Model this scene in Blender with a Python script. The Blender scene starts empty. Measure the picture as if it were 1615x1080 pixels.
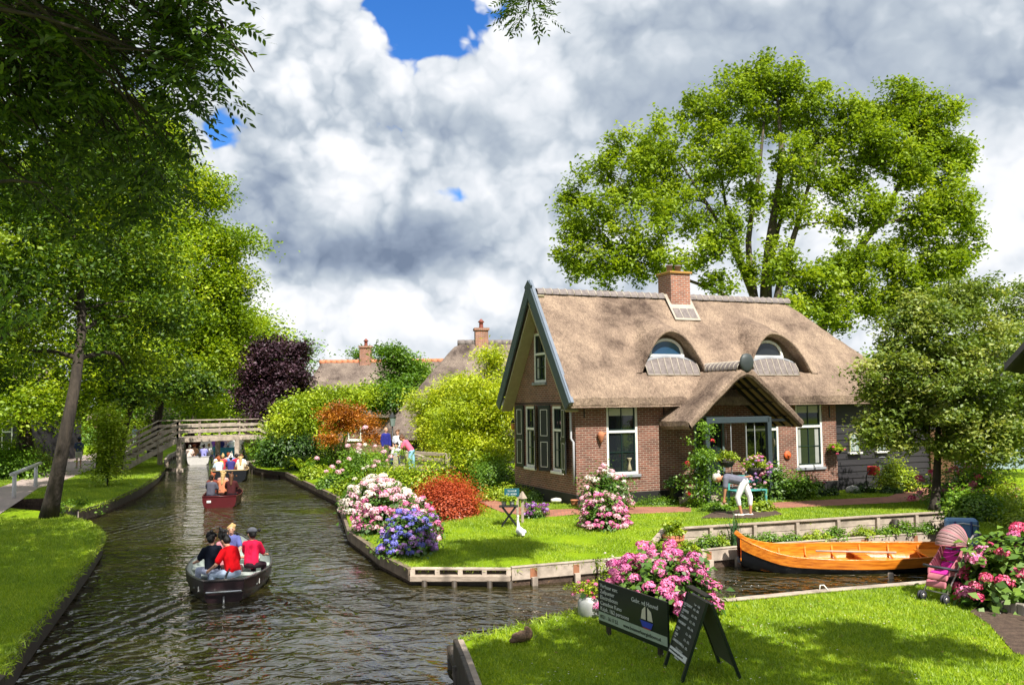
import bpy, bmesh, math, random
import numpy as np
from mathutils import Vector, Matrix
from mathutils.geometry import delaunay_2d_cdt

random.seed(7); rng = np.random.default_rng(7)
SC = bpy.context.scene
COL = SC.collection
# ------------------------------------------------------------------ camera
F = 1400.0; CX = 807.5; CY = 540.0; EZ = 3.8
PIT = math.atan(96/1400.0); ROL = math.radians(-0.7)
cam = bpy.data.cameras.new('camera'); co = bpy.data.objects.new('camera', cam); COL.objects.link(co)
cam.sensor_width = 36.0; cam.lens = 36.0*F/1615.0; cam.clip_end = 3000; cam.clip_start = 0.05
RM = Matrix.Rotation(math.pi/2+PIT, 4, 'X') @ Matrix.Rotation(ROL, 4, 'Z')
co.matrix_world = Matrix.Translation((0, 0, EZ)) @ RM
SC.camera = co
# ------------------------------------------------------------------ light
SUN_AZ, SUN_EL = math.radians(157), math.radians(52)
EXPO = 0.95
SC.view_settings.view_transform = 'Standard'; SC.view_settings.look = 'None'
SC.view_settings.exposure = EXPO; SC.view_settings.gamma = 1.0
sl = bpy.data.lights.new('sun', 'SUN'); sl.energy = 4.6; sl.angle = math.radians(0.5); sl.color = (1.0, 0.955, 0.87)
so = bpy.data.objects.new('sun', sl); COL.objects.link(so)
sd = Vector((math.sin(SUN_AZ)*math.cos(SUN_EL), math.cos(SUN_AZ)*math.cos(SUN_EL), math.sin(SUN_EL)))
so.rotation_euler = sd.to_track_quat('Z', 'Y').to_euler()

def s2l(c):
    c = c/255.0
    return c/12.92 if c <= 0.04045 else ((c+0.055)/1.055)**2.4
def rgb(r, g, b): return (s2l(r), s2l(g), s2l(b), 1)

class NT:
    """small helper for node trees"""
    def __init__(s, tree): s.t = tree
    def n(s, typ, **kw):
        nd = s.t.nodes.new(typ)
        for k, v in kw.items():
            if k.startswith('i_'):
                key = k[2:]
                key = int(key) if key.isdigit() else key.replace('_', ' ')
                nd.inputs[key].default_value = v
            else: setattr(nd, k, v)
        return nd
    def l(s, a, b): s.t.links.new(a, b)
    def m(s, op, a, b=None, c=None, clamp=False):
        nd = s.t.nodes.new('ShaderNodeMath'); nd.operation = op; nd.use_clamp = clamp
        for i, v in enumerate((a, b, c)):
            if v is None: continue
            if isinstance(v, (int, float)): nd.inputs[i].default_value = v
            else: s.l(v, nd.inputs[i])
        return nd.outputs[0]
    def mix(s, f, a, b, blend='MIX'):
        nd = s.t.nodes.new('ShaderNodeMix'); nd.data_type = 'RGBA'; nd.blend_type = blend
        for k, v in ((0, f), (6, a), (7, b)):
            if isinstance(v, (int, float)): nd.inputs[k].default_value = v
            elif isinstance(v, tuple): nd.inputs[k].default_value = v
            else: s.l(v, nd.inputs[k])
        return nd.outputs[2]
    def ramp(s, f, stops, interp='LINEAR'):
        nd = s.t.nodes.new('ShaderNodeValToRGB'); cr = nd.color_ramp; cr.interpolation = interp
        while len(cr.elements) < len(stops): cr.elements.new(0.5)
        for e, (p, c) in zip(cr.elements, stops):
            e.position = p; e.color = c if len(c) == 4 else (*c, 1)
        s.l(f, nd.inputs[0]); return nd.outputs[0]

# ------------------------------------------------------------------ sky
def make_world():
    w = bpy.data.worlds.new('World'); SC.world = w; w.use_nodes = True
    t = w.node_tree; t.nodes.clear(); N = NT(t)
    sky = N.n('ShaderNodeTexSky', sky_type='NISHITA', sun_disc=False, sun_elevation=SUN_EL, sun_rotation=SUN_AZ)
    hs = N.n('ShaderNodeHueSaturation', i_Saturation=1.35, i_Value=1.0); N.l(sky.outputs[0], hs.inputs['Color'])
    bg1 = N.n('ShaderNodeBackground', i_Strength=0.085); N.l(N.mix(1.0, hs.outputs[0], (.62, .86, 1.2, 1), 'MULTIPLY'), bg1.inputs[0])
    tc = N.n('ShaderNodeTexCoord')
    sep = N.n('ShaderNodeSeparateXYZ'); N.l(tc.outputs['Generated'], sep.inputs[0])
    X, Y, Z = sep.outputs
    az = N.m('ARCTAN2', X, Y); el = N.m('ARCSINE', Z)
    elc = N.m('MAXIMUM', el, 0.0)
    # cloud space: the sphere of directions itself
    cx = N.n('ShaderNodeCombineXYZ'); N.l(X, cx.inputs[0]); N.l(Y, cx.inputs[1]); N.l(N.m('MULTIPLY', Z, 1.15), cx.inputs[2])
    wn = N.n('ShaderNodeTexNoise', i_Scale=9.0, i_Detail=4.0, i_Roughness=.6); N.l(cx.outputs[0], wn.inputs['Vector'])
    warp = N.n('ShaderNodeVectorMath', operation='MULTIPLY_ADD'); N.l(wn.outputs['Color'], warp.inputs[0]); warp.inputs[1].default_value = (.075,)*3; N.l(cx.outputs[0], warp.inputs[2])
    def dens(off, det, vd):
        v = N.n('ShaderNodeVectorMath', operation='ADD'); N.l(warp.outputs[0], v.inputs[0]); v.inputs[1].default_value = off
        big = N.n('ShaderNodeTexNoise', i_Scale=3.3, i_Detail=det, i_Roughness=.50); N.l(v.outputs[0], big.inputs['Vector'])
        vo = N.n('ShaderNodeTexVoronoi', feature='F1', i_Scale=7.5, i_Detail=vd, i_Roughness=0.55, i_Lacunarity=2.4); N.l(v.outputs[0], vo.inputs['Vector'])
        return N.m('SUBTRACT', N.m('ADD', big.outputs[0], 0.15), N.m('MULTIPLY', N.m('MULTIPLY', vo.outputs['Distance'], vo.outputs['Distance']), 0.36))
    d0 = dens((0, 0, 0), 7.0, 2.5); dl = dens((0, 0, 0), 6.0, 2.6); d1 = dens((0.010, -0.008, 0.036), 6.0, 2.6)
    relief = N.m('MULTIPLY', N.m('SUBTRACT', dl, d1), 0.62)
    def blobs(lst):
        acc = None
        for (px, py, sx, sy, a) in lst:
            ax = math.atan((px-807)/1400); ex = math.atan((636-py)/1400*math.cos(ax))
            dx = N.m('MULTIPLY', N.m('SUBTRACT', az, ax), 1400/sx); dy = N.m('MULTIPLY', N.m('SUBTRACT', el, ex), 1400/sy)
            g = N.m('MULTIPLY', N.m('EXPONENT', N.m('MULTIPLY', N.m('ADD', N.m('MULTIPLY', dx, dx), N.m('MULTIPLY', dy, dy)), -1.0)), a)
            acc = g if acc is None else N.m('ADD', acc, g)
        return acc
    holes = blobs([(685, 15, 120, 72, 3.0), (722, 305, 62, 30, 2.1), (335, 205, 34, 40, 1.3), (870, 395, 50, 26, .8), (1380, 480, 120, 60, .8), (480, 130, 80, 90, -1.3), (560, 60, 40, 70, -.8), (420, 260, 60, 50, -.8), (520, 215, 60, 40, -.8)])
    shade = blobs([(560, -230, 420, 190, .34), (1100, -300, 300, 150, .2), (590, 400, 130, 48, -.50), (440, 320, 120, 75, -.24), (620, 240, 60, 80, -.02), (1200, 90, 380, 150, -.16), (980, 220, 150, 110, -.12), (740, 185, 85, 30, -.20), (1450, 130, 200, 110, -.12), (700, 370, 90, 40, -.14),  # first entry: cloud brightness added above the view to lighten the water
                   (480, 130, 130, 90, .20), (545, 290, 60, 60, .26), (640, 120, 60, 80, .16), (860, 90, 90, 50, .12), (840, 240, 110, 60, .16), (430, 490, 220, 55, .26), (720, 470, 180, 50, .26), (1570, 380, 90, 120, .24), (1330, 350, 90, 100, .2)])
    calm = N.m('SUBTRACT', 1.0, blobs([(1230, 90, 420, 190, .62)])); relief = N.m('MULTIPLY', relief, calm)
    br = N.m('ADD', N.m('ADD', shade, relief), N.m('ADD', N.m('MULTIPLY', N.m('SUBTRACT', d0, .5), .30), .615), clamp=True)
    ccol = N.ramp(br, [(0.0, rgb(112, 126, 148)), (.22, rgb(140, 153, 172)), (.45, rgb(176, 186, 197)), (.60, rgb(206, 212, 219)), (.78, rgb(230, 232, 236)), (1.0, rgb(246, 246, 247))])
    bg2 = N.n('ShaderNodeBackground', i_Strength=0.64); N.l(ccol, bg2.inputs[0])
    cov = N.m('SUBTRACT', N.m('ADD', N.m('MULTIPLY', N.m('SUBTRACT', d0, .55), 3.2), 2.52), holes)
    mr = N.n('ShaderNodeMapRange', interpolation_type='SMOOTHSTEP'); mr.inputs[1].default_value = -.06; mr.inputs[2].default_value = .46; N.l(cov, mr.inputs[0])
    ms = N.n('ShaderNodeMixShader'); N.l(mr.outputs[0], ms.inputs[0]); N.l(bg1.outputs[0], ms.inputs[1]); N.l(bg2.outputs[0], ms.inputs[2])
    out = N.n('ShaderNodeOutputWorld'); N.l(ms.outputs[0], out.inputs[0])
    w.cycles.sampling_method = 'MANUAL'; w.cycles.sample_map_resolution = 256
make_world()

# ------------------------------------------------------------------ pixel -> world
R3 = RM.to_3x3()
def ray(px, py): return R3 @ Vector(((px-CX)/F, -(py-CY)/F, -1.0))
def G(px, py, z):
    d = ray(px, py); return Vector((0, 0, EZ)) + d*((z-EZ)/d.z)
def DP(px, py, Y):
    d = ray(px, py); return Vector((0, 0, EZ)) + d*(Y/d.y)

# ------------------------------------------------------------------ objects
def tag(o, label=None, cat=None, group=None, kind=None):
    if label: o['label'] = label
    if cat: o['category'] = cat
    if group: o['group'] = group
    if kind: o['kind'] = kind
    return o
def empty(name, loc=(0, 0, 0), rz=0.0, label=None, cat=None, group=None):
    o = bpy.data.objects.new(name, None); COL.objects.link(o); o.location = loc; o.rotation_euler = (0, 0, rz)
    o.empty_display_size = .1
    return tag(o, label, cat, group)
def link(name, me, parent=None, mats=None):
    o = bpy.data.objects.new(name, me); COL.objects.link(o)
    if mats is not None:
        for m in (mats if isinstance(mats, (list, tuple)) else [mats]): me.materials.append(m)
    if parent is not None: o.parent = parent
    return o
def copy_tree(o, parent=None):
    c = o.copy(); COL.objects.link(c); c.parent = parent
    for ch in o.children: copy_tree(ch, c)
    return c

class MB:
    """collects shapes into ONE mesh; box-projected UVs in metres"""
    def __init__(s): s.v = []; s.f = []; s.sm = []
    def add(s, vs, fs, smooth=False):
        b = len(s.v); s.v += [tuple(p) for p in vs]; s.f += [tuple(b+i for i in f) for f in fs]; s.sm += [smooth]*len(fs); return s
    def box(s, a, b, M=None, bev=0.0):
        x0, y0, z0 = (min(a[i], b[i]) for i in range(3)); x1, y1, z1 = (max(a[i], b[i]) for i in range(3))
        if bev > 0:
            bev = min(bev, (x1-x0)*.45, (y1-y0)*.45, (z1-z0)*.45)
            bm = bmesh.new(); bmesh.ops.create_cube(bm, size=1)
            for v in bm.verts: v.co = Vector(((x0+x1)/2+v.co.x*(x1-x0), (y0+y1)/2+v.co.y*(y1-y0), (z0+z1)/2+v.co.z*(z1-z0)))
            bmesh.ops.bevel(bm, geom=list(bm.edges), offset=bev, segments=1, affect='EDGES')
            vs = [v.co.copy() for v in bm.verts]; bm.verts.index_update(); fs = [[v.index for v in f.verts] for f in bm.faces]; bm.free()
        else:
            vs = [Vector(p) for p in ((x0,y0,z0),(x1,y0,z0),(x1,y1,z0),(x0,y1,z0),(x0,y0,z1),(x1,y0,z1),(x1,y1,z1),(x0,y1,z1))]
            fs = [(0,3,2,1),(4,5,6,7),(0,1,5,4),(1,2,6,5),(2,3,7,6),(3,0,4,7)]
        if M is not None: vs = [M @ v for v in vs]
        return s.add(vs, fs)
    def beam(s, p, q, w, h, up=(0, 0, 1), bev=0.0):
        p = Vector(p); q = Vector(q); d = q-p; L = d.length; d.normalize(); up = Vector(up)
        if abs(d.dot(up)) > .99: up = Vector((1, 0, 0))
        x = d.cross(up).normalized(); z = x.cross(d).normalized()
        M = Matrix((x, d, z)).transposed().to_4x4(); M.translation = p
        return s.box((-w/2, 0, -h/2), (w/2, L, h/2), M, bev)
    def tube(s, pts, rs, n=8, cap=True, smooth=True):
        pts = [Vector(p) for p in pts]; rs = [rs]*len(pts) if isinstance(rs, (int, float)) else rs
        vs = []; fs = []; px = None
        for i, p in enumerate(pts):
            d = (pts[min(i+1, len(pts)-1)]-pts[max(i-1, 0)])
            d = d.normalized() if d.length > 1e-9 else Vector((0, 0, 1))
            if px is None: px = d.orthogonal().normalized()
            else:
                px = px - d*px.dot(d); px = px.normalized() if px.length > 1e-6 else d.orthogonal().normalized()
            py = d.cross(px)
            for k in range(n):
                a = 2*math.pi*k/n; vs.append(p+(px*math.cos(a)+py*math.sin(a))*rs[i])
        for i in range(len(pts)-1):
            for k in range(n): fs.append((i*n+k, i*n+(k+1) % n, (i+1)*n+(k+1) % n, (i+1)*n+k))
        if cap: fs.append(tuple(range(n))[::-1]); fs.append(tuple(range((len(pts)-1)*n, len(pts)*n)))
        return s.add(vs, fs, smooth)
    def lathe(s, prof, c=(0, 0, 0), n=20, smooth=True, M=None):
        c = Vector(c); vs = []; fs = []
        for r, z in prof:
            for k in range(n):
                a = 2*math.pi*k/n; p = Vector((r*math.cos(a), r*math.sin(a), z))+c
                vs.append(M @ p if M is not None else p)
        for i in range(len(prof)-1):
            for k in range(n): fs.append((i*n+k, i*n+(k+1) % n, (i+1)*n+(k+1) % n, (i+1)*n+k))
        fs.append(tuple(range(n))[::-1]); fs.append(tuple(range((len(prof)-1)*n, len(prof)*n)))
        return s.add(vs, fs, smooth)
    def ball(s, c, r, n=10, sc=(1, 1, 1)):
        m = max(5, n//2+1); c = Vector(c); vs = []; fs = []
        for i in range(1, m):
            th = math.pi*i/m
            for k in range(n):
                a = 2*math.pi*k/n; vs.append(c+Vector((r*sc[0]*math.sin(th)*math.cos(a), r*sc[1]*math.sin(th)*math.sin(a), r*sc[2]*math.cos(th))))
        for i in range(m-2):
            for k in range(n): fs.append((i*n+k, (i+1)*n+k, (i+1)*n+(k+1) % n, i*n+(k+1) % n))
        t = len(vs); vs += [c+Vector((0, 0, r*sc[2])), c-Vector((0, 0, r*sc[2]))]
        for k in range(n):
            fs.append((t, k, (k+1) % n)); fs.append((t+1, (m-2)*n+(k+1) % n, (m-2)*n+k))
        return s.add(vs, fs, True)
    def prism(s, poly, z0, z1, M=None):
        n = len(poly); vs = [Vector((p[0], p[1], z0)) for p in poly]+[Vector((p[0], p[1], z1)) for p in poly]
        if M is not None: vs = [M @ v for v in vs]
        return s.add(vs, [tuple(range(n))[::-1], tuple(range(n, 2*n))]+[(i, (i+1) % n, n+(i+1) % n, n+i) for i in range(n)])
    def build(s, name, mat, parent=None, smooth_angle=None):
        me = bpy.data.meshes.new(name); me.from_pydata(s.v, [], s.f); me.update()
        me.polygons.foreach_set('use_smooth', s.sm)
        uv = me.uv_layers.new(name='UVMap'); nl = len(me.loops)
        co_ = np.empty(len(me.vertices)*3); me.vertices.foreach_get('co', co_); co_ = co_.reshape(-1, 3)
        vi = np.empty(nl, dtype=np.int64); me.loops.foreach_get('vertex_index', vi)
        pn = np.empty(len(me.polygons)*3); me.polygons.foreach_get('normal', pn); pn = np.abs(pn.reshape(-1, 3))
        lt = np.empty(len(me.polygons), dtype=np.int64); me.polygons.foreach_get('loop_total', lt)
        ax = np.repeat(np.argmax(pn*np.array([1, 1, 1.0001]), 1), lt); P = co_[vi]
        U = np.where(ax == 0, P[:, 1], P[:, 0]); V = np.where(ax == 2, P[:, 1], P[:, 2])
        uv.data.foreach_set('uv', np.stack([U, V], 1).ravel())
        return link(name, me, parent, mat)

# ------------------------------------------------------------------ materials
_M = {}
def mat(name, c1, c2=None, rough=.7, scale=3.0, bump=0.0, bscale=40.0, metal=0.0, stretch=(1, 1, 1), spec=.4, detail=5.0, coat=0.0, dist=.01):
    if name in _M: return _M[name]
    m = bpy.data.materials.new(name); m.use_nodes = True; N = NT(m.node_tree); b = m.node_tree.nodes['Principled BSDF']
    tc = N.n('ShaderNodeTexCoord'); mp = N.n('ShaderNodeMapping'); mp.inputs['Scale'].default_value = stretch; N.l(tc.outputs['Object'], mp.inputs[0])
    nz = N.n('ShaderNodeTexNoise', i_Scale=scale, i_Detail=detail, i_Roughness=.6); N.l(mp.outputs[0], nz.inputs[0])
    c2 = c2 or tuple(x*.72 for x in c1[:3])+(1,)
    col = N.ramp(nz.outputs[0], [(.3, c2), (.68, c1)]); N.l(col, b.inputs['Base Color'])
    b.inputs['Roughness'].default_value = rough; b.inputs['Metallic'].default_value = metal; b.inputs['Specular IOR Level'].default_value = spec; b.inputs['Coat Weight'].default_value = coat
    if bump > 0:
        n2 = N.n('ShaderNodeTexNoise', i_Scale=bscale, i_Detail=4.0); N.l(mp.outputs[0], n2.inputs[0])
        bp = N.n('ShaderNodeBump', i_Strength=bump, i_Distance=dist); N.l(n2.outputs[0], bp.inputs['Height']); N.l(bp.outputs[0], b.inputs['Normal'])
    _M[name] = m; return m
def brick_mat(name, c1, c2, mortar, bw=.215, bh=.065, ms=.010):
    m = bpy.data.materials.new(name); m.use_nodes = True; N = NT(m.node_tree); b = m.node_tree.nodes['Principled BSDF']
    uv = N.n('ShaderNodeUVMap'); br = N.n('ShaderNodeTexBrick', i_Scale=1.0, i_Mortar_Size=ms, i_Mortar_Smooth=.15, i_Bias=-.1, i_Brick_Width=bw, i_Row_Height=bh)
    N.l(uv.outputs[0], br.inputs[0]); br.inputs['Color1'].default_value = c1; br.inputs['Color2'].default_value = c2; br.inputs['Mortar'].default_value = mortar
    nz = N.n('ShaderNodeTexNoise', i_Scale=2.2, i_Detail=8.0, i_Roughness=.65); N.l(uv.outputs[0], nz.inputs[0])
    d = N.ramp(nz.outputs[0], [(.3, (.62, .60, .58)), (.65, (1, 1, 1))])
    c = N.mix(1.0, br.outputs[0], d, 'MULTIPLY'); N.l(c, b.inputs['Base Color']); b.inputs['Roughness'].default_value = .85
    bp = N.n('ShaderNodeBump', i_Strength=.6, i_Distance=.006, invert=True); N.l(br.outputs['Fac'], bp.inputs['Height']); N.l(bp.outputs[0], b.inputs['Normal'])
    _M[name] = m; return m
def leaf_mat(name, c1, c2, c3=None, trans=.35, rough=.5):
    if name in _M: return _M[name]
    m = bpy.data.materials.new(name); m.use_nodes = True; t = m.node_tree; t.nodes.clear(); N = NT(t)
    at = N.n('ShaderNodeAttribute', attribute_name='lv'); c3 = c3 or c2
    col = N.ramp(at.outputs['Fac'], [(0.0, c1), (.55, c2), (1.0, c3)])
    df = N.n('ShaderNodeBsdfDiffuse'); N.l(col, df.inputs[0])
    tr = N.n('ShaderNodeBsdfTranslucent'); tcol = N.mix(1.0, col, (1.25, 1.2, .55, 1), 'MULTIPLY'); N.l(tcol, tr.inputs[0])
    gl = N.n('ShaderNodeBsdfGlossy', i_Roughness=rough); gl.inputs[0].default_value = (.9, .9, .9, 1)
    m1 = N.n('ShaderNodeMixShader', i_0=trans); N.l(df.outputs[0], m1.inputs[1]); N.l(tr.outputs[0], m1.inputs[2])
    m2 = N.n('ShaderNodeMixShader', i_0=.045); N.l(m1.outputs[0], m2.inputs[1]); N.l(gl.outputs[0], m2.inputs[2])
    o = N.n('ShaderNodeOutputMaterial'); N.l(m2.outputs[0], o.inputs[0]); _M[name] = m; return m

def grass_mat():
    m = bpy.data.materials.new('grass_ground'); m.use_nodes = True; N = NT(m.node_tree); b = m.node_tree.nodes['Principled BSDF']
    tc = N.n('ShaderNodeTexCoord')
    def nz(s, d=5., r=.6):
        n = N.n('ShaderNodeTexNoise', i_Scale=s, i_Detail=d, i_Roughness=r); N.l(tc.outputs['Object'], n.inputs[0]); return n.outputs[0]
    a = N.ramp(nz(.9), [(.3, (.150, .250, .006)), (.5, (.215, .335, .008)), (.72, (.300, .400, .012))])
    c = N.ramp(nz(38., 5., .75), [(.3, (.35, .42, .3)), (.7, (1.3, 1.22, 1.2))])
    N.l(N.mix(1.0, a, c, 'MULTIPLY'), b.inputs['Base Color']); b.inputs['Roughness'].default_value = .9; b.inputs['Specular IOR Level'].default_value = .1
    bp = N.n('ShaderNodeBump', i_Strength=.8, i_Distance=.03); N.l(nz(40., 4.), bp.inputs['Height']); N.l(bp.outputs[0], b.inputs['Normal'])
    return m
def water_mat():
    m = bpy.data.materials.new('canal_water'); m.use_nodes = True; N = NT(m.node_tree); b = m.node_tree.nodes['Principled BSDF']
    tc = N.n('ShaderNodeTexCoord')
    def nz(s, st, d=3., r=.5, dist=0., rot=0.):
        mp = N.n('ShaderNodeMapping'); mp.inputs['Scale'].default_value = st; mp.inputs['Rotation'].default_value = (0, 0, rot); N.l(tc.outputs['Object'], mp.inputs[0])
        n = N.n('ShaderNodeTexNoise', i_Scale=s, i_Detail=d, i_Roughness=r, i_Distortion=dist); N.l(mp.outputs[0], n.inputs[0]); return n.outputs[0]
    big = nz(.8, (.8, 1.3, 1), 2., .5, .6, .25); mid = nz(2.6, (.85, 1.15, 1), 2.5, .5, .9, -.3); fine = nz(6.5, (.6, 1.2, 1), 2., .5, .3)
    h = N.m('ADD', N.m('MULTIPLY', big, .42), N.m('ADD', N.m('MULTIPLY', mid, .40), N.m('MULTIPLY', fine, .075)))
    # wakes: two arms of short waves spreading behind a moving boat
    geo = N.n('ShaderNodeSeparateXYZ'); N.l(tc.outputs['Object'], geo.inputs[0])
    for (wx, wy, ang, amp) in ((-5.45, 17.4, .21, .9), (-10.9, 30.6, .22, .7)):
        ca, sa = math.cos(ang), math.sin(ang)
        dx = N.m('SUBTRACT', geo.outputs[0], wx); dy = N.m('SUBTRACT', geo.outputs[1], wy)
        u = N.m('ABSOLUTE', N.m('ADD', N.m('MULTIPLY', dx, ca), N.m('MULTIPLY', dy, sa))); v = N.m('SUBTRACT', N.m('MULTIPLY', dx, sa), N.m('MULTIPLY', dy, ca))
        vv = N.m('MAXIMUM', N.m('ADD', v, 3.2), 0.0); d = N.m('SUBTRACT', u, N.m('MULTIPLY', vv, .36))
        wdt = N.m('ADD', N.m('MULTIPLY', vv, .10), .25); g = N.m('EXPONENT', N.m('MULTIPLY', N.m('POWER', N.m('ABSOLUTE', N.m('DIVIDE', d, wdt)), 2.0), -1.0))
        fade = N.m('MULTIPLY', N.m('MINIMUM', vv, 1.0), N.m('EXPONENT', N.m('MULTIPLY', vv, -.10)))
        h = N.m('ADD', h, N.m('MULTIPLY', N.m('MULTIPLY', g, fade), N.m('MULTIPLY', N.m('SINE', N.m('ADD', N.m('MULTIPLY', d, 15.0), N.m('MULTIPLY', mid, 6.0))), .13*amp)))
    mk = N.ramp(nz(.22, (1, 1, 1), 2.), [(.34, (.16,)*3), (.60, (1,)*3)])
    bp = N.n('ShaderNodeBump', i_Distance=.42); N.l(mk, bp.inputs['Strength']); N.l(h, bp.inputs['Height']); N.l(bp.outputs[0], b.inputs['Normal'])
    c = N.ramp(nz(.35, (1, 1, 1), 4.), [(.3, (.012, .011, .003)), (.7, (.034, .030, .007))]); N.l(c, b.inputs['Base Color'])
    b.inputs['Roughness'].default_value = .03; b.inputs['IOR'].default_value = 2.0; b.inputs['Specular IOR Level'].default_value = .55
    return m
def thatch_mat(name, tint=(1, 1, 1)):
    m = bpy.data.materials.new(name); m.use_nodes = True; N = NT(m.node_tree); b = m.node_tree.nodes['Principled BSDF']
    tc = N.n('ShaderNodeTexCoord')
    def nz(s, st=(1, 1, 1), d=6., r=.6):
        mp = N.n('ShaderNodeMapping'); mp.inputs['Scale'].default_value = st; N.l(tc.outputs['Object'], mp.inputs[0])
        n = N.n('ShaderNodeTexNoise', i_Scale=s, i_Detail=d, i_Roughness=r); N.l(mp.outputs[0], n.inputs[0]); return n.outputs[0]
    t = tint
    a = N.ramp(nz(.75, d=9., r=.68), [(.34, (.095*t[0], .068*t[1], .055*t[2])), (.46, (.230*t[0], .170*t[1], .132*t[2])), (.62, (.370*t[0], .278*t[1], .208*t[2]))])
    f = N.ramp(nz(46., (1, .22, .22), 6., .8), [(.30, (.36, .36, .36)), (.70, (1.55, 1.5, 1.45))])
    c = N.mix(1.0, a, f, 'MULTIPLY')
    moss = N.ramp(nz(1.7, (1, 1, 1), 7., .7), [(.62, (0, 0, 0)), (.74, (1, 1, 1))])
    c = N.mix(N.m('MULTIPLY', moss, .55), c, (.085, .060, .048, 1)); N.l(c, b.inputs['Base Color'])
    b.inputs['Roughness'].default_value = .95; b.inputs['Specular IOR Level'].default_value = .1
    hh = N.m('ADD', N.m('MULTIPLY', nz(46., (1, .22, .22), 4., .8), .8), nz(9., d=4.))
    bp = N.n('ShaderNodeBump', i_Strength=1., i_Distance=.05); N.l(hh, bp.inputs['Height']); N.l(bp.outputs[0], b.inputs['Normal'])
    return m
def glass_mat(name='window_glass', c=(.012, .015, .018, 1)):
    if name in _M: return _M[name]
    m = bpy.data.materials.new(name); m.use_nodes = True; b = m.node_tree.nodes['Principled BSDF']
    b.inputs['Base Color'].default_value = c; b.inputs['Roughness'].default_value = .04; b.inputs['Specular IOR Level'].default_value = .8; _M[name] = m; return m
def plain(name, c, rough=.6, metal=0.): 
    return mat(name, c, tuple(x*.82 for x in c[:3])+(1,), rough=rough, metal=metal, scale=6)

GRASS = grass_mat(); WATER = water_mat(); THATCH = thatch_mat('thatch'); THATCH2 = thatch_mat('thatch_grey', (.72, .78, .88))
BRICK = brick_mat('red_brick', (.235, .080, .050, 1), (.120, .043, .030, 1), (.36, .28, .22, 1))
BRICK2 = brick_mat('chimney_brick', (.42, .14, .07, 1), (.26, .085, .05, 1), (.45, .38, .32, 1))
PAVER = brick_mat('clay_pavers', (.42, .165, .105, 1), (.32, .12, .08, 1), (.22, .14, .10, 1), .2, .1, .008)
WHITE = plain('white_paint', (.78, .77, .72, 1), .45); CREAM = plain('cream_soffit', (.36, .32, .20, 1)); BLACKP = plain('black_paint', (.014, .016, .018, 1), .4)
GREENP = plain('dark_green_paint', (.012, .030, .026, 1), .35); BLUEG = plain('blue_grey_paint', (.07, .095, .12, 1), .4); PLINTH = mat('tarred_plinth', (.018, .016, .016, 1), (.010, .010, .010, 1), .7, bump=.3)
LEAD = mat('lead_sheet', (.30, .31, .33, 1), (.20, .21, .23, 1), .5); RTILE = mat('ridge_tile', (.22, .185, .175, 1), (.12, .10, .095, 1), .75, 9., bump=.4); MORTAR = mat('mortar', (.42, .37, .31, 1), (.3, .26, .21, 1), .9)
GLASS = glass_mat(); GLASSB = glass_mat('blue_glass', (.02, .06, .12, 1)); BLIND = plain('window_blind', (.52, .54, .44, 1)); CURT = plain('curtain', (.35, .36, .33, 1))
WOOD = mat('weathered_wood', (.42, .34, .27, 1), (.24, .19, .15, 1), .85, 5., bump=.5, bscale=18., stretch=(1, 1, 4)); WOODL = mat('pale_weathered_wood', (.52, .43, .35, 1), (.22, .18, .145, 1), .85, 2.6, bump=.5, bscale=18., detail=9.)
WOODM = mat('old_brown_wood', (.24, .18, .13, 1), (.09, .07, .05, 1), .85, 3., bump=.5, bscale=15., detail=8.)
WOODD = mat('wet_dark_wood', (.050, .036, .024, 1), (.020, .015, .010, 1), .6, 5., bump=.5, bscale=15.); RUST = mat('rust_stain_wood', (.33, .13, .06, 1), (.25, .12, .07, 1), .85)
TARB = mat('black_boards', (.030, .027, .030, 1), (.016, .015, .018, 1), .6, 2., stretch=(.4, .4, 5)); BARK = mat('bark', (.060, .046, .034, 1), (.018, .014, .012, 1), .95, 5., bump=1., bscale=14., stretch=(1, 1, .3), dist=.04)
BARKL = mat('grey_bark', (.13, .105, .075, 1), (.045, .036, .028, 1), .95, 4., bump=1., bscale=12., stretch=(1, 1, .3), dist=.04)
SOIL = mat('garden_soil', (.10, .065, .045, 1), (.045, .028, .020, 1), .95, 8., bump=1., bscale=20., dist=.03); TERRA = mat('terracotta', (.50, .19, .09, 1), (.38, .14, .07, 1), .8)
PAVE = mat('grey_pink_paving', (.42, .33, .30, 1), (.30, .24, .22, 1), .85, 6., bump=.3)
ORANGE = mat('varnished_orange_wood', (.80, .27, .020, 1), (.38, .085, .006, 1), .32, 3.0, stretch=(6, .6, 9), spec=.5, coat=.35, detail=8., bump=.3, bscale=12.); HULLB = plain('black_hull', (.008, .009, .012, 1), .35)
SKIN = plain('skin', (.55, .30, .20, 1), .55); SKIN2 = plain('tanned_skin', (.48, .22, .12, 1), .55); EYE = plain('eye_dark', (.01, .01, .01, 1), .2)
ZINC = mat('zinc', (.50, .50, .48, 1), (.33, .34, .34, 1), .45, 4., metal=.3)

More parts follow.
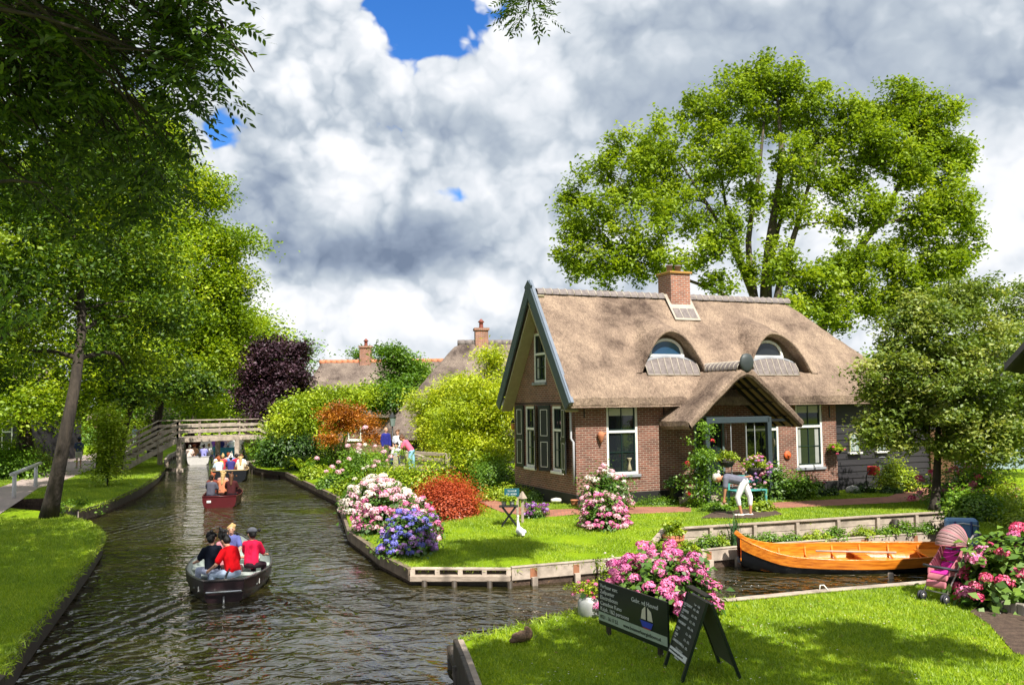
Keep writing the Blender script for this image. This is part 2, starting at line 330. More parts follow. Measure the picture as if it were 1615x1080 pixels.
# ------------------------------------------------------------------ foliage
def leaves(name, C, size, mat_, parent=None, up=.55, out=None, asp=.55, fold=.18, lv=None, droop=0.0, sjit=.35):
    """one mesh of folded four-corner leaves at the points C (n,3)"""
    n = len(C); C = np.asarray(C, float)
    nr = rng.normal(size=(n, 3)); nr /= np.linalg.norm(nr, axis=1)[:, None]
    nrm = nr*(1-up)+np.array([0, 0, up])
    if out is not None: nrm = nrm+out*.5
    nrm /= np.linalg.norm(nrm, axis=1)[:, None]
    a = np.cross(nrm, rng.normal(size=(n, 3))); a /= np.linalg.norm(a, axis=1)[:, None]+1e-9
    if droop: a[:, 2] -= droop; a /= np.linalg.norm(a, axis=1)[:, None]
    b = np.cross(nrm, a); b /= np.linalg.norm(b, axis=1)[:, None]+1e-9
    s = (size*(1+sjit*rng.uniform(-1, 1, n)))[:, None]
    V = np.empty((n, 4, 3)); V[:, 0] = C-a*s*.5; V[:, 1] = C+b*s*asp*.5+nrm*s*fold; V[:, 2] = C+a*s*.5; V[:, 3] = C-b*s*asp*.5+nrm*s*fold
    me = bpy.data.meshes.new(name); me.vertices.add(n*4); me.vertices.foreach_set('co', V.ravel())
    me.loops.add(n*4); me.loops.foreach_set('vertex_index', np.arange(n*4, dtype=np.int32))
    me.polygons.add(n); me.polygons.foreach_set('loop_start', np.arange(0, n*4, 4, dtype=np.int32)); me.polygons.foreach_set('loop_total', np.full(n, 4, dtype=np.int32))
    me.update(calc_edges=True)
    at = me.attributes.new('lv', 'FLOAT', 'FACE'); lvv = rng.uniform(0, 1, n) if lv is None else np.clip(lv, 0, 1)
    at.data.foreach_set('value', lvv.astype(np.float32))
    return link(name, me, parent, mat_)
def clump_pts(centers, rad, per, flat=.6):
    centers = np.asarray(centers, float); n = len(centers)
    rad = np.full(n, rad) if np.isscalar(rad) else np.asarray(rad)
    P = rng.normal(size=(n, per, 3))*.5*rad[:, None, None]; P[..., 2] *= flat
    P = P+centers[:, None, :]
    lv = np.clip(rng.normal(.5, .22, (n, 1))+rng.uniform(-.25, .25, (n, per)), 0, 1)
    return P.reshape(-1, 3), lv.ravel()
def in_ell(n, shell=.45):
    d = rng.normal(size=(n, 3)); d /= np.linalg.norm(d, axis=1)[:, None]
    return d*(rng.uniform(shell**3, 1, n)**(1/3))[:, None]
def tree(name, label, base, blobs, mat_, r0=.25, ncl=60, per=90, crad=.8, lsize=.16, trunk=None, stems=(), bark=None, cat='tree', group=None, lean=None, twigs=True, asp=.55, shell=.35, trunk_pts=None, limbs_from=.35, flat=.6):
    """blobs: (centre Vector, rx, ry, rz, weight) in world space. > trunk, crown"""
    base = Vector(base); root = empty(name, base, 0, label, cat, group); mb = MB()
    cen = sum((b[0] for b in blobs), Vector())/len(blobs)
    if trunk_pts is None:
        top = cen.copy(); top.z = max(b[0].z for b in blobs)
        trunk_pts = [base-Vector((0, 0, .3)), base+(top-base)*.3+Vector((random.uniform(-.2, .2), 0, 0)), base+(top-base)*.65, top]
    P = [Vector(p)-base for p in trunk_pts]; K = len(P)
    # resample
    def cr(P, t):
        x = t*(len(P)-1); i = min(int(x), len(P)-2); f = x-i
        p0, p1, p2, p3 = P[max(i-1, 0)], P[i], P[i+1], P[min(i+2, len(P)-1)]
        return .5*((2*p1)+(p2-p0)*f+(2*p0-5*p1+4*p2-p3)*f*f+(3*p1-p0-3*p2+p3)*f**3)
    tp = [cr(P, i/14) for i in range(15)]; tr = [r0*(1.35 if i == 0 else 1.12 if i == 1 else 1)*(1-.85*(i/14)**1.1) for i in range(15)]
    mb.tube(tp, tr, 10); nodes = [(p, r) for p, r in zip(tp, tr)][int(15*limbs_from):]
    for (sp, sr) in stems:
        q = [Vector(p)-base for p in sp]; L = [cr(q, i/10) for i in range(11)]; lr = [sr*(1-.8*i/10) for i in range(11)]; mb.tube(L, lr, 7); nodes += list(zip(L, lr))[3:]
    allc = []; allr = []; W = sum(b[4] for b in blobs)
    for (c, rx, ry, rz, wt) in blobs:
        c = Vector(c)-base; k = max(3, int(ncl*wt/W))
        cand = [nd for nd in nodes[:] if nd[0].z < c.z+.2] or nodes[:1]
        a = min(cand, key=lambda nd: (nd[0]-c).length*(1.0)+abs(nd[0].z-(c.z-(c-nd[0]).length*.5))*.6)
        L = (c-a[0]).length
        if L > .3:
            mid = a[0]+(c-a[0])*.5+Vector((random.uniform(-.12, .12)*L, random.uniform(-.12, .12)*L, random.uniform(-.02, .16)*L))
            lp = [cr([a[0], mid, c], i/8) for i in range(9)]; lr = [max(.02, a[1]*.62*(1-.75*i/8)) for i in range(9)]
            mb.tube(lp, lr, 7); nodes += [(p, r) for p, r in zip(lp, lr)][2:]; loc = [(p, r) for p, r in zip(lp, lr)]
        else: loc = nodes[-6:]
        pts = in_ell(k, shell)*np.array([rx, ry, rz])
        for q in pts:
            q = Vector(q)+c
            if twigs:
                s = min(loc, key=lambda nd: (nd[0]-q).length+max(0, nd[0].z-q.z)*.8)
                m_ = s[0]+(q-s[0])*.5+Vector((random.uniform(-.1, .1), random.uniform(-.1, .1), random.uniform(0, .18)))*(q-s[0]).length
                rr = min(s[1]*.6, .05+.012*(q-s[0]).length); mb.tube([s[0], m_, q], [rr, rr*.6, rr*.2], 4, cap=False)
                if random.random() < .3: loc.append((m_, rr*.7))
            allc.append(tuple(q)); allr.append(crad*random.uniform(.65, 1.3))
    mb.build('trunk', bark or BARK, root)
    pts, lv = clump_pts(allc, np.array(allr), per, flat)
    o = leaves('crown', pts, lsize, mat_, root, lv=lv, asp=asp)
    return root
def bush(name, label, c, r, h, mat_, n=2500, lsize=.09, cat='shrub', group=None, asp=.6, ncl=26, stem=True, flat=.8, up=.5, squash=1.0, upright=False):
    """dome shrub: > foliage, stems"""
    c = Vector(c); root = empty(name, c, 0, label, cat, group)
    rx, ry = (r, r) if isinstance(r, (int, float)) else r
    d = in_ell(ncl, .5); d[:, 2] = np.abs(d[:, 2]); q = d*np.array([rx*.82, ry*.82, h*.86]); q[:, 2] = np.maximum(q[:, 2], h*.12)
    if upright: q[:, 2] = h*rng.uniform(.15, 1, ncl); q[:, :2] *= (1-.35*(q[:, 2]/h))[:, None]
    pts, lv = clump_pts(q, rng.uniform(.6, 1.15, ncl)*(rx+ry+h)/3*.5, max(8, n//ncl), flat)
    pts[:, 2] = np.maximum(pts[:, 2], .02)
    out = pts/np.maximum(np.linalg.norm(pts, axis=1)[:, None], .01)
    leaves('foliage', pts, lsize, mat_, root, lv=lv, asp=asp, out=out, up=up)
    if stem:
        mb = MB()
        for k in range(min(ncl, 16)):
            p = Vector(q[k]); mb.tube([(random.uniform(-.05, .05), random.uniform(-.05, .05), -.05), p*.5+Vector((0, 0, .05)), p], [.018, .012, .005], 4, cap=False)
        mb.build('stems', BARK, root)
    return root, q

# leaf colours
L_ASH = leaf_mat('ash_leaf', (.110, .180, .010, 1), (.230, .340, .014, 1), (.380, .470, .030, 1), trans=.45)
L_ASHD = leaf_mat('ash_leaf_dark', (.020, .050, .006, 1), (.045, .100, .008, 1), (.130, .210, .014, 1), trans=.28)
L_MAPLE = leaf_mat('left_tree_leaf', (.080, .155, .005, 1), (.250, .375, .008, 1), (.500, .580, .024, 1), trans=.45)
L_SHADY = leaf_mat('shaded_tree_leaf', (.018, .048, .004, 1), (.070, .145, .006, 1), (.300, .400, .016, 1), trans=.38)  # shade on the left bank crowns, put into the leaf colour
L_PALE = leaf_mat('pale_tree_leaf', (.065, .120, .014, 1), (.180, .255, .032, 1), (.430, .470, .130, 1), trans=.38)
L_BAMB = leaf_mat('bamboo_leaf', (.200, .290, .008, 1), (.400, .490, .010, 1), (.620, .640, .025, 1), trans=.4)
L_PURP = leaf_mat('purple_leaf', (.018, .008, .014, 1), (.050, .022, .034, 1), (.130, .065, .095, 1), trans=.15)
L_GREEN = leaf_mat('garden_green', (.055, .130, .010, 1), (.130, .260, .014, 1), (.270, .420, .030, 1))
L_YEL = leaf_mat('yellow_green', (.130, .220, .008, 1), (.290, .400, .014, 1), (.480, .560, .030, 1))
L_DKG = leaf_mat('dark_shrub_leaf', (.018, .055, .008, 1), (.045, .110, .010, 1), (.110, .210, .020, 1))
L_HYD = leaf_mat('hydrangea_leaf', (.030, .085, .010, 1), (.075, .170, .014, 1), (.190, .320, .035, 1))
L_RED = leaf_mat('red_maple_leaf', (.240, .036, .010, 1), (.470, .080, .020, 1), (.680, .170, .060, 1), trans=.35)
L_ORG = leaf_mat('orange_maple_leaf', (.200, .070, .006, 1), (.430, .145, .010, 1), (.560, .240, .018, 1), trans=.3)
L_GRASSB = leaf_mat('grass_blade', (.150, .250, .005, 1), (.260, .385, .008, 1), (.420, .510, .018, 1), trans=.3, rough=.6)
P_PINK = leaf_mat('petal_pink', (.62, .10, .30, 1), (.78, .20, .45, 1), (.88, .42, .62, 1), trans=.2)
P_HOT = leaf_mat('petal_magenta_pink', (.48, .05, .24, 1), (.68, .14, .40, 1), (.82, .36, .58, 1), trans=.2)
P_PALE = leaf_mat('petal_pale_pink', (.74, .34, .48, 1), (.82, .50, .60, 1), (.88, .70, .74, 1), trans=.2)
P_WHITE = leaf_mat('petal_white', (.70, .60, .56, 1), (.84, .76, .72, 1), (.90, .88, .84, 1), trans=.2)
P_BLUE = leaf_mat('petal_blue', (.10, .10, .55, 1), (.20, .20, .72, 1), (.38, .40, .85, 1), trans=.2)
P_LILAC = leaf_mat('petal_lilac', (.30, .12, .50, 1), (.48, .24, .66, 1), (.68, .45, .78, 1), trans=.2)
P_DKPK = leaf_mat('petal_deep_pink', (.55, .03, .12, 1), (.75, .08, .22, 1), (.85, .25, .38, 1), trans=.2)
P_PURP = leaf_mat('petal_purple', (.12, .01, .12, 1), (.22, .02, .24, 1), (.45, .10, .45, 1), trans=.2)
P_RED = leaf_mat('petal_red', (.50, .01, .02, 1), (.65, .02, .04, 1), (.75, .08, .08, 1), trans=.2)

_heads = {}
def head_mesh(mat_, var, nf=150):
    """a mophead: florets of four petals over a flattened ball, radius 1"""
    key = (mat_.name, var)
    if key in _heads: return _heads[key]
    d = rng.normal(size=(nf, 3)); d /= np.linalg.norm(d, axis=1)[:, None]; d[:, 2] = np.where(d[:, 2] < -.3, -d[:, 2], d[:, 2])
    lump = 1+.12*np.sin(d[:, 0]*7+var)*np.cos(d[:, 1]*6)
    C = d*np.array([1, 1, .78])*lump[:, None]*rng.uniform(.88, 1.04, nf)[:, None]
    o = leaves('tmp', np.concatenate([C, C]), .36, mat_, None, up=0, out=np.concatenate([d, d])*4, asp=.75, fold=.06)
    me = o.data; bpy.data.objects.remove(o); me.name = 'flower_head'; _heads[key] = me; return me
def flower_heads(root, positions, radius, mats, jit=.25, name='flower_head', zsq=1.0):
    for p in positions:
        me = head_mesh(random.choice(mats) if isinstance(mats, list) else mats, random.randint(0, 2))
        o = bpy.data.objects.new(name, me); COL.objects.link(o); o.parent = root; o.location = p
        r = radius*random.uniform(1-jit, 1+jit); o.scale = (r, r, r*zsq); o.rotation_euler = (random.uniform(-.4, .4), random.uniform(-.4, .4), random.uniform(0, 6))
def hydrangea(label, c, r, h, mats, nh=40, hr=.1, nl=1800, ls=.11, name='hydrangea', group=None, view=True, lmat=None):
    root, q = bush(name, label, c, r, h, lmat or L_HYD, nl, ls, cat='flowering shrub', group=group, asp=.7)
    rx, ry = (r, r) if isinstance(r, (int, float)) else r
    pos = []; tries = 0
    while len(pos) < nh and tries < 6000:
        tries += 1; d = Vector((random.gauss(0, 1), random.gauss(0, 1)-.25, abs(random.gauss(0, 1))*.9)).normalized()
        p = Vector((d.x*rx, d.y*ry, max(.12*h, d.z*h)))*random.uniform(.92, 1.06)
        if all((p-o).length > hr*1.12 for o in pos): pos.append(p)
    flower_heads(root, pos, hr, mats)
    return root

# ================================================================== terrain
def xy(v): return (v[0], v[1])
def edge(pts, z): return [G(px, py, zz if len(t) == 0 else t[0]) for (px, py, *t) in pts for zz in [z]]
C_canal = [G(*p) for p in [(383, 697, .4), (386, 712, .4), (391, 726, .4), (403, 738, .38), (430, 743, .36), (452, 745, .35), (534, 783, .35), (553, 838, .35), (585, 860, .34), (600, 873, .33), (649, 897, .32), (806, 898, .34), (940, 885, .38)]]
C_wall = [G(*p) for p in [(1018, 869, .45), (1046, 836, .8), (1380, 815, .8), (1500, 808, .8), (1532, 826, .8), (1545, 845, .6)]]
ctrl = [(p.x, p.y, p.z) for p in C_canal+C_wall]
ctrl += [tuple(G(*p)) for p in [(905, 800, .8), (1000, 800, .8), (1200, 795, .8), (1330, 785, .8), (1450, 790, .8), (1100, 815, .8), (1000, 825, .74), (900, 830, .68), (800, 820, .62), (760, 850, .5), (900, 860, .5), (1000, 850, .62), (700, 850, .45), (800, 780, .72), (720, 800, .6), (650, 780, .6), (650, 740, .6), (560, 740, .55), (600, 700, .6), (1600, 770, .8), (1600, 800, .8), (1250, 812, .8)]]
ctrl = np.array(ctrl)
def zC(x, y):
    d = (ctrl[:, 0]-x)**2+(ctrl[:, 1]-y)**2+.02; w = 1/d**1.6
    return float((w*ctrl[:, 2]).sum()/w.sum())
def onC(px, py, dz=0.0):
    z = .6
    for _ in range(8): p = G(px, py, z); z = .5*z+.5*(zC(p.x, p.y)+dz)
    return Vector((p.x, p.y, zC(p.x, p.y)+dz))
def on(px, py, z): return G(px, py, z)

def land(name, poly, zf, m, grid=None, skirt=1.2, bbox=None, label=None):
    """constrained triangulation of an outline, inner grid points for the relief, skirt down into the water"""
    poly = [Vector((p[0], p[1])) for p in poly]; n = len(poly)
    pts = list(poly)
    if grid and bbox:
        x = bbox[0]
        while x < bbox[2]:
            y = bbox[1]
            while y < bbox[3]:
                pts.append(Vector((x+random.uniform(-.2, .2)*grid, y+random.uniform(-.2, .2)*grid))); y += grid
            x += grid
    vs, es, fs, *_ = delaunay_2d_cdt(pts, [], [list(range(n))], 1, 1e-4)
    V = [(v.x, v.y, zf(v.x, v.y)) for v in vs]; Fc = [tuple(f) for f in fs]
    F2 = []
    for f in Fc:
        a, b, c = (Vector(V[i]) for i in f[:3])
        F2.append(f if (b-a).cross(c-a).z > 0 else f[::-1])
    if skirt:
        ar = sum(poly[i].x*poly[(i+1) % n].y-poly[(i+1) % n].x*poly[i].y for i in range(n))
        for i in range(n):
            a, b = poly[i], poly[(i+1) % n]; k = len(V)
            za, zb = zf(a.x, a.y), zf(b.x, b.y)
            V += [(a.x, a.y, za), (b.x, b.y, zb), (b.x, b.y, zb-skirt), (a.x, a.y, za-skirt)]
            F2.append((k+3, k+2, k+1, k) if ar > 0 else (k, k+1, k+2, k+3))
    me = bpy.data.meshes.new(name); me.from_pydata(V, [], F2); me.update()
    o = link(name, me, None, [m, SOIL]); o['kind'] = 'structure'
    if skirt: me.polygons.foreach_set('material_index', [0]*len(Fc)+[1]*(len(F2)-len(Fc)))
    return o

def sheet(name, m, x0, y0, x1, y1, z):
    me = bpy.data.meshes.new(name); me.from_pydata([(x0, y0, z), (x1, y0, z), (x1, y1, z), (x0, y1, z)], [], [(0, 1, 2, 3)])
    o = link(name, me, None, m); o['kind'] = 'structure'; return o
sheet('canal_bed', SOIL, -900, -300, 900, 1500, -1.6)
sheet('canal_water', WATER, -900, -300, 900, 1500, 0.0)

poly_C = [xy(p) for p in C_canal]+[xy(p) for p in C_wall]+[(16, 20), (60, 22), (700, 30), (700, 1200), (-34, 1200), (-31, 110), (-27.5, 92)]
land('lawn', poly_C, zC, GRASS, 1.0, 1.3, (-16, 18, 16, 40))
# left bank beyond the ditch
def zB(x, y): return .42
B_edge = [G(*p) for p in [(86, 785, .4), (100, 798, .4), (122, 806, .4), (150, 799, .4), (180, 787, .4), (222, 768, .4), (248, 750, .4), (259, 737, .4), (259, 726, .42), (266, 717, .42), (277, 712, .42), (292, 697, .42), (300, 686, .42)]]
poly_B = [xy(p) for p in B_edge]+[(-29.5, 110), (-33.9, 1200), (-700, 1200), (-700, 33), (-24, 31.2)]
land('left_bank', poly_B, zB, GRASS, 1.4, 1.3, (-34, 26, -14, 56))
A_edge = [G(*p) for p in [(0, 1068, .4), (30, 1020, .4), (60, 982, .4), (100, 932, .4), (135, 888, .4), (158, 855, .4), (160, 842, .4), (140, 826, .4), (100, 813, .4), (60, 806, .4), (0, 800, .4)]]
def zA(x, y): return .42
poly_A = [(-5.2, -30), (-5.6, 4), (-6.0, 9)]+[xy(p) for p in A_edge]+[(-26, 29.5), (-700, 29.5), (-700, -30)]
land('left_bank_front', poly_A, zA, GRASS, 1.2, 1.3, (-18, 8, -6, 29))
D_edge = [G(*p) for p in [(748, 1082, .5), (733, 1040, .5), (722, 1014, .5), (760, 1003, .5), (820, 990, .5), (880, 972, .5), (940, 960, .5), (1050, 952, .5), (1158, 947, .5), (1300, 933, .5), (1470, 919, .5), (1535, 912, .5)]]
D_edge = [(.05, -30), (-.05, 5), (-.25, 9)]+[xy(p) for p in D_edge]
def zD(x, y): return .5
poly_D = D_edge+[(11.5, 17.5), (12.2, 21.0), (40, 21.5), (700, 28), (700, -30)]
land('front_lawn', poly_D, zD, GRASS, 1.0, 1.3, (0, 6, 14, 18))
# planting strip between quay and retaining wall
def zS(x, y): return .40
S_edge = [G(*p) for p in [(942, 885, .4), (1094, 870, .4), (1180, 862, .4), (1340, 850, .4), (1500, 839, .4), (1545, 834, .4)]]
S_back = [p+Vector((0, .06, 0)) for p in C_wall[::-1]]
poly_S = [xy(p) for p in S_edge]+[(12.8, 21.8)]+[xy(p) for p in S_back]
land('planting_bed', poly_S, zS, SOIL, None, 1.3)

# paths, draped 12 mm above the lawn
PATHS = []
def path(name, pts, zf, m, grid=.8, dz=.012, W=None):
    PATHS.append(np.array(pts)); bb = (min(p[0] for p in pts), min(p[1] for p in pts), max(p[0] for p in pts), max(p[1] for p in pts))
    o = land(name, pts, lambda x, y: zf(x, y)+dz, m, grid, 0, bb)
    uv = o.data.uv_layers.new(name='UVMap')
    for lp in o.data.loops:
        c = o.data.vertices[lp.vertex_index].co; uv.data[lp.index].uv = (c.x, c.y)
    return o
path('front_path', [xy(onC(*p)) for p in [(735, 772), (770, 780), (800, 797), (850, 805), (905, 803), (1000, 800), (1090, 800), (1090, 808), (1000, 811), (905, 812), (850, 818), (790, 808), (752, 790)]], zC, PAVER, dz=.02)
path('garden_path', [xy(onC(*p)) for p in [(1205, 794), (1300, 789), (1400, 784), (1440, 770), (1560, 762), (1600, 768), (1575, 788), (1480, 789), (1400, 794), (1300, 799), (1210, 803)]], zC, PAVER, dz=.02)
path('towpath', [xy(G(*p)) for p in [(-300, 905, .43), (-60, 800, .43), (-40, 782, .43), (30, 758, .43), (105, 722, .43), (170, 712, .43), (200, 703, .43), (215, 712, .43), (190, 728, .43), (140, 742, .43), (100, 758, .43), (60, 770, .43), (28, 792, .43), (-30, 830, .43), (-200, 960, .43)]], lambda x, y: .43, PAVE, 3.)
path('flower_soil', [xy(G(*p)) for p in [(1530, 965, .5), (1560, 985, .5), (1600, 1030, .5), (1700, 1060, .5), (1720, 950, .5), (1560, 945, .5)]], zD, SOIL)
path('border_soil', [xy(onC(*p)) for p in [(1105, 818), (1130, 806), (1215, 802), (1235, 812), (1195, 818)]], zC, SOIL, .5, .025)

# ------------------------------------------------------------------ quay timbers
def quay(name, label, pts, w, h, m, top=0.0, posts=None, pm=None, rusty=False, cat='canal edging', poff=.06):
    """a plank face along a bank edge with stub posts below"""
    root = empty(name, pts[0], 0, label, cat, 'timber edging along the canal banks'); o = Vector(pts[0]); mb = MB()
    for a, b in zip(pts[:-1], pts[1:]):
        a = Vector(a)-o; b = Vector(b)-o; d = (b-a).normalized(); s = Vector((d.y, -d.x, 0)); zt = top
        mb.beam(a+Vector((0, 0, zt-h/2))+s*w/2, b+Vector((0, 0, zt-h/2))+s*w/2, w, h, bev=.008)
        mb.beam(a+Vector((0, 0, zt+.012))+s*w*.2, b+Vector((0, 0, zt+.012))+s*w*.2, w*2.2, .03, bev=.006)
    mb.build('plank', m, root)
    if posts:
        for a, b in zip(pts[:-1], pts[1:]):
            a = Vector(a)-o; b = Vector(b)-o; L = (b-a).length; d = (b-a).normalized(); s = Vector((d.y, -d.x, 0)); k = max(1, int(L/posts))
            for i in range(k):
                p = a+d*(i+.5)*L/k+s*(w+.05); pb = MB(); pb.box((-.06, -.045, -1.4), (.06, .045, .0)); pb.v = [tuple((d*v[0]+s*v[1])+p+Vector((0, 0, v[2]+top-h*.82))) for v in pb.v]
                pb.build('post', pm or WOODL, root)
                if rusty and random.random() < .6:
                    rb = MB(); ww = random.uniform(.06, .09); rb.box((-ww, -.004, -h+.03), (ww, .004, -.035)); rb.v = [tuple((d*v[0]+s*v[1])+a+d*(i+.5)*L/k+s*(w+.003)+Vector((0, 0, v[2]+top))) for v in rb.v]; rb.build('rust_stain', RUST, root)
    return root
quay('canal_revetment', 'light plank quay with rust stains below the round front lawn of the cottage', [C_canal[11]+Vector((0, 0, .02)), C_canal[12]], .05, .26, WOODL, .02, .75, WOODL, True)
quay('canal_revetment', 'light plank quay running behind the orange boat', [S_edge[0], S_edge[1], S_edge[2], S_edge[3], S_edge[4], Vector((12.9, 21.6, .4))], .05, .26, WOODL, .02, .75, WOODL, True)
# gappy section at the tip
def gappy():
    a, b = C_canal[10].copy(), C_canal[11].copy(); root = empty('canal_revetment', a, 0, 'gappy timber quay of two beams and short blocks at the lawn tip', 'canal edging', 'timber edging along the canal banks')
    L = (b-a); d = L.normalized(); s = Vector((d.y, -d.x, 0)); L = L.length
    t = MB().beam(s*.03+Vector((0, 0, .02)), d*L+s*.03+Vector((0, 0, .02)), .12, .05, bev=.01); t.build('top_beam', WOODL, root)
    t = MB().beam(s*.10+Vector((0, 0, -.17)), d*L+s*.10+Vector((0, 0, -.15)), .16, .13, bev=.015); t.build('lower_beam', WOOD, root)
    for f in (.02, .27, .5, .74, .98):
        MB().beam(d*L*f+s*.05+Vector((0, 0, -.11)), d*L*f+s*.05+Vector((0, 0, 0)), .13, .10).build('block', WOODL, root)
    t = MB().beam(s*.0+Vector((0, 0, -.3)), d*L+Vector((0, 0, -.3)), .04, .5); t.build('back_board', WOODD, root)
    for f in (.15, .45, .8, 1.0):
        MB().tube([d*L*f+s*.16+Vector((0, 0, -1.5)), d*L*f+s*.16+Vector((0, 0, -.2))], .06, 8).build('post', WOODD, root)
gappy()
quay('canal_revetment', 'old weathered planks along the hydrangea side of the island', C_canal[6:11], .07, .24, WOODM, .0, None, WOODD)
quay('canal_revetment', 'low weathered plank edge in front of the fern garden', C_canal[5:7], .07, .20, WOODM, .0, None, WOODD)
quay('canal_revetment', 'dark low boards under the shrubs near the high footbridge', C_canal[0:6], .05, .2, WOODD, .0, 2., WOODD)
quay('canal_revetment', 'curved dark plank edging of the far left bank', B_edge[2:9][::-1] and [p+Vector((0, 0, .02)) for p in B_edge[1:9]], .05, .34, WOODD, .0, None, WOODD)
quay('canal_revetment', 'wooden edging of the left bank close under the high footbridge', [p for p in B_edge[8:]], .06, .28, WOODL, .0, 1.6, WOOD)
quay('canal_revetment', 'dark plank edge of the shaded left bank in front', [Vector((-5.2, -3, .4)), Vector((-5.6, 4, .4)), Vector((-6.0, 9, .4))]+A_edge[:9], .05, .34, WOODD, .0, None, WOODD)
De = [Vector((p[0], p[1], .5)) for p in D_edge]
quay('canal_revetment', 'pale boards edging the near lawn beside the orange boat', De[11:16][::-1] if False else [De[i] for i in range(10, 15)], .07, .2, WOODL, .015, 1.2, WOODL)
quay('canal_revetment', 'low edging hidden in grass left of the grey flower tub', [De[i] for i in range(5, 11)], .04, .16, WOOD, -.03, 1.2, WOODD)
def front_corner():
    o = De[5]; root = empty('timber_bank_corner', o, 0, 'dark wet timber wall with leaning posts at the near lawn corner', 'canal edging')
    pts = [De[5], De[4], De[3], De[2]]
    mb = MB()
    for a, b in zip(pts[:-1], pts[1:]):
        a = a-o; b = b-o; mb.beam(a+Vector((-.03, 0, -.22)), b+Vector((-.03, 0, -.22)), .07, .56, bev=.01)
    mb.build('board', WOODD, root)
    m2 = MB()
    for a, b in zip(pts[:-1], pts[1:]):
        a = a-o; b = b-o; m2.beam(a+Vector((.02, 0, .03)), b+Vector((.02, 0, .03)), .12, .05, bev=.01)
    m2.build('cap_plank', WOOD, root)
    q = G(712, 1030, .25)-o; r = G(735, 1085, .2)-o; MB().beam(q, r+(r-q)*.4, .10, .12, bev=.02).build('waling_beam', WOODD, root)
    for (px, py, z) in ((712, 1018, .32), (722, 1050, .3), (738, 1085, .3)):
        p = G(px, py, z)-o; MB().tube([p+Vector((.05, 0, -1.4)), p], [.07, .075], 9).build('post', WOODD, root)
front_corner()
# retaining wall behind the planting bed
def retaining():
    pts = [C_wall[1], C_wall[2], C_wall[3], C_wall[4], C_wall[5]]
    root = empty('retaining_wall', pts[0], 0, 'grey plank retaining wall with posts and capping behind the quay plants', 'retaining wall'); o = pts[0]
    pl = MB(); cp = MB()
    for a, b in zip(pts[:-1], pts[1:]):
        a = a-o; b = b-o; d = (b-a).normalized(); s = Vector((d.y, -d.x, 0)); L = (b-a).length
        for k in range(2): pl.beam(a+s*.03+Vector((0, 0, -.10-.2*k)), b+s*.03+Vector((0, 0, -.10-.2*k)), .04, .19, bev=.006)
        cp.beam(a+s*.03+Vector((0, 0, .03)), b+s*.03+Vector((0, 0, .03)), .15, .04, bev=.006)
        n = max(1, round(L/1.15))
        for i in range(n+1):
            p = a+d*L*i/n+s*.085; MB().box((-.045, -.045, -.6), (.045, .045, 0), Matrix.Translation(p)@Matrix.Rotation(math.atan2(d.y, d.x), 4, 'Z')).build('post', WOODL, root)
    pl.build('plank', WOODL, root); cp.build('cap', WOOD, root)
    a = C_wall[0]-o; b = C_wall[1]-o
    r2 = empty('edging_board', C_wall[0], 0, 'sloping grey board between lawn and flower pot', 'edging board')
    MB().beam(Vector((.03, -.06, .05)), b-a+Vector((.03, -.06, .04)), .16, .05, bev=.01).build('board', WOOD, r2)
retaining()

# ================================================================== cottage
HX = Vector((1.83, 26.06, .8)); HA = math.radians(22.5)
HM = Matrix.Translation(HX) @ Matrix.Rotation(HA, 4, 'Z')
def HW(x, y, z): return HM @ Vector((x, y, z))
house = empty('cottage', HX, HA, 'brick cottage with thatched roof, two eyebrow dormers and a gabled porch', 'house')
HL, HWd, EAV, RY, RZ = 9.7, 4.67, 3.12, 2.33, 6.62
def smax(a, b, k=.25):
    h = max(k-abs(a-b), 0)/k; return max(a, b)+h*h*k*.25
def smin(a, b, k=.25): return -smax(-a, -b, k)
SL = (RZ-3.2)/(RY+.45)
def roof_z(x, y):
    f = 3.2+(y+.45)*SL; bk = 3.2+(2*RY+.45-y)*SL; hp = 3.2+(13.1-x)*1.0
    z = smin(smin(f, bk, .2), hp, .5)
    return z-.07*math.exp(-((y+.45)/.14)**2)
DORM = [(3.38, 3.40), (7.26, 7.27)]      # hood centre, window centre
YD = .12
def hood(x, y, c, wr, wl=1.28):
    """eyebrow surface height above the main slope"""
    dx = x-c; w = wr if dx > 0 else wl
    t = min(abs(dx)/w, 1.0); bell = (.5+.5*math.cos(math.pi*t))**.36
    back = max(0.0, y-YD)
    return 4.08+1.16*bell+back*.42-(1-bell)*.75
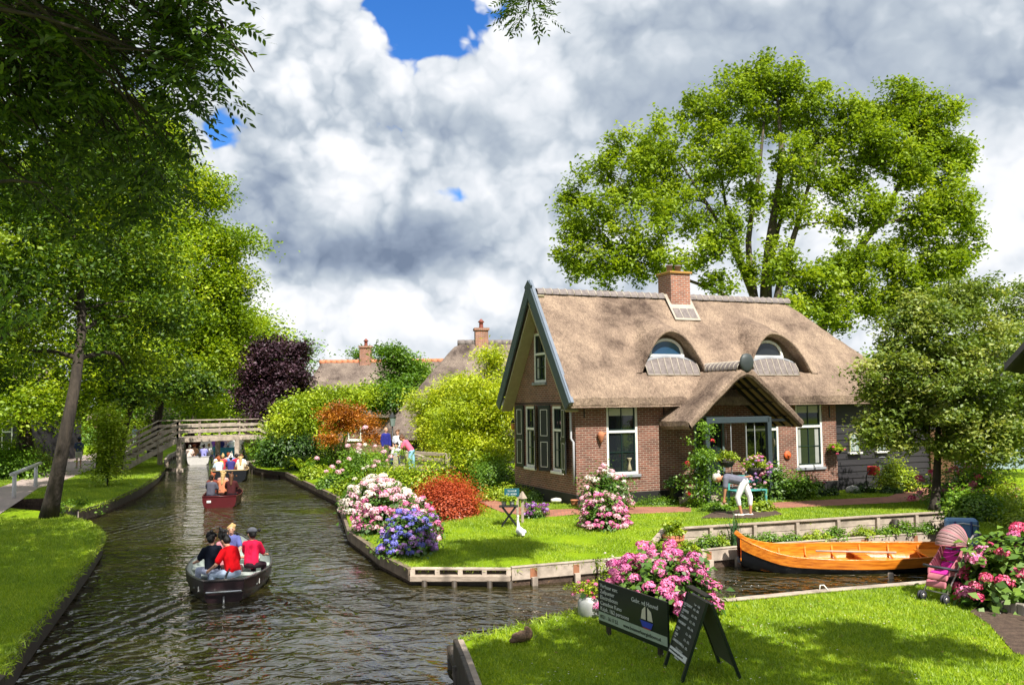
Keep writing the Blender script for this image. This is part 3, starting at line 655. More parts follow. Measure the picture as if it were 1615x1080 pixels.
def build_roof():
    XS = list(np.arange(-.34, 13.101, .09)); YS = list(np.arange(-.45, 2*RY+.451, .09)); YS = [y for y in YS if abs(y-YD) > .03]
    ys = sorted(YS+[YD-.001, YD+.001])
    def top(x, y):
        z = roof_z(x, y)
        if y >= YD:
            for (c, _), (wl, wr) in zip(DORM, ((1.25, 1.50), (1.15, 1.85))):
                if c-wl < x < c+wr and y < 2.2: z = smax(z, hood(x, y, c, wr, wl), .16) if y > YD+.05 else max(z, hood(x, y, c, wr, wl))
        return z
    nx, ny = len(XS), len(ys)
    def jit(x, y): return .012*math.sin(7*x+3*y)+.01*math.sin(13*x-5*y)
    V = [(x, y, top(x, y)+jit(x, y)) for x in XS for y in ys]
    Fc = []; ky = [i for i, y in enumerate(ys) if abs(y-(YD-.001)) < 1e-6][0]
    for i in range(nx-1):
        for j in range(ny-1):
            if j == ky:
                continue
            Fc.append((i*ny+j, (i+1)*ny+j, (i+1)*ny+j+1, i*ny+j+1))
    # stitch the step where there is no opening
    TH = .30
    for i in range(nx-1):
        a, b, c, d = i*ny+ky, (i+1)*ny+ky, (i+1)*ny+ky+1, i*ny+ky+1
        if V[c][2]-V[b][2] < .05 and V[d][2]-V[a][2] < .05: Fc.append((a, b, c, d))
    mb = MB(); mb.add(V, Fc, True)
    # eave: rounded thick edge all round, then underside
    rim = [(x, -.45) for x in XS]+[(13.1, y) for y in ys[1:]]+[(x, 2*RY+.45) for x in XS[::-1][1:]]+[(-.34, y) for y in ys[::-1][1:]]
    def inn(x, y, k): return (min(max(x, -.34+ (0 if x < 0 else 0)), 13.1-k), min(max(y, -.45+k), 2*RY+.45-k))
    lv = []
    for (dz, k) in ((0, 0), (-.08, -.035), (-.2, -.03), (-.27, .02), (-.30, .35)):
        row = []
        for (x, y) in rim:
            xx, yy = inn(x, y, k)
            row.append((xx, yy, roof_z(x, y)+jit(x, y)+dz+(0.02 if k > .1 else 0)))
        lv.append(row)
    n = len(rim)
    for a in range(len(lv)-1):
        vs = lv[a]+lv[a+1]; mb.add(vs, [(i+1, i, n+i, n+i+1) for i in range(n-1)], True)
    # underside
    V2 = [(x, y, roof_z(x, y)-.28) for x in XS[::4] for y in ys[::4]]; ny2 = len(ys[::4]); nx2 = len(XS[::4])
    mb.add(V2, [(i*ny2+j, i*ny2+j+1, (i+1)*ny2+j+1, (i+1)*ny2+j) for i in range(nx2-1) for j in range(ny2-1)], True)
    # hood mouths: thick reed rim turning in to the window
    for (c, wc), (wl, wr) in zip(DORM, ((1.25, 1.50), (1.15, 1.85))):
        ring = []
        for t in np.linspace(-1, 1, 61):
            x = c+(t*wr if t > 0 else t*wl); zt = max(hood(x, YD, c, wr, wl), roof_z(x, YD)); ring.append((x, zt))
        rows = []
        def inset(k, dy):
            row = []
            for (x, z) in ring:
                zz = max(z-k*1.0, roof_z(x, YD)-.02); sx = c+(x-c)*(1-k*.25); row.append((sx, YD+dy, zz if z-roof_z(x, YD) > .02 else roof_z(x, YD)-.02))
            return row
        rows = [inset(0, 0), inset(.03, -.05), inset(.08, -.06), inset(.13, -.02), inset(.16, .14), inset(.17, .60)]
        m = len(ring)
        for a in range(len(rows)-1): mb.add(rows[a]+rows[a+1], [(i, i+1, m+i+1, m+i) for i in range(m-1)], True)
    rf = mb.build('roof', THATCH, house)
    return rf
roof = build_roof()
# ridge tiles
def ridge(x0, x1, n, parent, z=RZ, y=RY, r=.17, tilt=0):
    mb = MB(); mo = MB()
    for i in range(n):
        a = x0+(x1-x0)*i/n; b = x0+(x1-x0)*(i+1)/n
        vs = []; fs = []
        K = 8
        for (xx, rr) in ((a+.012, r), (b-.012, r*1.05)):
            for k in range(K+1):
                t = math.pi*(k/K); vs.append((xx, y-math.cos(t)*rr*1.15, z-.16+math.sin(t)*rr*1.15))
        fs = [(k, k+1, K+1+k+1, K+1+k) for k in range(K)]; mb.add(vs, [f[::-1] for f in fs], True)
        mo.tube([(b, y-math.cos(math.pi*k/8)*r*1.2, z-.16+math.sin(math.pi*k/8)*r*1.2) for k in range(9)], .018, 5)
    o = mb.build('ridge_tiles', RTILE, parent); mo.build('mortar_joints', MORTAR, o)
ridge(-.20, 4.5, 18, roof); ridge(5.5, 9.75, 16, roof)
# walls
def wall_with_holes(mb, axis, off, a0, a1, z0, z1, holes, thick=.12, flip=1):
    """rectangular wall facing out with rectangular openings and reveals; axis 'x': runs along x at y=off"""
    xs = sorted({a0, a1, *[h[0] for h in holes], *[h[1] for h in holes]}); zs = sorted({z0, z1, *[h[2] for h in holes], *[h[3] for h in holes]})
    P = lambda a, z, d=0: (a, off+d, z) if axis == 'x' else (off+d, a, z)
    for i in range(len(xs)-1):
        for j in range(len(zs)-1):
            cx, cz = (xs[i]+xs[i+1])/2, (zs[j]+zs[j+1])/2
            if any(h[0] < cx < h[1] and h[2] < cz < h[3] for h in holes): continue
            q = [P(xs[i], zs[j]), P(xs[i+1], zs[j]), P(xs[i+1], zs[j+1]), P(xs[i], zs[j+1])]
            mb.add(q if flip > 0 else q[::-1], [(0, 1, 2, 3)])
    for (h0, h1, c0, c1) in holes:
        for (p, q) in (((h0, c0), (h1, c0)), ((h1, c0), (h1, c1)), ((h1, c1), (h0, c1)), ((h0, c1), (h0, c0))):
            mb.add([P(*p), P(*q), P(*q, thick), P(*p, thick)], [(3, 2, 1, 0)])
F_HOLES = [(1.02, 2.08, .85, 2.93), (8.02, 9.11, .80, 2.91), (4.15, 5.12, .15, 2.45), (6.0, 7.32, .75, 2.45)]
wf = MB(); wall_with_holes(wf, 'x', 0, 0, HL, .32, 3.3, F_HOLES)
wf.add([(HL, 0, .32), (HL, .25, .32), (HL, .25, 3.3), (HL, 0, 3.3)], [(0, 1, 2, 3)])
G_HOLES = [(2.9, 3.7, .93, 2.9), (.92, 1.62, .93, 2.9)]
wg = wf; wall_with_holes(wg, 'y', 0, 0, HWd, .32, 3.1, G_HOLES, flip=-1)
# gable triangle with the tall upper window
tw = (2.03, 2.95, 3.66, 5.24)
def gable_pts():
    lz = lambda y: min(3.2+(y+.45)*SL, 3.2+(2*RY+.45-y)*SL)-.16
    ys = sorted({0, HWd, RY, tw[0], tw[1], *np.linspace(0, HWd, 15)})
    for a, b in zip(ys[:-1], ys[1:]):
        ta, tb = lz(a), lz(b)
        if a >= tw[0]-1e-6 and b <= tw[1]+1e-6:
            wg.add([(0, a, 3.1), (0, b, 3.1), (0, b, tw[2]), (0, a, tw[2])], [(3, 2, 1, 0)])
            wg.add([(0, a, tw[3]), (0, b, tw[3]), (0, b, tb), (0, a, ta)], [(3, 2, 1, 0)])
        else: wg.add([(0, a, 3.1), (0, b, 3.1), (0, b, tb), (0, a, ta)], [(3, 2, 1, 0)])
    for (p, q) in (((tw[0], tw[2]), (tw[1], tw[2])), ((tw[1], tw[2]), (tw[1], tw[3])), ((tw[1], tw[3]), (tw[0], tw[3])), ((tw[0], tw[3]), (tw[0], tw[2]))):
        wg.add([(0, *p), (0, *q), (.12, *q), (.12, *p)], [(0, 1, 2, 3)])
gable_pts()
wf.add([(0, HWd, .32), (HL, HWd, .32), (HL, HWd, 3.1), (0, HWd, 3.1)], [(3, 2, 1, 0)])
wf.build('wall', BRICK, house)
MB().box((-.02, -.02, -.6), (HL+.01, HWd+.02, .32)).build('plinth', PLINTH, house)
ib = MB(); ib.box((.45, .5, .33), (HL-.2, HWd-.3, 3.0)); ib.build('interior', plain('dark_interior', (.02, .018, .016, 1)), house)

def window(parent, x0, x1, z0, z1, M, panes=((.30, 2, 1), (.70, 2, 2)), sill=True, fw=.075, blind=False, curtains=False, frame_mat=None, sash=None, depth=.05, name='window'):
    """M maps (x, out, z) so that out is towards the outside"""
    fm = frame_mat or WHITE; sm = sash or GREENP
    fr = MB()
    fr.box((x0-.004, -depth, z0), (x0+fw, .035, z1), M); fr.box((x1-fw, -depth, z0), (x1+.004, .035, z1), M); fr.box((x0+fw, -depth, z1-fw), (x1-fw, .035, z1+.004), M); fr.box((x0+fw, -depth, z0), (x1-fw, .035, z0+fw), M)
    H = z1-z0-2*fw; z = z1-fw; w = fr
    if len(panes) > 1:
        zt = z-H*panes[0][0]; fr.box((x0+fw, -depth, zt-.035), (x1-fw, .04, zt+.035), M)
    win = fr.build(name, fm, parent)
    sh = MB(); gl = MB()
    for k, (fz, cx, cz) in enumerate(panes):
        zt = z-(.035 if k else 0); zb = z-H*fz+(.035 if k < len(panes)-1 else 0)
        a, b = x0+fw, x1-fw; s = .035
        sh.box((a, -.035, zb), (a+s, .012, zt), M); sh.box((b-s, -.035, zb), (b, .012, zt), M); sh.box((a+s, -.035, zt-s), (b-s, .012, zt), M); sh.box((a+s, -.035, zb), (b-s, .012, zb+s), M)
        for i in range(1, cx): xx = a+(b-a)*i/cx; sh.box((xx-.012, -.03, zb+s), (xx+.012, .008, zt-s), M)
        for j in range(1, cz): zz = zb+(zt-zb)*j/cz; sh.box((a+s, -.028, zz-.012), (b-s, .006, zz+.012), M)
        gl.box((a+.01, -.025, zb+.01), (b-.01, -.018, zt-.01), M)
        z -= H*fz
    sh.build('sash', sm, win)
    g = gl.build('pane', GLASS, win)
    if blind:
        a, b = x0+fw+.04, x1-fw-.04; MB().box((a, -.016, z1-fw-.04-.22), (a+(b-a)/2-.02, -.012, z1-fw-.04), M).box((a+(b-a)/2+.02, -.016, z1-fw-.04-.22), (b, -.012, z1-fw-.04), M).build('blind', BLIND, win)
    if curtains:
        MB().box((x0+fw+.05, -.016, z0+fw+.05), (x0+fw+.15, -.012, z1-.8), M).box((x1-fw-.2, -.016, z0+fw+.05), (x1-fw-.05, -.012, z1-.8), M).build('curtain', CURT, win)
    if sill:
        MB().box((x0-.07, -.02, z0-.09), (x1+.07, .11, z0), M, .01).build('sill', LEAD if sill == 'lead' else WHITE, win)
    return win
def MF(y=0.0):   # facade: local (x, out, z) -> (x, y-out, z)
    return Matrix(((1, 0, 0, 0), (0, -1, 0, y), (0, 0, 1, 0), (0, 0, 0, 1)))
def MG(x=0.0):   # gable: (a, out, z) -> (x-out, a, z)
    return Matrix(((0, -1, 0, x), (1, 0, 0, 0), (0, 0, 1, 0), (0, 0, 0, 1)))
w1 = window(house, 1.02, 2.08, .85, 2.93, MF(.05), ((.38, 2, 1), (.62, 2, 2)), 'lead', blind=True)
va = MB().lathe([(.06, .96), (.075, .98), (.035, 1.12), (.022, 1.22), (.07, 1.30), (.075, 1.33)], (1.80, .045, 0), 12); va.build('vase', CREAM, w1)
w2 = window(house, 8.02, 9.11, .80, 2.91, MF(.05), ((.36, 2, 1), (.64, 2, 2)), 'lead', blind=True, curtains=True)
w3 = window(house, 6.0, 7.32, .75, 2.45, MF(.05), ((.2, 1, 1), (.8, 2, 1)), 'lead')
wl1 = window(house, 2.9, 3.7, .93, 2.9, MG(.05), ((.36, 2, 1), (.64, 2, 2)), True, curtains=True)
wl2 = window(house, .92, 1.62, .93, 2.9, MG(.05), ((.36, 2, 1), (.64, 2, 2)), True, curtains=True)
wt = window(house, tw[0], tw[1], tw[2], tw[3], MG(.05), ((.42, 2, 1), (.58, 2, 2)), 'lead', curtains=True)
def shutter(y0, y1, ang, hinge):
    mb = MB(); L = y1-y0; sg = 1
    M = MG(-.03) @ Matrix.Translation((hinge, 0, 0)) @ Matrix.Rotation(ang, 4, 'Z') @ Matrix.Translation((y0-hinge, 0, 0))
    mb.box((0, 0, .90), (L, .035, 2.93), M, .004); s = mb.build('shutter', BLACKP, house)
    t = MB()
    for (a, b) in ((1.02, 1.80), (1.98, 2.80)):
        x0, x1 = .10, L-.10; q = .016
        for (p0, p1) in (((x0, a), (x0+q, b)), ((x1-q, a), (x1, b)), ((x0+q, a), (x1-q, a+q)), ((x0+q, b-q), (x1-q, b))):
            t.box((p0[0], .034, p0[1]), (p1[0], .042, p1[1]), M)
    t.build('panel_trim', WHITE, s)
shutter(3.76, 4.26, math.radians(8), 3.76); shutter(2.36, 2.86, math.radians(-22), 2.86); shutter(1.68, 2.18, math.radians(22), 1.68); shutter(.30, .86, math.radians(-14), .86)
# lintel bands, down pipe, wall anchors
MB().box((-.008, .1, 2.95), (.0, HWd-.1, 3.02)).build('lintel_band', plain('dark_brick_band', (.06, .035, .03, 1)), house)
MB().tube([(-.02, .12, 3.0), (-.10, .12, 2.9), (-.10, .12, 1.95), (-.05, .06, 1.85), (-.05, .06, .6)], .035, 8).build('down_pipe', plain('grey_zinc_pipe', (.42, .42, .45, 1), .4), house)
for xx, zz in ((.28, 2.75), (3.0, 2.78), (9.42, 2.6)): MB().box((xx-.012, -.03, zz-.2), (xx+.012, 0, zz+.2)).build('wall_anchor', BLACKP, house)
# barge boards and soffit on the gable
def barge():
    bb = MB(); sf = MB()
    apex = (RY, RZ+.28); fe = (-.52, 3.0); be = (2*RY+.52, 3.0)
    def board(p, q, x0, x1, w0, m, o0=0):
        d = Vector((0, q[0]-p[0], q[1]-p[1])).normalized(); n = Vector((0, -d.z, d.y)); n = n if n.z < 0 else -n
        P = [Vector((0, *p))+n*o0, Vector((0, *q))+n*o0, Vector((0, *q))+n*w0, Vector((0, *p))+n*w0]
        vs = [v+Vector((x0, 0, 0)) for v in P]+[v+Vector((x1, 0, 0)) for v in P]
        m.add(vs, [(0, 1, 2, 3), (7, 6, 5, 4), (0, 4, 5, 1), (1, 5, 6, 2), (2, 6, 7, 3), (3, 7, 4, 0)])
    board(apex, fe, -.46, -.40, .34, bb); board(apex, be, -.463, -.403, .34, bb)
    bb.build('barge_board', BLUEG, house)
    b2 = MB(); board(apex, fe, -.398, -.30, .06, b2, -.02); board(apex, be, -.398, -.30, .06, b2, -.02); b2.build('verge_cap', plain('verge_blue_grey', (.17, .20, .25, 1), .4), house)
    board((RY, RZ-.02), (-.42, 2.95), -.40, .0, .36, sf, .31); board((RY, RZ-.02), (2*RY+.42, 2.95), -.401, -.001, .36, sf, .31)
    sf.build('soffit', CREAM, house)
    for yy in (-.30, 2*RY+.16):
        MB().box((-.40, yy-.08, 2.92), (-.02, yy+.22, 3.14), None, .01).build('eave_box', WHITE, house)
    MB().prism([(-.03, 0), (.09, 0), (.03, .2)], 0, .01)
barge()
# chimney
ch = MB(); ch.box((4.62, RY-.40, 6.0), (5.38, RY+.40, 7.30)); chim = ch.build('chimney', BRICK2, roof)
MB().box((4.56, RY-.46, 7.30), (5.44, RY+.46, 7.37), None, .01).build('cap', plain('mossy_cap', (.42, .22, .05, 1)), chim)
for xx in (4.83, 5.17): MB().lathe([(.10, 7.37), (.10, 7.60), (.115, 7.60), (.115, 7.64), (.08, 7.64)], (xx, RY, 0), 12).build('chimney_pot', plain('grey_pot', (.22, .19, .18, 1)), chim)
fl = MB(); n_ = Vector((0, -SL, 1)).normalized()
def roofp(x, t, up=.03): # point on front slope at distance t below the ridge
    y = RY-t; return Vector((x, y, 3.2+(y+.45)*SL))+n_*up
fl.add([roofp(4.50, .78, .05), roofp(5.50, .78, .05), roofp(5.50, .05, .1), roofp(4.50, .05, .1), roofp(4.50, .78, -.05), roofp(5.50, .78, -.05)], [(0, 1, 2, 3), (4, 5, 1, 0)])
fo = fl.build('chimney_apron', MORTAR, chim)
ft = MB()
for k in range(3):
    a = 4.58+k*.29; ft.add([roofp(a, .72, .065), roofp(a+.25, .72, .065), roofp(a+.25, .46, .085), roofp(a, .46, .085), roofp(a, .72, .03), roofp(a+.25, .72, .03)], [(0, 1, 2, 3), (4, 5, 1, 0)])
ft.build('slate', RTILE, fo)
# dormer windows
for (c, wc), gm, R in zip(DORM, (GLASSB, GLASS), (.63, .63)):
    y = YD+.30; z0 = 4.42; K = 24
    arc = [(wc+R*math.cos(math.pi*k/K), z0+.55*math.sin(math.pi*k/K)) for k in range(K+1)]
    inn = [(wc+(R-.085)*math.cos(math.pi*k/K), z0+.05+(.55-.125)*math.sin(math.pi*k/K)) for k in range(K+1)]
    fr = MB()
    for (o_, i_, ya, yb) in ((arc, inn, y-.05, y+.05),):
        vs = [(p[0], ya, p[1]) for p in o_]+[(p[0], ya, p[1]) for p in i_]+[(p[0], yb, p[1]) for p in o_]+[(p[0], yb, p[1]) for p in i_]; n = K+1
        fs = [(k, n+k, n+k+1, k+1) for k in range(K)]+[(n+k, 3*n+k, 3*n+k+1, n+k+1) for k in range(K)]+[(k, k+1, 2*n+k+1, 2*n+k) for k in range(K)]
        fr.add(vs, fs)
    fr.box((wc-R, y-.07, z0-.03), (wc+R, y+.05, z0+.05))
    dw = fr.build('dormer_window', WHITE, house)
    g = MB(); g.add([(p[0], y, p[1]) for p in inn], [tuple(range(K+1))[::-1]]); g.build('pane', gm, dw)
    g = MB(); i2 = [(wc+(R-.05)*math.cos(math.pi*k/K), z0+.03+(.55-.09)*math.sin(math.pi*k/K)) for k in range(K+1)]
    vs = [(p[0], y-.02, p[1]) for p in i2]+[(wc+(p[0]-wc)*.95, y-.02, z0+.03+(p[1]-z0-.03)*.94) for p in i2]; g.add(vs, [(k, K+1+k, K+2+k, k+1) for k in range(K)]); g.build('sash', plain('cream_sash', (.6, .55, .38, 1)), dw)
    # dark cheek wall filling the mouth behind
    ck = MB(); pts = []
    for t in np.linspace(-1, 1, 41):
        wr, wl = ((1.50, 1.25) if c < 5 else (1.85, 1.15)); x = c+(t*wr if t > 0 else t*wl); pts.append((c+(x-c)*.98, max(hood(x, YD, c, wr, wl)-.05, roof_z(x, YD)-.05)))
    ck.add([(p[0], y+.06, p[1]) for p in pts]+[(p[0], y+.06, 3.9) for p in pts], [(k, 41+k, 42+k, k+1) for k in range(40)]); ck.build('dormer_cheek', THATCH, house)
    # curved tile apron below
    ap = MB(); jo = MB(); x0, x1 = c-.88, c+1.0; NT_ = 8
    def app(x, s):
        # s 0 at sill, 1 at lower edge
        ya = YD+.16-(s)*.36; return Vector((x, ya, (4.40 if s == 0 else 0) or roof_z(x, ya)+.05+(1-s)*.0))
    rows = []
    for s, dy, zz in ((0, .24, 4.44), (.4, .12, 4.36), (.8, -.02, None), (1., -.10, None)):
        row = []
        for k in range(NT_*3+1):
            x = x0+(x1-x0)*k/(NT_*3); ya = YD+dy; sag = .16*((x-(x0+x1)/2)/((x1-x0)/2))**2
            rz = roof_z(x, ya); z = (zz-sag if zz else rz+(.13 if s < .9 else .03)); row.append((x, ya, max(z, rz+.025)))
        rows.append(row)
    m = NT_*3+1
    for a in range(3): ap.add(rows[a]+rows[a+1], [(i+1, i, m+i, m+i+1) for i in range(m-1)], True)
    a_ = ap.build('tile_apron', RTILE, roof)
    for k in range(NT_+1): jo.tube([Vector(rows[r][k*3])+Vector((0, -.005, .008)) for r in range(1, 4)], .016, 5)
    jo.tube([Vector(rows[3][k])+Vector((0, 0, .01)) for k in range(m)], .02, 5); jo.build('mortar_joints', MORTAR, a_)
    MB().add([Vector(rows[0][k])+Vector((0, .02, .02)) for k in range(m)]+[Vector(rows[1][k])+Vector((0, 0, .012)) for k in range(m)], [(i+1, i, m+i, m+i+1) for i in range(m-1)]).build('lead_strip', LEAD, a_)

# porch roof
PC, PP, PW, PZ, PE = 4.88, 1.62, 2.05, 4.12, 2.42
def porch():
    mb = MB(); K = 22; J = 16; th = .24
    def z_at(s): return PZ-(PZ-PE)*abs(s)**1.0 if True else 0
    rows_t = []; rows_b = []
    ys = np.linspace(-PP, 1.0, J)
    for y in ys:
        rt = []; rb = []
        for k in range(-K, K+1):
            s = k/K; x = PC+s*PW; z = PZ-(PZ-PE)*(abs(s)**1.06)-.10*max(0, .12-abs(s))/.12+.02*math.sin(9*x+4*y)*.5
            rt.append((x, y, z+.03*math.exp(-((y+PP)/.1)**2)*-1)); rb.append((PC+s*(PW-.06), y, z-.30+.05*abs(s)))
        rows_t.append(rt); rows_b.append(rb)
    n = 2*K+1
    for j in range(J-1):
        mb.add(rows_t[j]+rows_t[j+1], [(i, i+1, n+i+1, n+i) for i in range(n-1)], True)
        mb.add(rows_b[j]+rows_b[j+1], [(i+1, i, n+i, n+i+1) for i in range(n-1)], True)
    # rounded front edge and lower edges
    ft, fb = rows_t[0], rows_b[0]; r1 = [(x, -PP-.05, z-.07) for x, y, z in ft]; r2 = [(x, -PP-.05, z+.07) for x, y, z in fb]
    for a, b in ((ft, r1), (r1, r2), (r2, fb)): mb.add(a+b, [(i+1, i, n+i, n+i+1) for i in range(n-1)], True)
    for e, f in ((0, 1), (n-1, -1)):
        t = [r[e] for r in rows_t]; b = [r[e] for r in rows_b]; m = J; md = [((p[0]+q[0])/2-.04*f, p[1], (p[2]+q[2])/2-.02) for p, q in zip(t, b)]
        for a, c in ((t, md), (md, b)): mb.add(a+c, [((i, i+1, m+i+1, m+i) if f > 0 else (i+1, i, m+i, m+i+1)) for i in range(m-1)], True)
    pr = mb.build('porch_roof', THATCH, house)
    # ridge tiles of the porch
    rt = MB(); jt = MB(); NN = 10; Kk = 8
    for i in range(NN):
        a = -PP+.02+i*(PP+.45)/NN; b = a+(PP+.45)/NN
        vs = [(PC-math.cos(math.pi*k/Kk)*.30, yy, PZ-.19+math.sin(math.pi*k/Kk)*.25) for yy in (a+.01, b-.01) for k in range(Kk+1)]
        rt.add(vs, [(k, Kk+1+k, Kk+2+k, k+1) for k in range(Kk)], True)
        jt.tube([(PC-math.cos(math.pi*k/8)*.31, a, PZ-.19+math.sin(math.pi*k/8)*.26) for k in range(9)], .016, 5)
    o = rt.build('ridge_tiles', RTILE, pr); jt.build('mortar_joints', MORTAR, o)
    MB().lathe([(.02, .30), (.15, .27), (.23, .15), (.25, .03), (.23, -.08), (.15, -.2), (.05, -.27)], (0, 0, 0), 16, M=Matrix.Translation((PC, -PP-.04, PZ-.02)) @ Matrix.Diagonal((1, .35, 1, 1))).build('ridge_cap', plain('slate_cap', (.045, .055, .055, 1), .5), pr)
    # rafters and battens seen from below
    rf = MB()
    for y in np.linspace(-PP+.25, -.15, 4):
        for sg in (-1, 1): rf.beam((PC, y, PZ-.36), (PC+sg*(PW-.15), y, PE-.20), .07, .09)
    rf.build('rafter', plain('rafter_black', (.012, .010, .010, 1)), pr)
    bt = MB()
    for s in (.25, .5, .75):
        for sg in (-1, 1): bt.beam((PC+sg*s*PW, -PP+.1, PZ-(PZ-PE)*s-.33), (PC+sg*s*PW, 0, PZ-(PZ-PE)*s-.33), .12, .02)
    bt.build('batten', plain('rafter_black', (.012, .010, .010, 1)), pr)
    cl = MB()
    for sg in (-1, 1):
        a = (PC, -PP+.06, PZ-.315); b = (PC+sg*(PW-.1), -PP+.06, PE-.245); c = (b[0], 0, b[2]); d = (a[0], 0, a[2]); cl.add([a, b, c, d], [(0, 1, 2, 3) if sg < 0 else (3, 2, 1, 0)])
    cl.build('porch_ceiling', plain('reed_ceiling', (.30, .20, .10, 1)), pr)
    # beam, posts
    po = MB(); po.box((3.52, -1.50, 2.34), (5.78, -1.36, 2.52), None, .01); po.build('porch_beam', plain('porch_slate_paint', (.045, .062, .072, 1), .4), house)
    for xx in (3.55, 5.78): MB().box((xx-.075, -1.5, -.2), (xx+.075, -1.36, 2.34 if xx < 5 else 2.5), None, .01).build('porch_post', plain('porch_slate_paint', (.045, .062, .072, 1), .4), house)
    MB().box((5.78, -1.46, 2.36), (6.75, -1.40, 2.44)).build('porch_tie', BLACKP, house)
    # glazed screen rods and door
    for xx in (4.42, 4.97, 5.28): MB().box((xx-.012, -1.42, .3), (xx+.012, -1.40, 2.34)).build('screen_bar', LEAD, house)
    d = MB(); d.box((4.15, .05, .15), (5.12, .10, 2.45)); dd = d.build('door', GREENP, house)
    MB().box((4.30, .03, .9), (4.58, .05, 2.3)).box((4.68, .03, .9), (4.96, .03+.02, 2.3)).build('pane', GLASS, dd)
    MB().ball((4.22, .0, 1.15), .035).build('handle', LEAD, dd)
    fr = MB(); fr.box((4.07, -.02, .15), (4.15, .1, 2.53)).box((5.12, -.02, .15), (5.20, .1, 2.53)).box((4.15, -.02, 2.45), (5.12, .1, 2.53)); fr.build('door_frame', plain('grey_green_paint', (.12, .16, .16, 1)), house)
porch()
# boarded annexe continuing the facade
ann = empty('boarded_annexe', HW(HL, 0, 0), HA, 'black weatherboarded annexe with small arched window right of the brick wall', 'annexe')
bd = MB(); z = -.5; k = 0
while z < 3.15:
    bd.add([(.03, .10, z), (5.6, .10, z), (5.6, .13, z+.24), (.03, .13, z+.24)], [(0, 1, 2, 3)]); bd.add([(.03, .10, z), (.03, .13, z), (5.6, .13, z), (5.6, .10, z)], [(0, 1, 2, 3)]); z += .215
bd.box((.03, .14, -.6), (5.6, 4.2, 3.0)); bd.build('boarding', TARB, ann)
def arched(xc, zb, w, h):
    K = 12; R_ = w/2; arc = [(xc+R_, zb)]+[(xc+R_*math.cos(math.pi*k/K), zb+h-R_+R_*math.sin(math.pi*k/K)) for k in range(K+1)]+[(xc-R_, zb)]
    s = .82; inn = [(xc+(p[0]-xc)*s, zb+.04+(p[1]-zb)*.87) for p in arc]; n = len(arc); f = MB()
    f.add([(p[0], .05, p[1]) for p in arc]+[(p[0], .05, p[1]) for p in inn], [(k, k+1, n+k+1, n+k)[::-1] for k in range(n-1)])
    f.add([(p[0], .05, p[1]) for p in arc]+[(p[0], .13, p[1]) for p in arc], [(k, k+1, n+k+1, n+k) for k in range(n-1)])
    w_ = f.build('arched_window', plain('mossy_frame', (.34, .36, .15, 1)), ann)
    g = MB().add([(p[0], .07, p[1]) for p in inn], [tuple(range(n))[::-1]]); g.build('pane', glass_mat('pale_glass', (.25, .30, .30, 1)), w_)
    MB().box((xc-.01, .05, zb+.05), (xc+.01, .068, zb+h*.85)).box((xc-R_*.8, .05, zb+h*.45), (xc+R_*.8, .068, zb+h*.48)).build('glazing_bar', WHITE, w_)
    MB().box((xc-R_-.06, -.02, zb-.06), (xc+R_+.06, .13, zb), None, .008).build('sill', WHITE, w_)
arched(.82, 1.22, .44, .66); arched(2.0, 1.22, .44, .66)
MB().box((4.2, .03, -.2), (5.3, .09, 1.9)).build('door', plain('brown_door', (.12, .06, .03, 1)), ann)

# ================================================================== trees
def B(px, py, Y, rx, rz, w=1.0, ry=None): return (DP(px, py, Y), rx, ry or rx, rz, w)
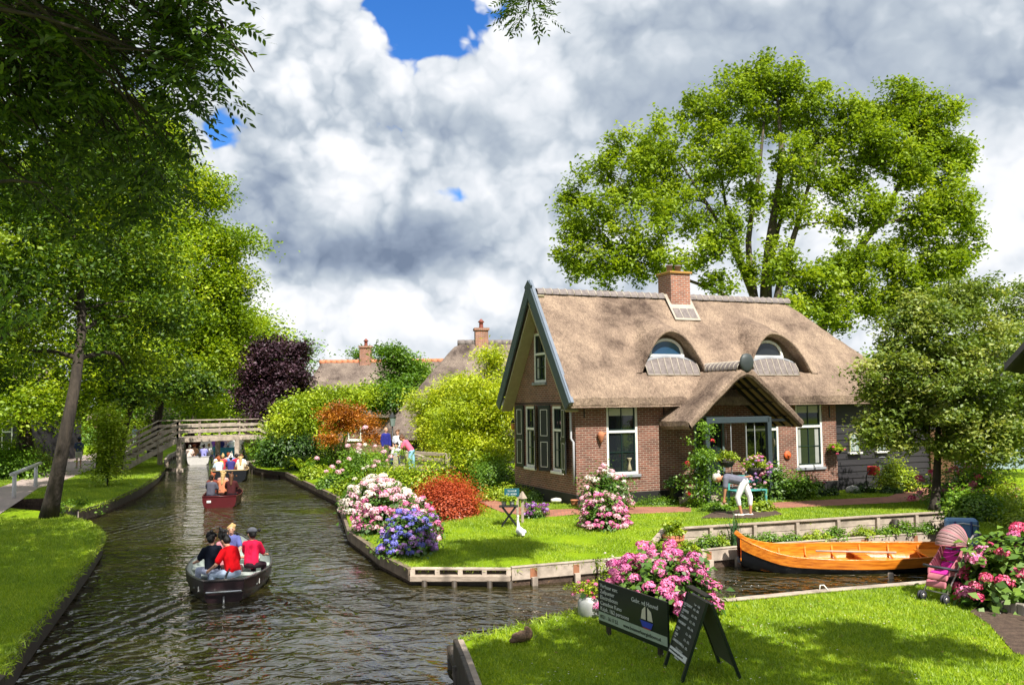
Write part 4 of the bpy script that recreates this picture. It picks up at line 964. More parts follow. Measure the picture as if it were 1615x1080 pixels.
# great ash behind the cottage: several stems
tree('ash_tree', 'great many-stemmed ash rising behind the thatched cottage', DP(1215, 640, 46), [
     B(930, 330, 44, 1.5, 2.2, 1.0), B(985, 260, 45, 1.7, 1.9, 1.0), B(1000, 350, 44, 1.9, 1.8, 1.0), B(915, 400, 44, 1.2, 1.3, .6), B(960, 420, 44, 1.5, 1.2, .7), B(1040, 420, 44, 1.4, 1.2, .6), B(1050, 240, 46, 1.6, 2.0, 1.0), B(1085, 320, 45, 1.6, 1.8, .9), B(1030, 300, 46, 1.4, 1.6, .6),
     B(1110, 190, 47, 1.5, 1.6, .9), B(1130, 260, 46, 1.5, 1.6, .7), B(1165, 150, 47, 1.5, 1.5, .9), B(1225, 125, 47, 1.6, 1.2, .9), B(1270, 165, 47, 1.5, 1.3, .8), B(1215, 190, 48, 1.7, 1.4, .8), B(1300, 225, 47, 1.3, 1.5, .7), B(1340, 190, 46, 1.2, 1.1, .5), B(1180, 240, 44, 1.2, 1.3, .5), B(1250, 250, 45, 1.3, 1.4, .6), B(1150, 370, 44, 1.0, 1.2, .4), B(1260, 330, 45, .9, .9, .3), B(1110, 400, 44, 1.1, 1.0, .4),
     B(1335, 300, 46, .9, .9, .3), B(1320, 350, 45, .7, .7, .2), B(1330, 420, 44, .9, .8, .3), B(1180, 320, 45, .9, .9, .3), B(1240, 310, 46, .8, .8, .25), B(1305, 290, 46, .9, .9, .3), B(1185, 420, 45, .7, .9, .22), B(1235, 400, 45, .6, .8, .18), B(1130, 450, 44, .8, .6, .2), B(1290, 455, 43, 1.3, 1.3, .8), B(1250, 500, 42, 1.1, .9, .5), B(1320, 490, 43, 1.0, 1.0, .5), B(1240, 430, 43, .8, .8, .3)],
     L_ASH, .42, 820, 90, .55, .22, bark=BARKL, cat='tree', limbs_from=.06, trunk_pts=[DP(1215, 660, 46), DP(1208, 500, 46), DP(1212, 400, 46), DP(1232, 260, 46.5), DP(1226, 160, 47)], flat=.8, shell=.2,
     stems=[([DP(1205, 560, 46), DP(1190, 470, 46), DP(1180, 380, 46.3), DP(1196, 280, 46.5), DP(1205, 190, 47)], .26), ([DP(1215, 540, 46), DP(1232, 440, 45.5), DP(1262, 340, 45.5), DP(1290, 240, 46)], .26), ([DP(1200, 500, 46), DP(1160, 400, 45.5), DP(1120, 330, 45), DP(1075, 260, 45.5)], .20), ([DP(1210, 470, 46), DP(1222, 380, 46.8), DP(1250, 280, 47), DP(1262, 180, 47.3)], .18), ([DP(1195, 480, 46), DP(1150, 350, 46), DP(1135, 250, 46.5)], .16), ([DP(1200, 530, 46), DP(1150, 470, 45), DP(1080, 440, 44.5), DP(1000, 410, 44)], .15)])
tree('ash_tree', 'right-leaning ash with open crown beside the great ash behind the roof', DP(1270, 640, 45), [B(1420, 165, 46, 1.4, 1.3, .8), B(1470, 190, 46, 1.4, 1.4, .9), B(1400, 220, 45, 1.2, 1.2, .7), B(1480, 260, 46, 1.5, 1.6, 1.0), B(1430, 270, 45, 1.3, 1.3, .6), B(1500, 330, 45, 1.3, 1.4, .9), B(1450, 350, 45, 1.3, 1.4, .7), B(1380, 330, 44, 1.0, 1.2, .5), B(1510, 250, 46, .9, 1.0, .4), B(1420, 420, 45, 1.3, 1.2, .7), B(1480, 420, 45, 1.4, 1.1, .7), B(1350, 400, 44, 1.0, 1.0, .4), B(1380, 480, 45, 1.4, .9, .5), B(1440, 470, 45, 1.3, .9, .5), B(1340, 440, 44, 1.1, .8, .4), B(1500, 480, 47, 1.5, .9, .5), B(1350, 250, 46, 1.2, 1.3, .5), B(1360, 190, 47, 1.2, 1.1, .4), B(1525, 390, 46, .9, 1.2, .4)],
     L_ASH, .34, 560, 90, .55, .22, bark=BARKL, limbs_from=.12, trunk_pts=[DP(1280, 650, 45), DP(1300, 500, 45), DP(1350, 400, 45), DP(1400, 330, 45), DP(1440, 230, 46)], flat=.8, shell=.2)
# right garden tree
tree('garden_tree', 'round pale-leaved tree with slim dark trunk on the lawn right of the cottage', onC(1474, 806), [B(1475, 620, 24.4, 1.8, 1.7, 2.2), B(1405, 600, 24.0, .9, 1.1, .7), B(1400, 680, 24.0, .8, .6, .45), B(1560, 590, 24.5, 1.3, 1.5, 1.1), B(1545, 695, 24.0, 1.1, .7, .7), B(1470, 520, 24.6, 1.4, .9, .9), B(1540, 470, 25, .8, .7, .35), B(1440, 500, 24.6, .8, .6, .3), B(1600, 680, 24.5, .9, .9, .5)],
     L_PALE, .13, 430, 115, .40, .125, limbs_from=.35, trunk_pts=[onC(1474, 806), DP(1478, 740, 24.2), DP(1480, 640, 24.4), DP(1476, 520, 24.5)], shell=.25)
tree('garden_tree', 'pale green tree rising at the far right above the garden', DP(1640, 760, 34), [B(1640, 600, 34, 2.0, 3.0, 1.5), B(1570, 500, 34, 1.5, 1.3, .6), B(1655, 480, 34, 1.6, 1.4, .7)], L_PALE, .2, 110, 130, .7, .14)
# left bank row
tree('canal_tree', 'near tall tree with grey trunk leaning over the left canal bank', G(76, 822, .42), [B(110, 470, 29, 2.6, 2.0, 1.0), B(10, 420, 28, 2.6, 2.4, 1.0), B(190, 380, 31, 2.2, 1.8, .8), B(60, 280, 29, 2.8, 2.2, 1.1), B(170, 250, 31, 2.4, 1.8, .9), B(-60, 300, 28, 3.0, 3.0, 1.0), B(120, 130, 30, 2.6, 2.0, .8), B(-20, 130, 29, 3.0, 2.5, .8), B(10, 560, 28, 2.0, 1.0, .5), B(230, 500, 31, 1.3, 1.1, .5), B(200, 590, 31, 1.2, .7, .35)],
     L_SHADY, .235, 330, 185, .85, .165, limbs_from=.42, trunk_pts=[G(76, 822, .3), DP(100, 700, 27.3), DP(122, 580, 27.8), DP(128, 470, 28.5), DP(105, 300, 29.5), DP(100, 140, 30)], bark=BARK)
tree('canal_tree', 'ivy-clad tree in the middle of the left bank behind the leaning tree', G(160, 746, .42), [B(200, 430, 44, 3.0, 3.0, 1.2), B(150, 300, 44, 3.2, 2.6, 1.0), B(205, 200, 45, 2.3, 1.8, .7), B(190, 560, 43, 2.2, 1.4, .7), B(90, 380, 45, 3.5, 3.0, .9)],
     L_MAPLE, .26, 240, 190, 1.1, .21, limbs_from=.4)
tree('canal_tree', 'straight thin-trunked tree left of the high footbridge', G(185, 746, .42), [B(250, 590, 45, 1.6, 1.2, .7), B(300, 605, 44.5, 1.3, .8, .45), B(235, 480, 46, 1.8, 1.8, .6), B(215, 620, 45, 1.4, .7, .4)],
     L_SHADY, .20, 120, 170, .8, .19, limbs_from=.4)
tree('canal_tree', 'vivid green tree spreading its sunlit boughs over the canal behind the footbridge stairs', DP(240, 712, 60), [B(300, 410, 60, 3.2, 2.6, 1.1), B(365, 385, 60, 1.9, 1.0, .45), B(335, 500, 60, 3.0, 2.4, 1.1), B(265, 330, 61, 3.2, 2.6, 1.0), B(240, 450, 59, 3.2, 3.0, 1.), B(310, 570, 59, 2.6, 2.0, .9), B(255, 240, 61, 2.6, 1.8, .6), B(320, 300, 61, 1.8, 1.3, .4), B(360, 450, 60, 1.8, 1.2, .5), B(240, 590, 58, 2.6, 1.8, .7)],
     L_MAPLE, .30, 420, 170, 1.15, .25, limbs_from=.3)
tree('canal_tree', 'bright green trees closing the canal bank beyond the footbridge, taller of the pair', DP(300, 690, 78), [B(330, 520, 78, 4.5, 3.6, 1.2), B(390, 540, 76, 2.8, 2.6, .8), B(270, 560, 78, 4.5, 4.0, 1.0), B(340, 620, 74, 4.0, 2.4, .8)], L_MAPLE, .3, 190, 150, 1.6, .32)
tree('canal_tree', 'lower bright tree over the canal far behind the footbridge, beside the purple tree', DP(420, 690, 90), [B(395, 600, 88, 3.6, 3.2, 1.), B(450, 560, 90, 3.0, 2.0, .6), B(330, 650, 86, 4.0, 2.2, .8), B(260, 640, 88, 5.0, 3.0, .8)], L_GREEN, .3, 130, 150, 1.6, .34)
tree('canal_tree', 'broad dark tree filling the gap left of the ivy-clad trunk', DP(40, 700, 46), [B(60, 560, 46, 4.0, 3.0, 1.0), B(-60, 520, 46, 5.0, 4.5, 1.2), B(120, 620, 45, 2.4, 1.4, .5), B(20, 640, 44, 3.0, 1.4, .7), B(-20, 350, 48, 5.0, 4.0, 1.2)], L_MAPLE, .35, 220, 170, 1.2, .23, limbs_from=.3)
tree('purple_tree', 'dark purple-leaved tree between the footbridge and the garden', DP(432, 690, 60), [B(432, 575, 60, 2.0, 1.7, 1.2), B(402, 620, 59, 1.3, 1.6, .7), B(458, 605, 59, 1.3, 1.6, .7), B(435, 650, 58, 1.8, 1.2, .6), B(474, 553, 60, .4, .5, .15)], L_PURP, .22, 190, 150, .75, .20)
# near overhanging ash, rooted behind the camera on the left
def leaf_sprays(C, mat_, root, ln=.34, pairs=5, leafl=.085, name='crown', per=5, drop=.35):
    """compound ash leaves: a rachis with opposite leaflets"""
    pts = []; A = []; Bv = []; S = []
    for c in C:
        for _ in range(per):
            d = Vector((random.gauss(0, 1), random.gauss(0, 1), random.gauss(-.15, .45))).normalized(); side = d.cross(Vector((random.gauss(0, .3), random.gauss(0, .3), 1))).normalized()
            b = Vector(c)+d*random.uniform(0, .15)
            for k in range(pairs+1):
                t = (k+1)/(pairs+1); p = b+d*ln*t+Vector((0, 0, -drop*ln*t*t))
                for s in ((-1, 1) if k < pairs else (0,)):
                    ld = (side*s+d*.55+Vector((0, 0, -.35))).normalized() if s else d
                    pts.append(p+ld*leafl*.5); A.append(ld); S.append(leafl*random.uniform(.85, 1.2)*(.75 if k == 0 else 1))
    P = np.array(pts); A = np.array(A); n = len(P); S = np.array(S)[:, None]
    up = np.array([0, 0, 1.])+rng.normal(size=(n, 3))*.35; b = np.cross(up, A); b /= np.linalg.norm(b, axis=1)[:, None]; nn = np.cross(A, b)
    V = np.empty((n, 6, 3)); V[:, 0] = P-A*S*.5; V[:, 1] = P-A*S*.12+b*S*.17+nn*S*.04; V[:, 2] = P+A*S*.2+b*S*.13+nn*S*.03; V[:, 3] = P+A*S*.5; V[:, 4] = P+A*S*.2-b*S*.13+nn*S*.03; V[:, 5] = P-A*S*.12-b*S*.17+nn*S*.04
    me = bpy.data.meshes.new(name); me.vertices.add(n*6); me.vertices.foreach_set('co', V.ravel()); me.loops.add(n*6); me.loops.foreach_set('vertex_index', np.arange(n*6, dtype=np.int32))
    me.polygons.add(n); me.polygons.foreach_set('loop_start', np.arange(0, n*6, 6, dtype=np.int32)); me.polygons.foreach_set('loop_total', np.full(n, 6, dtype=np.int32)); me.update(calc_edges=True)
    at = me.attributes.new('lv', 'FLOAT', 'FACE'); at.data.foreach_set('value', rng.uniform(0, 1, n).astype(np.float32))
    return link(name, me, root, mat_)
def near_ash():
    base = Vector((-9.5, 3.0, .42)); root = empty('overhanging_ash', base, 0, 'dark overhanging ash boughs filling the upper left, nearest the viewer', 'tree'); mb = MB()
    trunk = [base, Vector((-9.2, 3.6, 4)), Vector((-8.6, 4.8, 8)), Vector((-7.8, 6.0, 12))]; mb.tube([p-base for p in trunk], [.42, .33, .26, .16], 12)
    C = []; full = []
    boughs = [((30, 50), 12), ((110, 90), 12), ((200, 70), 11), ((270, 40), 10.5), ((240, 130), 11), ((50, 170), 12), ((140, 170), 12.5), ((315, 70), 10.5), ((325, 115), 10.5), ((270, 215), 11), ((260, 290), 12), ((30, 300), 12), ((80, 20), 11), ((180, 0), 11), ((290, -30), 10), ((10, 100), 11), ((200, 220), 12), ((90, 250), 12.5), ((310, 10), 10)]
    for (px, py), Y in boughs:
        e = DP(px, py, Y); s = Vector(trunk[2])+Vector((random.uniform(-1.5, 2.5), random.uniform(0, 3), random.uniform(-1.5, 3.5))); m1 = s+(e-s)*.5+Vector((0, 0, .9))
        mb.tube([s-base, (s+m1)/2+Vector((0, 0, .3))-base, m1-base, (m1+e)/2+Vector((0, 0, .15))-base, e-base], [.06, .05, .035, .022, .010], 6)
        for k in range(15 if px < 240 else 7):
            r = .9 if px < 240 else .45; q = e+Vector((random.gauss(0, r*.55), random.gauss(0, r*.7), random.gauss(0, r*.5))); C.append(q)
            w = m1+(e-m1)*random.uniform(.35, 1); mb.tube([w-base, (w+q)/2+Vector((0, 0, .08))-base, q-base], [.016, .01, .004], 4, cap=False)
    mb.tube([DP(345, 30, 10)-base, DP(365, 70, 9.9)-base, DP(384, 85, 9.9)-base, DP(401, 114, 9.9)-base], [.022, .016, .012, .006], 5)
    mb.tube([DP(-30, 290, 10)-base, DP(20, 285, 10)-base, DP(66, 289, 10)-base], [.03, .02, .01], 5)
    mb.build('trunk', BARK, root)
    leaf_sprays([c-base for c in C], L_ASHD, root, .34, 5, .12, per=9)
    # the deep crown above and behind: gives the shade over the boat and the bank
    R_ = []
    for (x, y, z, r, n) in ((-8, 6, 12.5, 3.2, 60), (-4.5, 9, 12.5, 2.6, 46), (-10, 11, 12, 3, 50), (-4, 3.5, 13, 2.8, 36), (-12, 4, 11, 3, 40), (-6, 12.5, 12.8, 2.4, 40), (-13, 14, 12.5, 3, 40), (-1.5, 7.5, 14, 2.0, 20), (-9, 13.5, 12.8, 2.8, 55), (-11.5, 16.5, 13, 2.8, 50), (-5.2, 5.5, 12, 2.2, 36), (-6.8, 9.5, 12.8, 2.4, 44)):
        R_ += [tuple(Vector((x, y, z))+Vector(v)*r-base) for v in in_ell(n, .2)]
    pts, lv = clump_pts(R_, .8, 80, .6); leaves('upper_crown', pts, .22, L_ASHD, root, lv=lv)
near_ash()
def right_ash():
    base = Vector((6.5, -4.0, .5)); root = empty('overhanging_ash', base, 0, 'tree behind the viewer whose twig hangs in at the top centre', 'tree'); mb = MB()
    mb.tube([(0, 0, -.3), (-.2, .3, 4), (-.6, .9, 8), (-1.2, 1.6, 11)], [.4, .32, .25, .12], 12)
    tip = DP(833, 18, 7.5); s = base+Vector((-.6, .9, 8)); mid = Vector((2.2, 4.5, 8.9))
    mb.tube([s-base, mid-base, DP(845, -90, 7.4)-base, DP(838, -30, 7.5)-base, tip-base], [.09, .05, .02, .012, .005], 6)
    tw = [DP(815, 2, 7.5), DP(838, 10, 7.5), DP(828, 20, 7.45), DP(848, 22, 7.55), DP(835, -10, 7.5)]
    R_ = []
    for (x, y, z, r, n) in ((3.0, 3.6, 10.2, 1.5, 44), (5.4, 4.4, 10.6, 1.3, 34), (6.6, 2.4, 10.5, 1.6, 38), (4.2, 1.0, 12, 2.2, 40), (8.2, 4.8, 11, 1.0, 18), (4.2, 5.4, 10.4, .8, 14), (1.6, 2.4, 10.4, 1.4, 34), (3.9, 10.0, 15.4, 1.0, 24), (2.7, 9.6, 15.2, .7, 10), (4.7, 10.4, 15.4, .5, 6), (5.6, 5.6, 10.2, .7, 6)):
        c = Vector((x, y, z)); mb.tube([s-base, (s+c)/2+Vector((0, 0, .6))-base, c-base], [.10, .06, .02], 6)
        R_ += [tuple(c+Vector(v)*r-base) for v in in_ell(n, .2)]
    mb.build('trunk', BARK, root)
    pts, lv = clump_pts(R_, .45, 90, .6); leaves('crown', pts, .18, L_ASHD, root, lv=lv)
    leaf_sprays([c-base for c in tw], L_ASHD, root, .16, 5, .048, name='crown', per=13)
right_ash()
def willow_sprig():
    b = G(-60, 620, .42); root = empty('sapling', G(-200, 900, .42), 0, 'bright sunlit leafy shoots at the left edge of the view', 'sapling'); o = root.location; mb = MB(); pts = []
    for k in range(16):
        e = DP(random.uniform(-20, 105), random.uniform(395, 540), 11+random.uniform(-.6, .6)); s = DP(-70, 600, 11); mb.tube([s-o, (s+e)/2+Vector((0, 0, .12))-o, e-o], [.012, .008, .003], 4, cap=False)
        for t in np.linspace(.35, 1, 12): pts.append(s+(e-s)*t+Vector((random.gauss(0, .05), random.gauss(0, .05), .12*math.sin(math.pi*t)+random.gauss(0, .03)))-o)
    mb.tube([Vector((0, 0, -.3)), (DP(-70, 600, 11)-o)], [.06, .02], 6); mb.build('stem', BARK, root); leaves('foliage', np.array([tuple(p) for p in pts]*2)+rng.normal(size=(len(pts)*2, 3))*.03, .12, L_GREEN, root, asp=.32, up=.3)
willow_sprig()

# ------------------------------------------------------------------ garden, mid distance
def gp(px, py, z=.6): return G(px, py, z)
tree('bamboo', 'tallest yellow-green bamboo left of the cottage gable', onC(765, 770)+Vector((0, 5, 0)), [B(762, 632, 34, 1.2, 1.0, 1), B(774, 575, 34.5, .45, .7, .3), B(740, 665, 33.5, 1.4, 1.1, .9), B(785, 660, 33, .8, 1.2, .6), B(760, 710, 33, 1.3, .7, .6)], L_BAMB, .06, 190, 170, .52, .15, cat='bamboo', asp=.32, group=None)
tree('bamboo', 'broad yellow-green bamboo behind the garden bridge rail', DP(700, 735, 42.5), [B(690, 640, 42.5, 1.4, .9, .8), B(690, 668, 42, 1.0, 1.1, .7), B(720, 650, 42, 1.6, 1.4, .9), B(725, 622, 42.5, 1.0, .9, .6), B(705, 695, 41.5, 1.5, .8, .6)], L_BAMB, .06, 200, 170, .56, .16, cat='bamboo', asp=.32)
tree('garden_tree', 'light green spreading tree over the fern garden', gp(500, 720), [B(475, 645, 46, 1.2, .6, .8), B(520, 632, 47, 1.4, .6, 1.), B(565, 625, 48, 1.1, .5, .6), B(455, 675, 45, 1.2, .5, .5), B(510, 668, 46, 1.5, .5, .6)], L_YEL, .14, 130, 130, .65, .16)
tree('garden_tree', 'taller green tree with bare pale twigs in front of the orange ridge', gp(625, 715), [B(622, 562, 52, 1.0, .8, .7), B(640, 600, 52, 1.3, .9, 1.), B(605, 625, 50, 1.4, .7, .9), B(655, 580, 53, .8, .5, .4), B(560, 640, 50, 1.2, .8, .4), B(640, 640, 50, 1.8, .9, .7)], L_GREEN, .18, 150, 130, .7, .17, bark=BARKL)
tree('garden_tree', 'small distant treetop peeping over the orange ridge', gp(572, 690), [B(572, 562, 80, .9, .9, .5), B(570, 620, 80, 1.4, 1.8, .5)], L_GREEN, .14, 26, 100, .8, .22)
tree('japanese_maple', 'orange japanese maple by the garden bench', gp(545, 715, .6), [B(530, 662, 42, .9, .5, .8), B(565, 668, 42, .9, .45, .7), B(545, 650, 42, .8, .4, .6), B(520, 690, 41.5, .6, .3, .3), B(590, 690, 42, .45, .35, .3)], L_ORG, .08, 70, 120, .42, .11)
bush('shrub', 'big dark green dome shrub overhanging the water by the footbridge', gp(455, 736, .4)+Vector((0, 1.0, 0)), (1.9, 1.8), 2.8, L_DKG, 11000, .17, ncl=60)
bush('shrub', 'bright green shrub below the purple tree on the bank', gp(424, 732, .4)+Vector((0, 1.2, 0)), (1.2, 1.4), 1.9, L_GREEN, 5000, .16, ncl=36)
bush('shrub', 'lime-green drooping plant right at the bridge end', gp(400, 715, .4)+Vector((.4, 0, 0)), (.8, .9), 1.5, L_YEL, 2500, .15, ncl=20)
bush('shrub', 'mid green shrub between dome shrub and ferns', gp(470, 728, .5), (2.0, 1.4), 2.0, L_GREEN, 6000, .15, ncl=40)
bush('shrub', 'dark shrub behind the orange japanese maple', gp(560, 712, .6)+Vector((0, 4, 0)), (2.4, 1.2), 2.4, L_DKG, 6000, .16, ncl=40)
bush('shrub', 'light green shrub above the fern bed', gp(520, 730, .5), (1.8, 1.0), 1.5, L_YEL, 5000, .13, ncl=36)
bush('shrub', 'green shrub at the foot of the bamboo', onC(745, 756)+Vector((.3, 1.5, 0)), (1.1, .8), 1.2, L_GREEN, 5000, .12, ncl=36)
def fern(label, c, r, h, m, n=26):
    root = empty('fern', c, 0, label, 'fern', 'ferns along the garden bank'); P = []; mb = MB()
    for k in range(n):
        a = random.uniform(0, 6.28); L = r*random.uniform(.7, 1.1); e = random.uniform(.5, 1.2)
        for t in np.linspace(.12, 1, 12):
            x = L*t; z = h*(1.5*t-1.0*t*t*e); p = Vector((math.cos(a)*x, math.sin(a)*x, max(.02, z))); w = .16*(1-t)+.03
            for s in (-1, 1): P.append(tuple(p+Vector((-math.sin(a), math.cos(a), 0))*w*s*.6))
    leaves('frond', np.array(P), .16, m, root, up=.6, asp=.45); return root
ff = 0
for (px, py, r, h) in [(478, 745, .7, .8), (500, 752, .75, .85), (520, 762, .7, .8), (545, 765, .7, .75), (470, 738, .7, .7), (535, 750, .7, .9), (560, 755, .7, .8), (510, 742, .7, .8)]:
    lab = ['leftmost large fern at the water edge', 'fern second from the left on the plank edge', 'fern on the bank where the plank edge bends', 'fern close behind the white hydrangeas', 'fern beside the dark dome shrub', 'upper fern below the orange maple', 'fern next to the thin standard rose stem', 'fern in the middle row of the bank'][ff]; ff += 1
    fern(lab, gp(px, py, .42), r, h, L_YEL if ff % 2 else L_GREEN)
bush('hedge', 'long low yellow-green hedge behind the red maple dome', onC(665, 778)+Vector((0, .6, 0)), (1.9, .9), 1.15, L_YEL, 8000, .10, ncl=60)
bush('hedge', 'low hedge end between white hydrangea and fern bank', onC(600, 780)+Vector((0, 1.0, 0)), (1.5, .8), .9, L_YEL, 5000, .10, ncl=40)
bush('shrub', 'feathery light green perennials left of the gable wall', onC(775, 778)+Vector((0, .5, 0)), (1.2, .8), 1.0, L_GREEN, 6000, .10, ncl=44, asp=.3, upright=True)
bush('shrub', 'soft grey-green tall grasses behind the red maple', onC(735, 770)+Vector((0, .5, 0)), (.9, .7), 1.0, L_GREEN, 3500, .12, ncl=30, asp=.2, upright=True)
bush('ground_cover_bed', 'low bright green border along the brick path left of the gable', onC(800, 786), (1.3, .5), .30, L_YEL, 4000, .07, ncl=40, cat='border plants')
bush('ground_cover_bed', 'low green border between gable wall and white stones', onC(855, 790), (.9, .45), .30, L_GREEN, 3000, .06, ncl=40, cat='border plants')
bush('ground_cover_bed', 'low herbs at the plinth under the vase window', onC(1040, 797), (.9, .22), .18, L_GREEN, 2200, .05, ncl=30, cat='border plants')
for i, (px, py, r, h, m) in enumerate([(464, 741, .8, .8, L_GREEN), (490, 757, .75, .6, L_YEL), (515, 770, .7, .55, L_GREEN), (540, 779, .6, .6, L_YEL), (552, 800, .5, .6, L_GREEN)]):
    bush('shrub', 'low shrub spilling over the plank edge '+['beside the dark dome shrub', 'below the leftmost ferns', 'halfway along the fern bank', 'just left of the white hydrangea', 'under the white hydrangea blooms'][i], gp(px, py, .38)+Vector((.1, .3, 0)), (r, r*.7), h, m, 2600, .11, ncl=26)
# red maple dome
bush('japanese_maple', 'dense red japanese maple dome on the lawn edge', onC(700, 822)+Vector((0, .9, -.02)), (.98, .85), 1.22, L_RED, 34000, .068, cat='japanese maple', ncl=150, asp=.5, up=.62, stem=False)
# hydrangeas of the island
hydrangea('white mophead hydrangea leftmost over the canal edge', onC(585, 815)+Vector((.0, .9, 0)), (1.0, .9), 1.15, [P_WHITE, P_WHITE, P_PALE], 95, .125, 3400, .12)
hydrangea('pale pink hydrangea in the middle of the canal edge clump', onC(610, 842)+Vector((.0, .6, 0)), (.95, .8), 1.2, [P_PALE, P_PALE, P_PINK, P_WHITE], 110, .115, 3400, .11)
hydrangea('lilac and blue hydrangea nearest the lawn tip', onC(640, 880)+Vector((-.03, .55, 0)), (.62, .6), 1.0, [P_BLUE, P_LILAC, P_LILAC, P_BLUE], 85, .09, 2800, .10)
hydrangea('pink-mauve hydrangea crown behind the blue blooms', onC(650, 862)+Vector((.05, .6, 0)), (.6, .5), 1.12, [P_LILAC, P_PALE, P_PINK], 60, .09, 2000, .10)
hydrangea('pink hydrangea in front by the lawn below the vase window', onC(957, 836)+Vector((0, .35, 0)), (.60, .5), .85, [P_PINK, P_PALE, P_PINK], 75, .082, 2400, .09)
hydrangea('tall pale pink hydrangea under the vase window', onC(960, 808)+Vector((0, .5, 0)), (.75, .5), 1.20, [P_PALE, P_PALE, P_WHITE], 60, .08, 2800, .09)
hydrangea('small pink hydrangea at the gable between the shutters', onC(885, 782)+Vector((0, .1, 0)), (.48, .35), .75, [P_PALE, P_WHITE], 12, .08, 1300, .09)
hydrangea('whitish hydrangea at the far corner of the gable', onC(803, 770)+Vector((0, .1, 0)), (.5, .4), .8, [P_WHITE, P_PALE], 9, .09, 1400, .09)
bush('shrub', 'bushy green shrub against the dark gable wall', onC(842, 776), (.55, .4), 1.0, L_GREEN, 2600, .09, ncl=26)
bush('shrub', 'rusty-leaved low plant behind the white stones', onC(905, 792), (.45, .35), .38, L_ORG, 900, .06, ncl=18)
def stones():
    for i, (px, py, r, lab) in enumerate([(892, 782, .28, 'largest flat white boulder on the rockery'), (875, 789, .16, 'small white boulder left on the rockery'), (877, 796, .17, 'lowest white boulder of the rockery by the path')]):
        p = onC(px, py); bm = bmesh.new(); bmesh.ops.create_icosphere(bm, subdivisions=3, radius=1)
        for v in bm.verts: v.co = Vector((v.co.x*r, v.co.y*r*.7, v.co.z*r*.42))*(1+.06*math.sin(v.co.x*9+i)+.05*math.cos(v.co.y*11))
        me = bpy.data.meshes.new('boulder'); bm.to_mesh(me); bm.free(); me.polygons.foreach_set('use_smooth', [True]*len(me.polygons))
        o = link('boulder', me, None, mat('white_stone', (.72, .68, .60, 1), (.5, .46, .4, 1), .85, 5., bump=.4)); o.location = p+Vector((0, -.1, r*.35+.08)); tag(o, lab, 'stone', 'white stones by the gable')
stones()
def pot(label, p, r, h, m, plant=None, flowers=None, name='flower_pot', prof=None, ph=.3, rr=None, n=900, nh=12, cat='plant pot'):
    root = empty(name, p, 0, label, cat)
    MB().lathe(prof or [(r*.66, 0), (r*.85, h*.5), (r*.95, h*.86), (r*1.08, h*.88), (r*1.08, h), (r*.92, h), (r*.9, h*.9)], (0, 0, 0), 20).build('pot', m, root)
    if plant:
        R_ = rr or r*1.3; d = in_ell(22, .3); d[:, 2] = np.abs(d[:, 2]); q = d*np.array([R_, R_, ph])+np.array([0, 0, h]); pts, lv = clump_pts(q, R_*.5, n//22); leaves('foliage', pts, .07, plant, root, lv=lv)
        if flowers:
            fp = [Vector((random.gauss(0, R_*.6), random.gauss(0, R_*.6)-.05, h+ph*random.uniform(.4, 1.2))) for _ in range(nh)]; flower_heads(root, fp, .045, flowers)
    return root
pot('round terracotta pot in the rockery by the path', onC(906, 799), .11, .2, TERRA, None)
bush('petunia', 'dark purple petunia cushion beside the small sign', onC(846, 818)+Vector((0, .2, 0)), (.38, .3), .42, L_HYD, 900, .06, cat='flowers', ncl=22)
_p = [o for o in COL.objects if o.get('label') == 'dark purple petunia cushion beside the small sign'][0]
flower_heads(_p, [Vector((random.uniform(-.34, .34), random.uniform(-.3, .15), random.uniform(.1, .42))) for _ in range(42)], .05, [P_PURP, P_PURP, P_LILAC])

# climbing rose, hanging baskets, front border
def climber():
    p = onC(1112, 803)+Vector((0, .35, 0)); root = empty('climbing_rose', p, 0, 'tall climbing rose on the left porch post', 'climbing plant'); C = []; mb = MB()
    for k in range(5): mb.tube([(random.uniform(-.3, .3), 0, 0), (random.uniform(-.3, .3), .1, .8), (random.uniform(-.1, .2), .1, 1.7)], [.02, .014, .006], 5)
    mb.build('stems', BARK, root)
    for _ in range(46):
        z = random.uniform(.05, 1.5); C.append((random.gauss(-.02, .27*(1.15-z/1.9)), random.gauss(0, .2), z))
    for _ in range(16): C.append((random.gauss(.12, .10), random.gauss(.1, .08), random.uniform(1.2, 2.35)))
    pts, lv = clump_pts(C, .24, 55); leaves('foliage', pts, .085, L_GREEN, root, lv=lv)
    flower_heads(root, [Vector((-.42, -.1, 1.28)), Vector((-.38, -.12, 1.22)), Vector((-.42, -.1, .42)), Vector((-.36, -.12, .38)), Vector((.3, -.1, 1.9))], .07, [P_RED])
climber()
def basket(label, loc, r, mats, n=46, lm=None):
    root = empty('hanging_basket', loc, 0, label, 'hanging basket')
    MB().lathe([(r*.2, -r*.75), (r*.6, -r*.6), (r*.85, -r*.2), (r*.9, 0), (r*.8, 0)], (0, 0, 0), 16).build('basket', plain('dark_basket', (.03, .025, .02, 1)), root)
    MB().tube([(0, 0, 0), (0, 0, .9)], .006, 4).build('chain', BLACKP, root)
    d = in_ell(26, .5); d[:, 2] = np.abs(d[:, 2])*.8; pts, lv = clump_pts(d*r*1.15, r*.5, 45); leaves('foliage', pts, .06, lm or L_YEL, root, lv=lv)
    if mats: flower_heads(root, [Vector(v)*r*1.25+Vector((0, -.05, .02)) for v in in_ell(n, .85)*np.array([1, 1, .75])], .045, mats)
basket('hanging basket of pink and mauve petunias under the porch', HW(5.05, -1.75, 1.02), .36, [P_LILAC, P_PALE, P_PINK], 60)
basket('hanging basket of green trailing plant behind the climbing rose', HW(4.15, -1.55, 1.25), .27, None)
basket('small wall basket on the right brick corner', HW(9.45, -.25, 1.35), .2, [P_DKPK], 5)
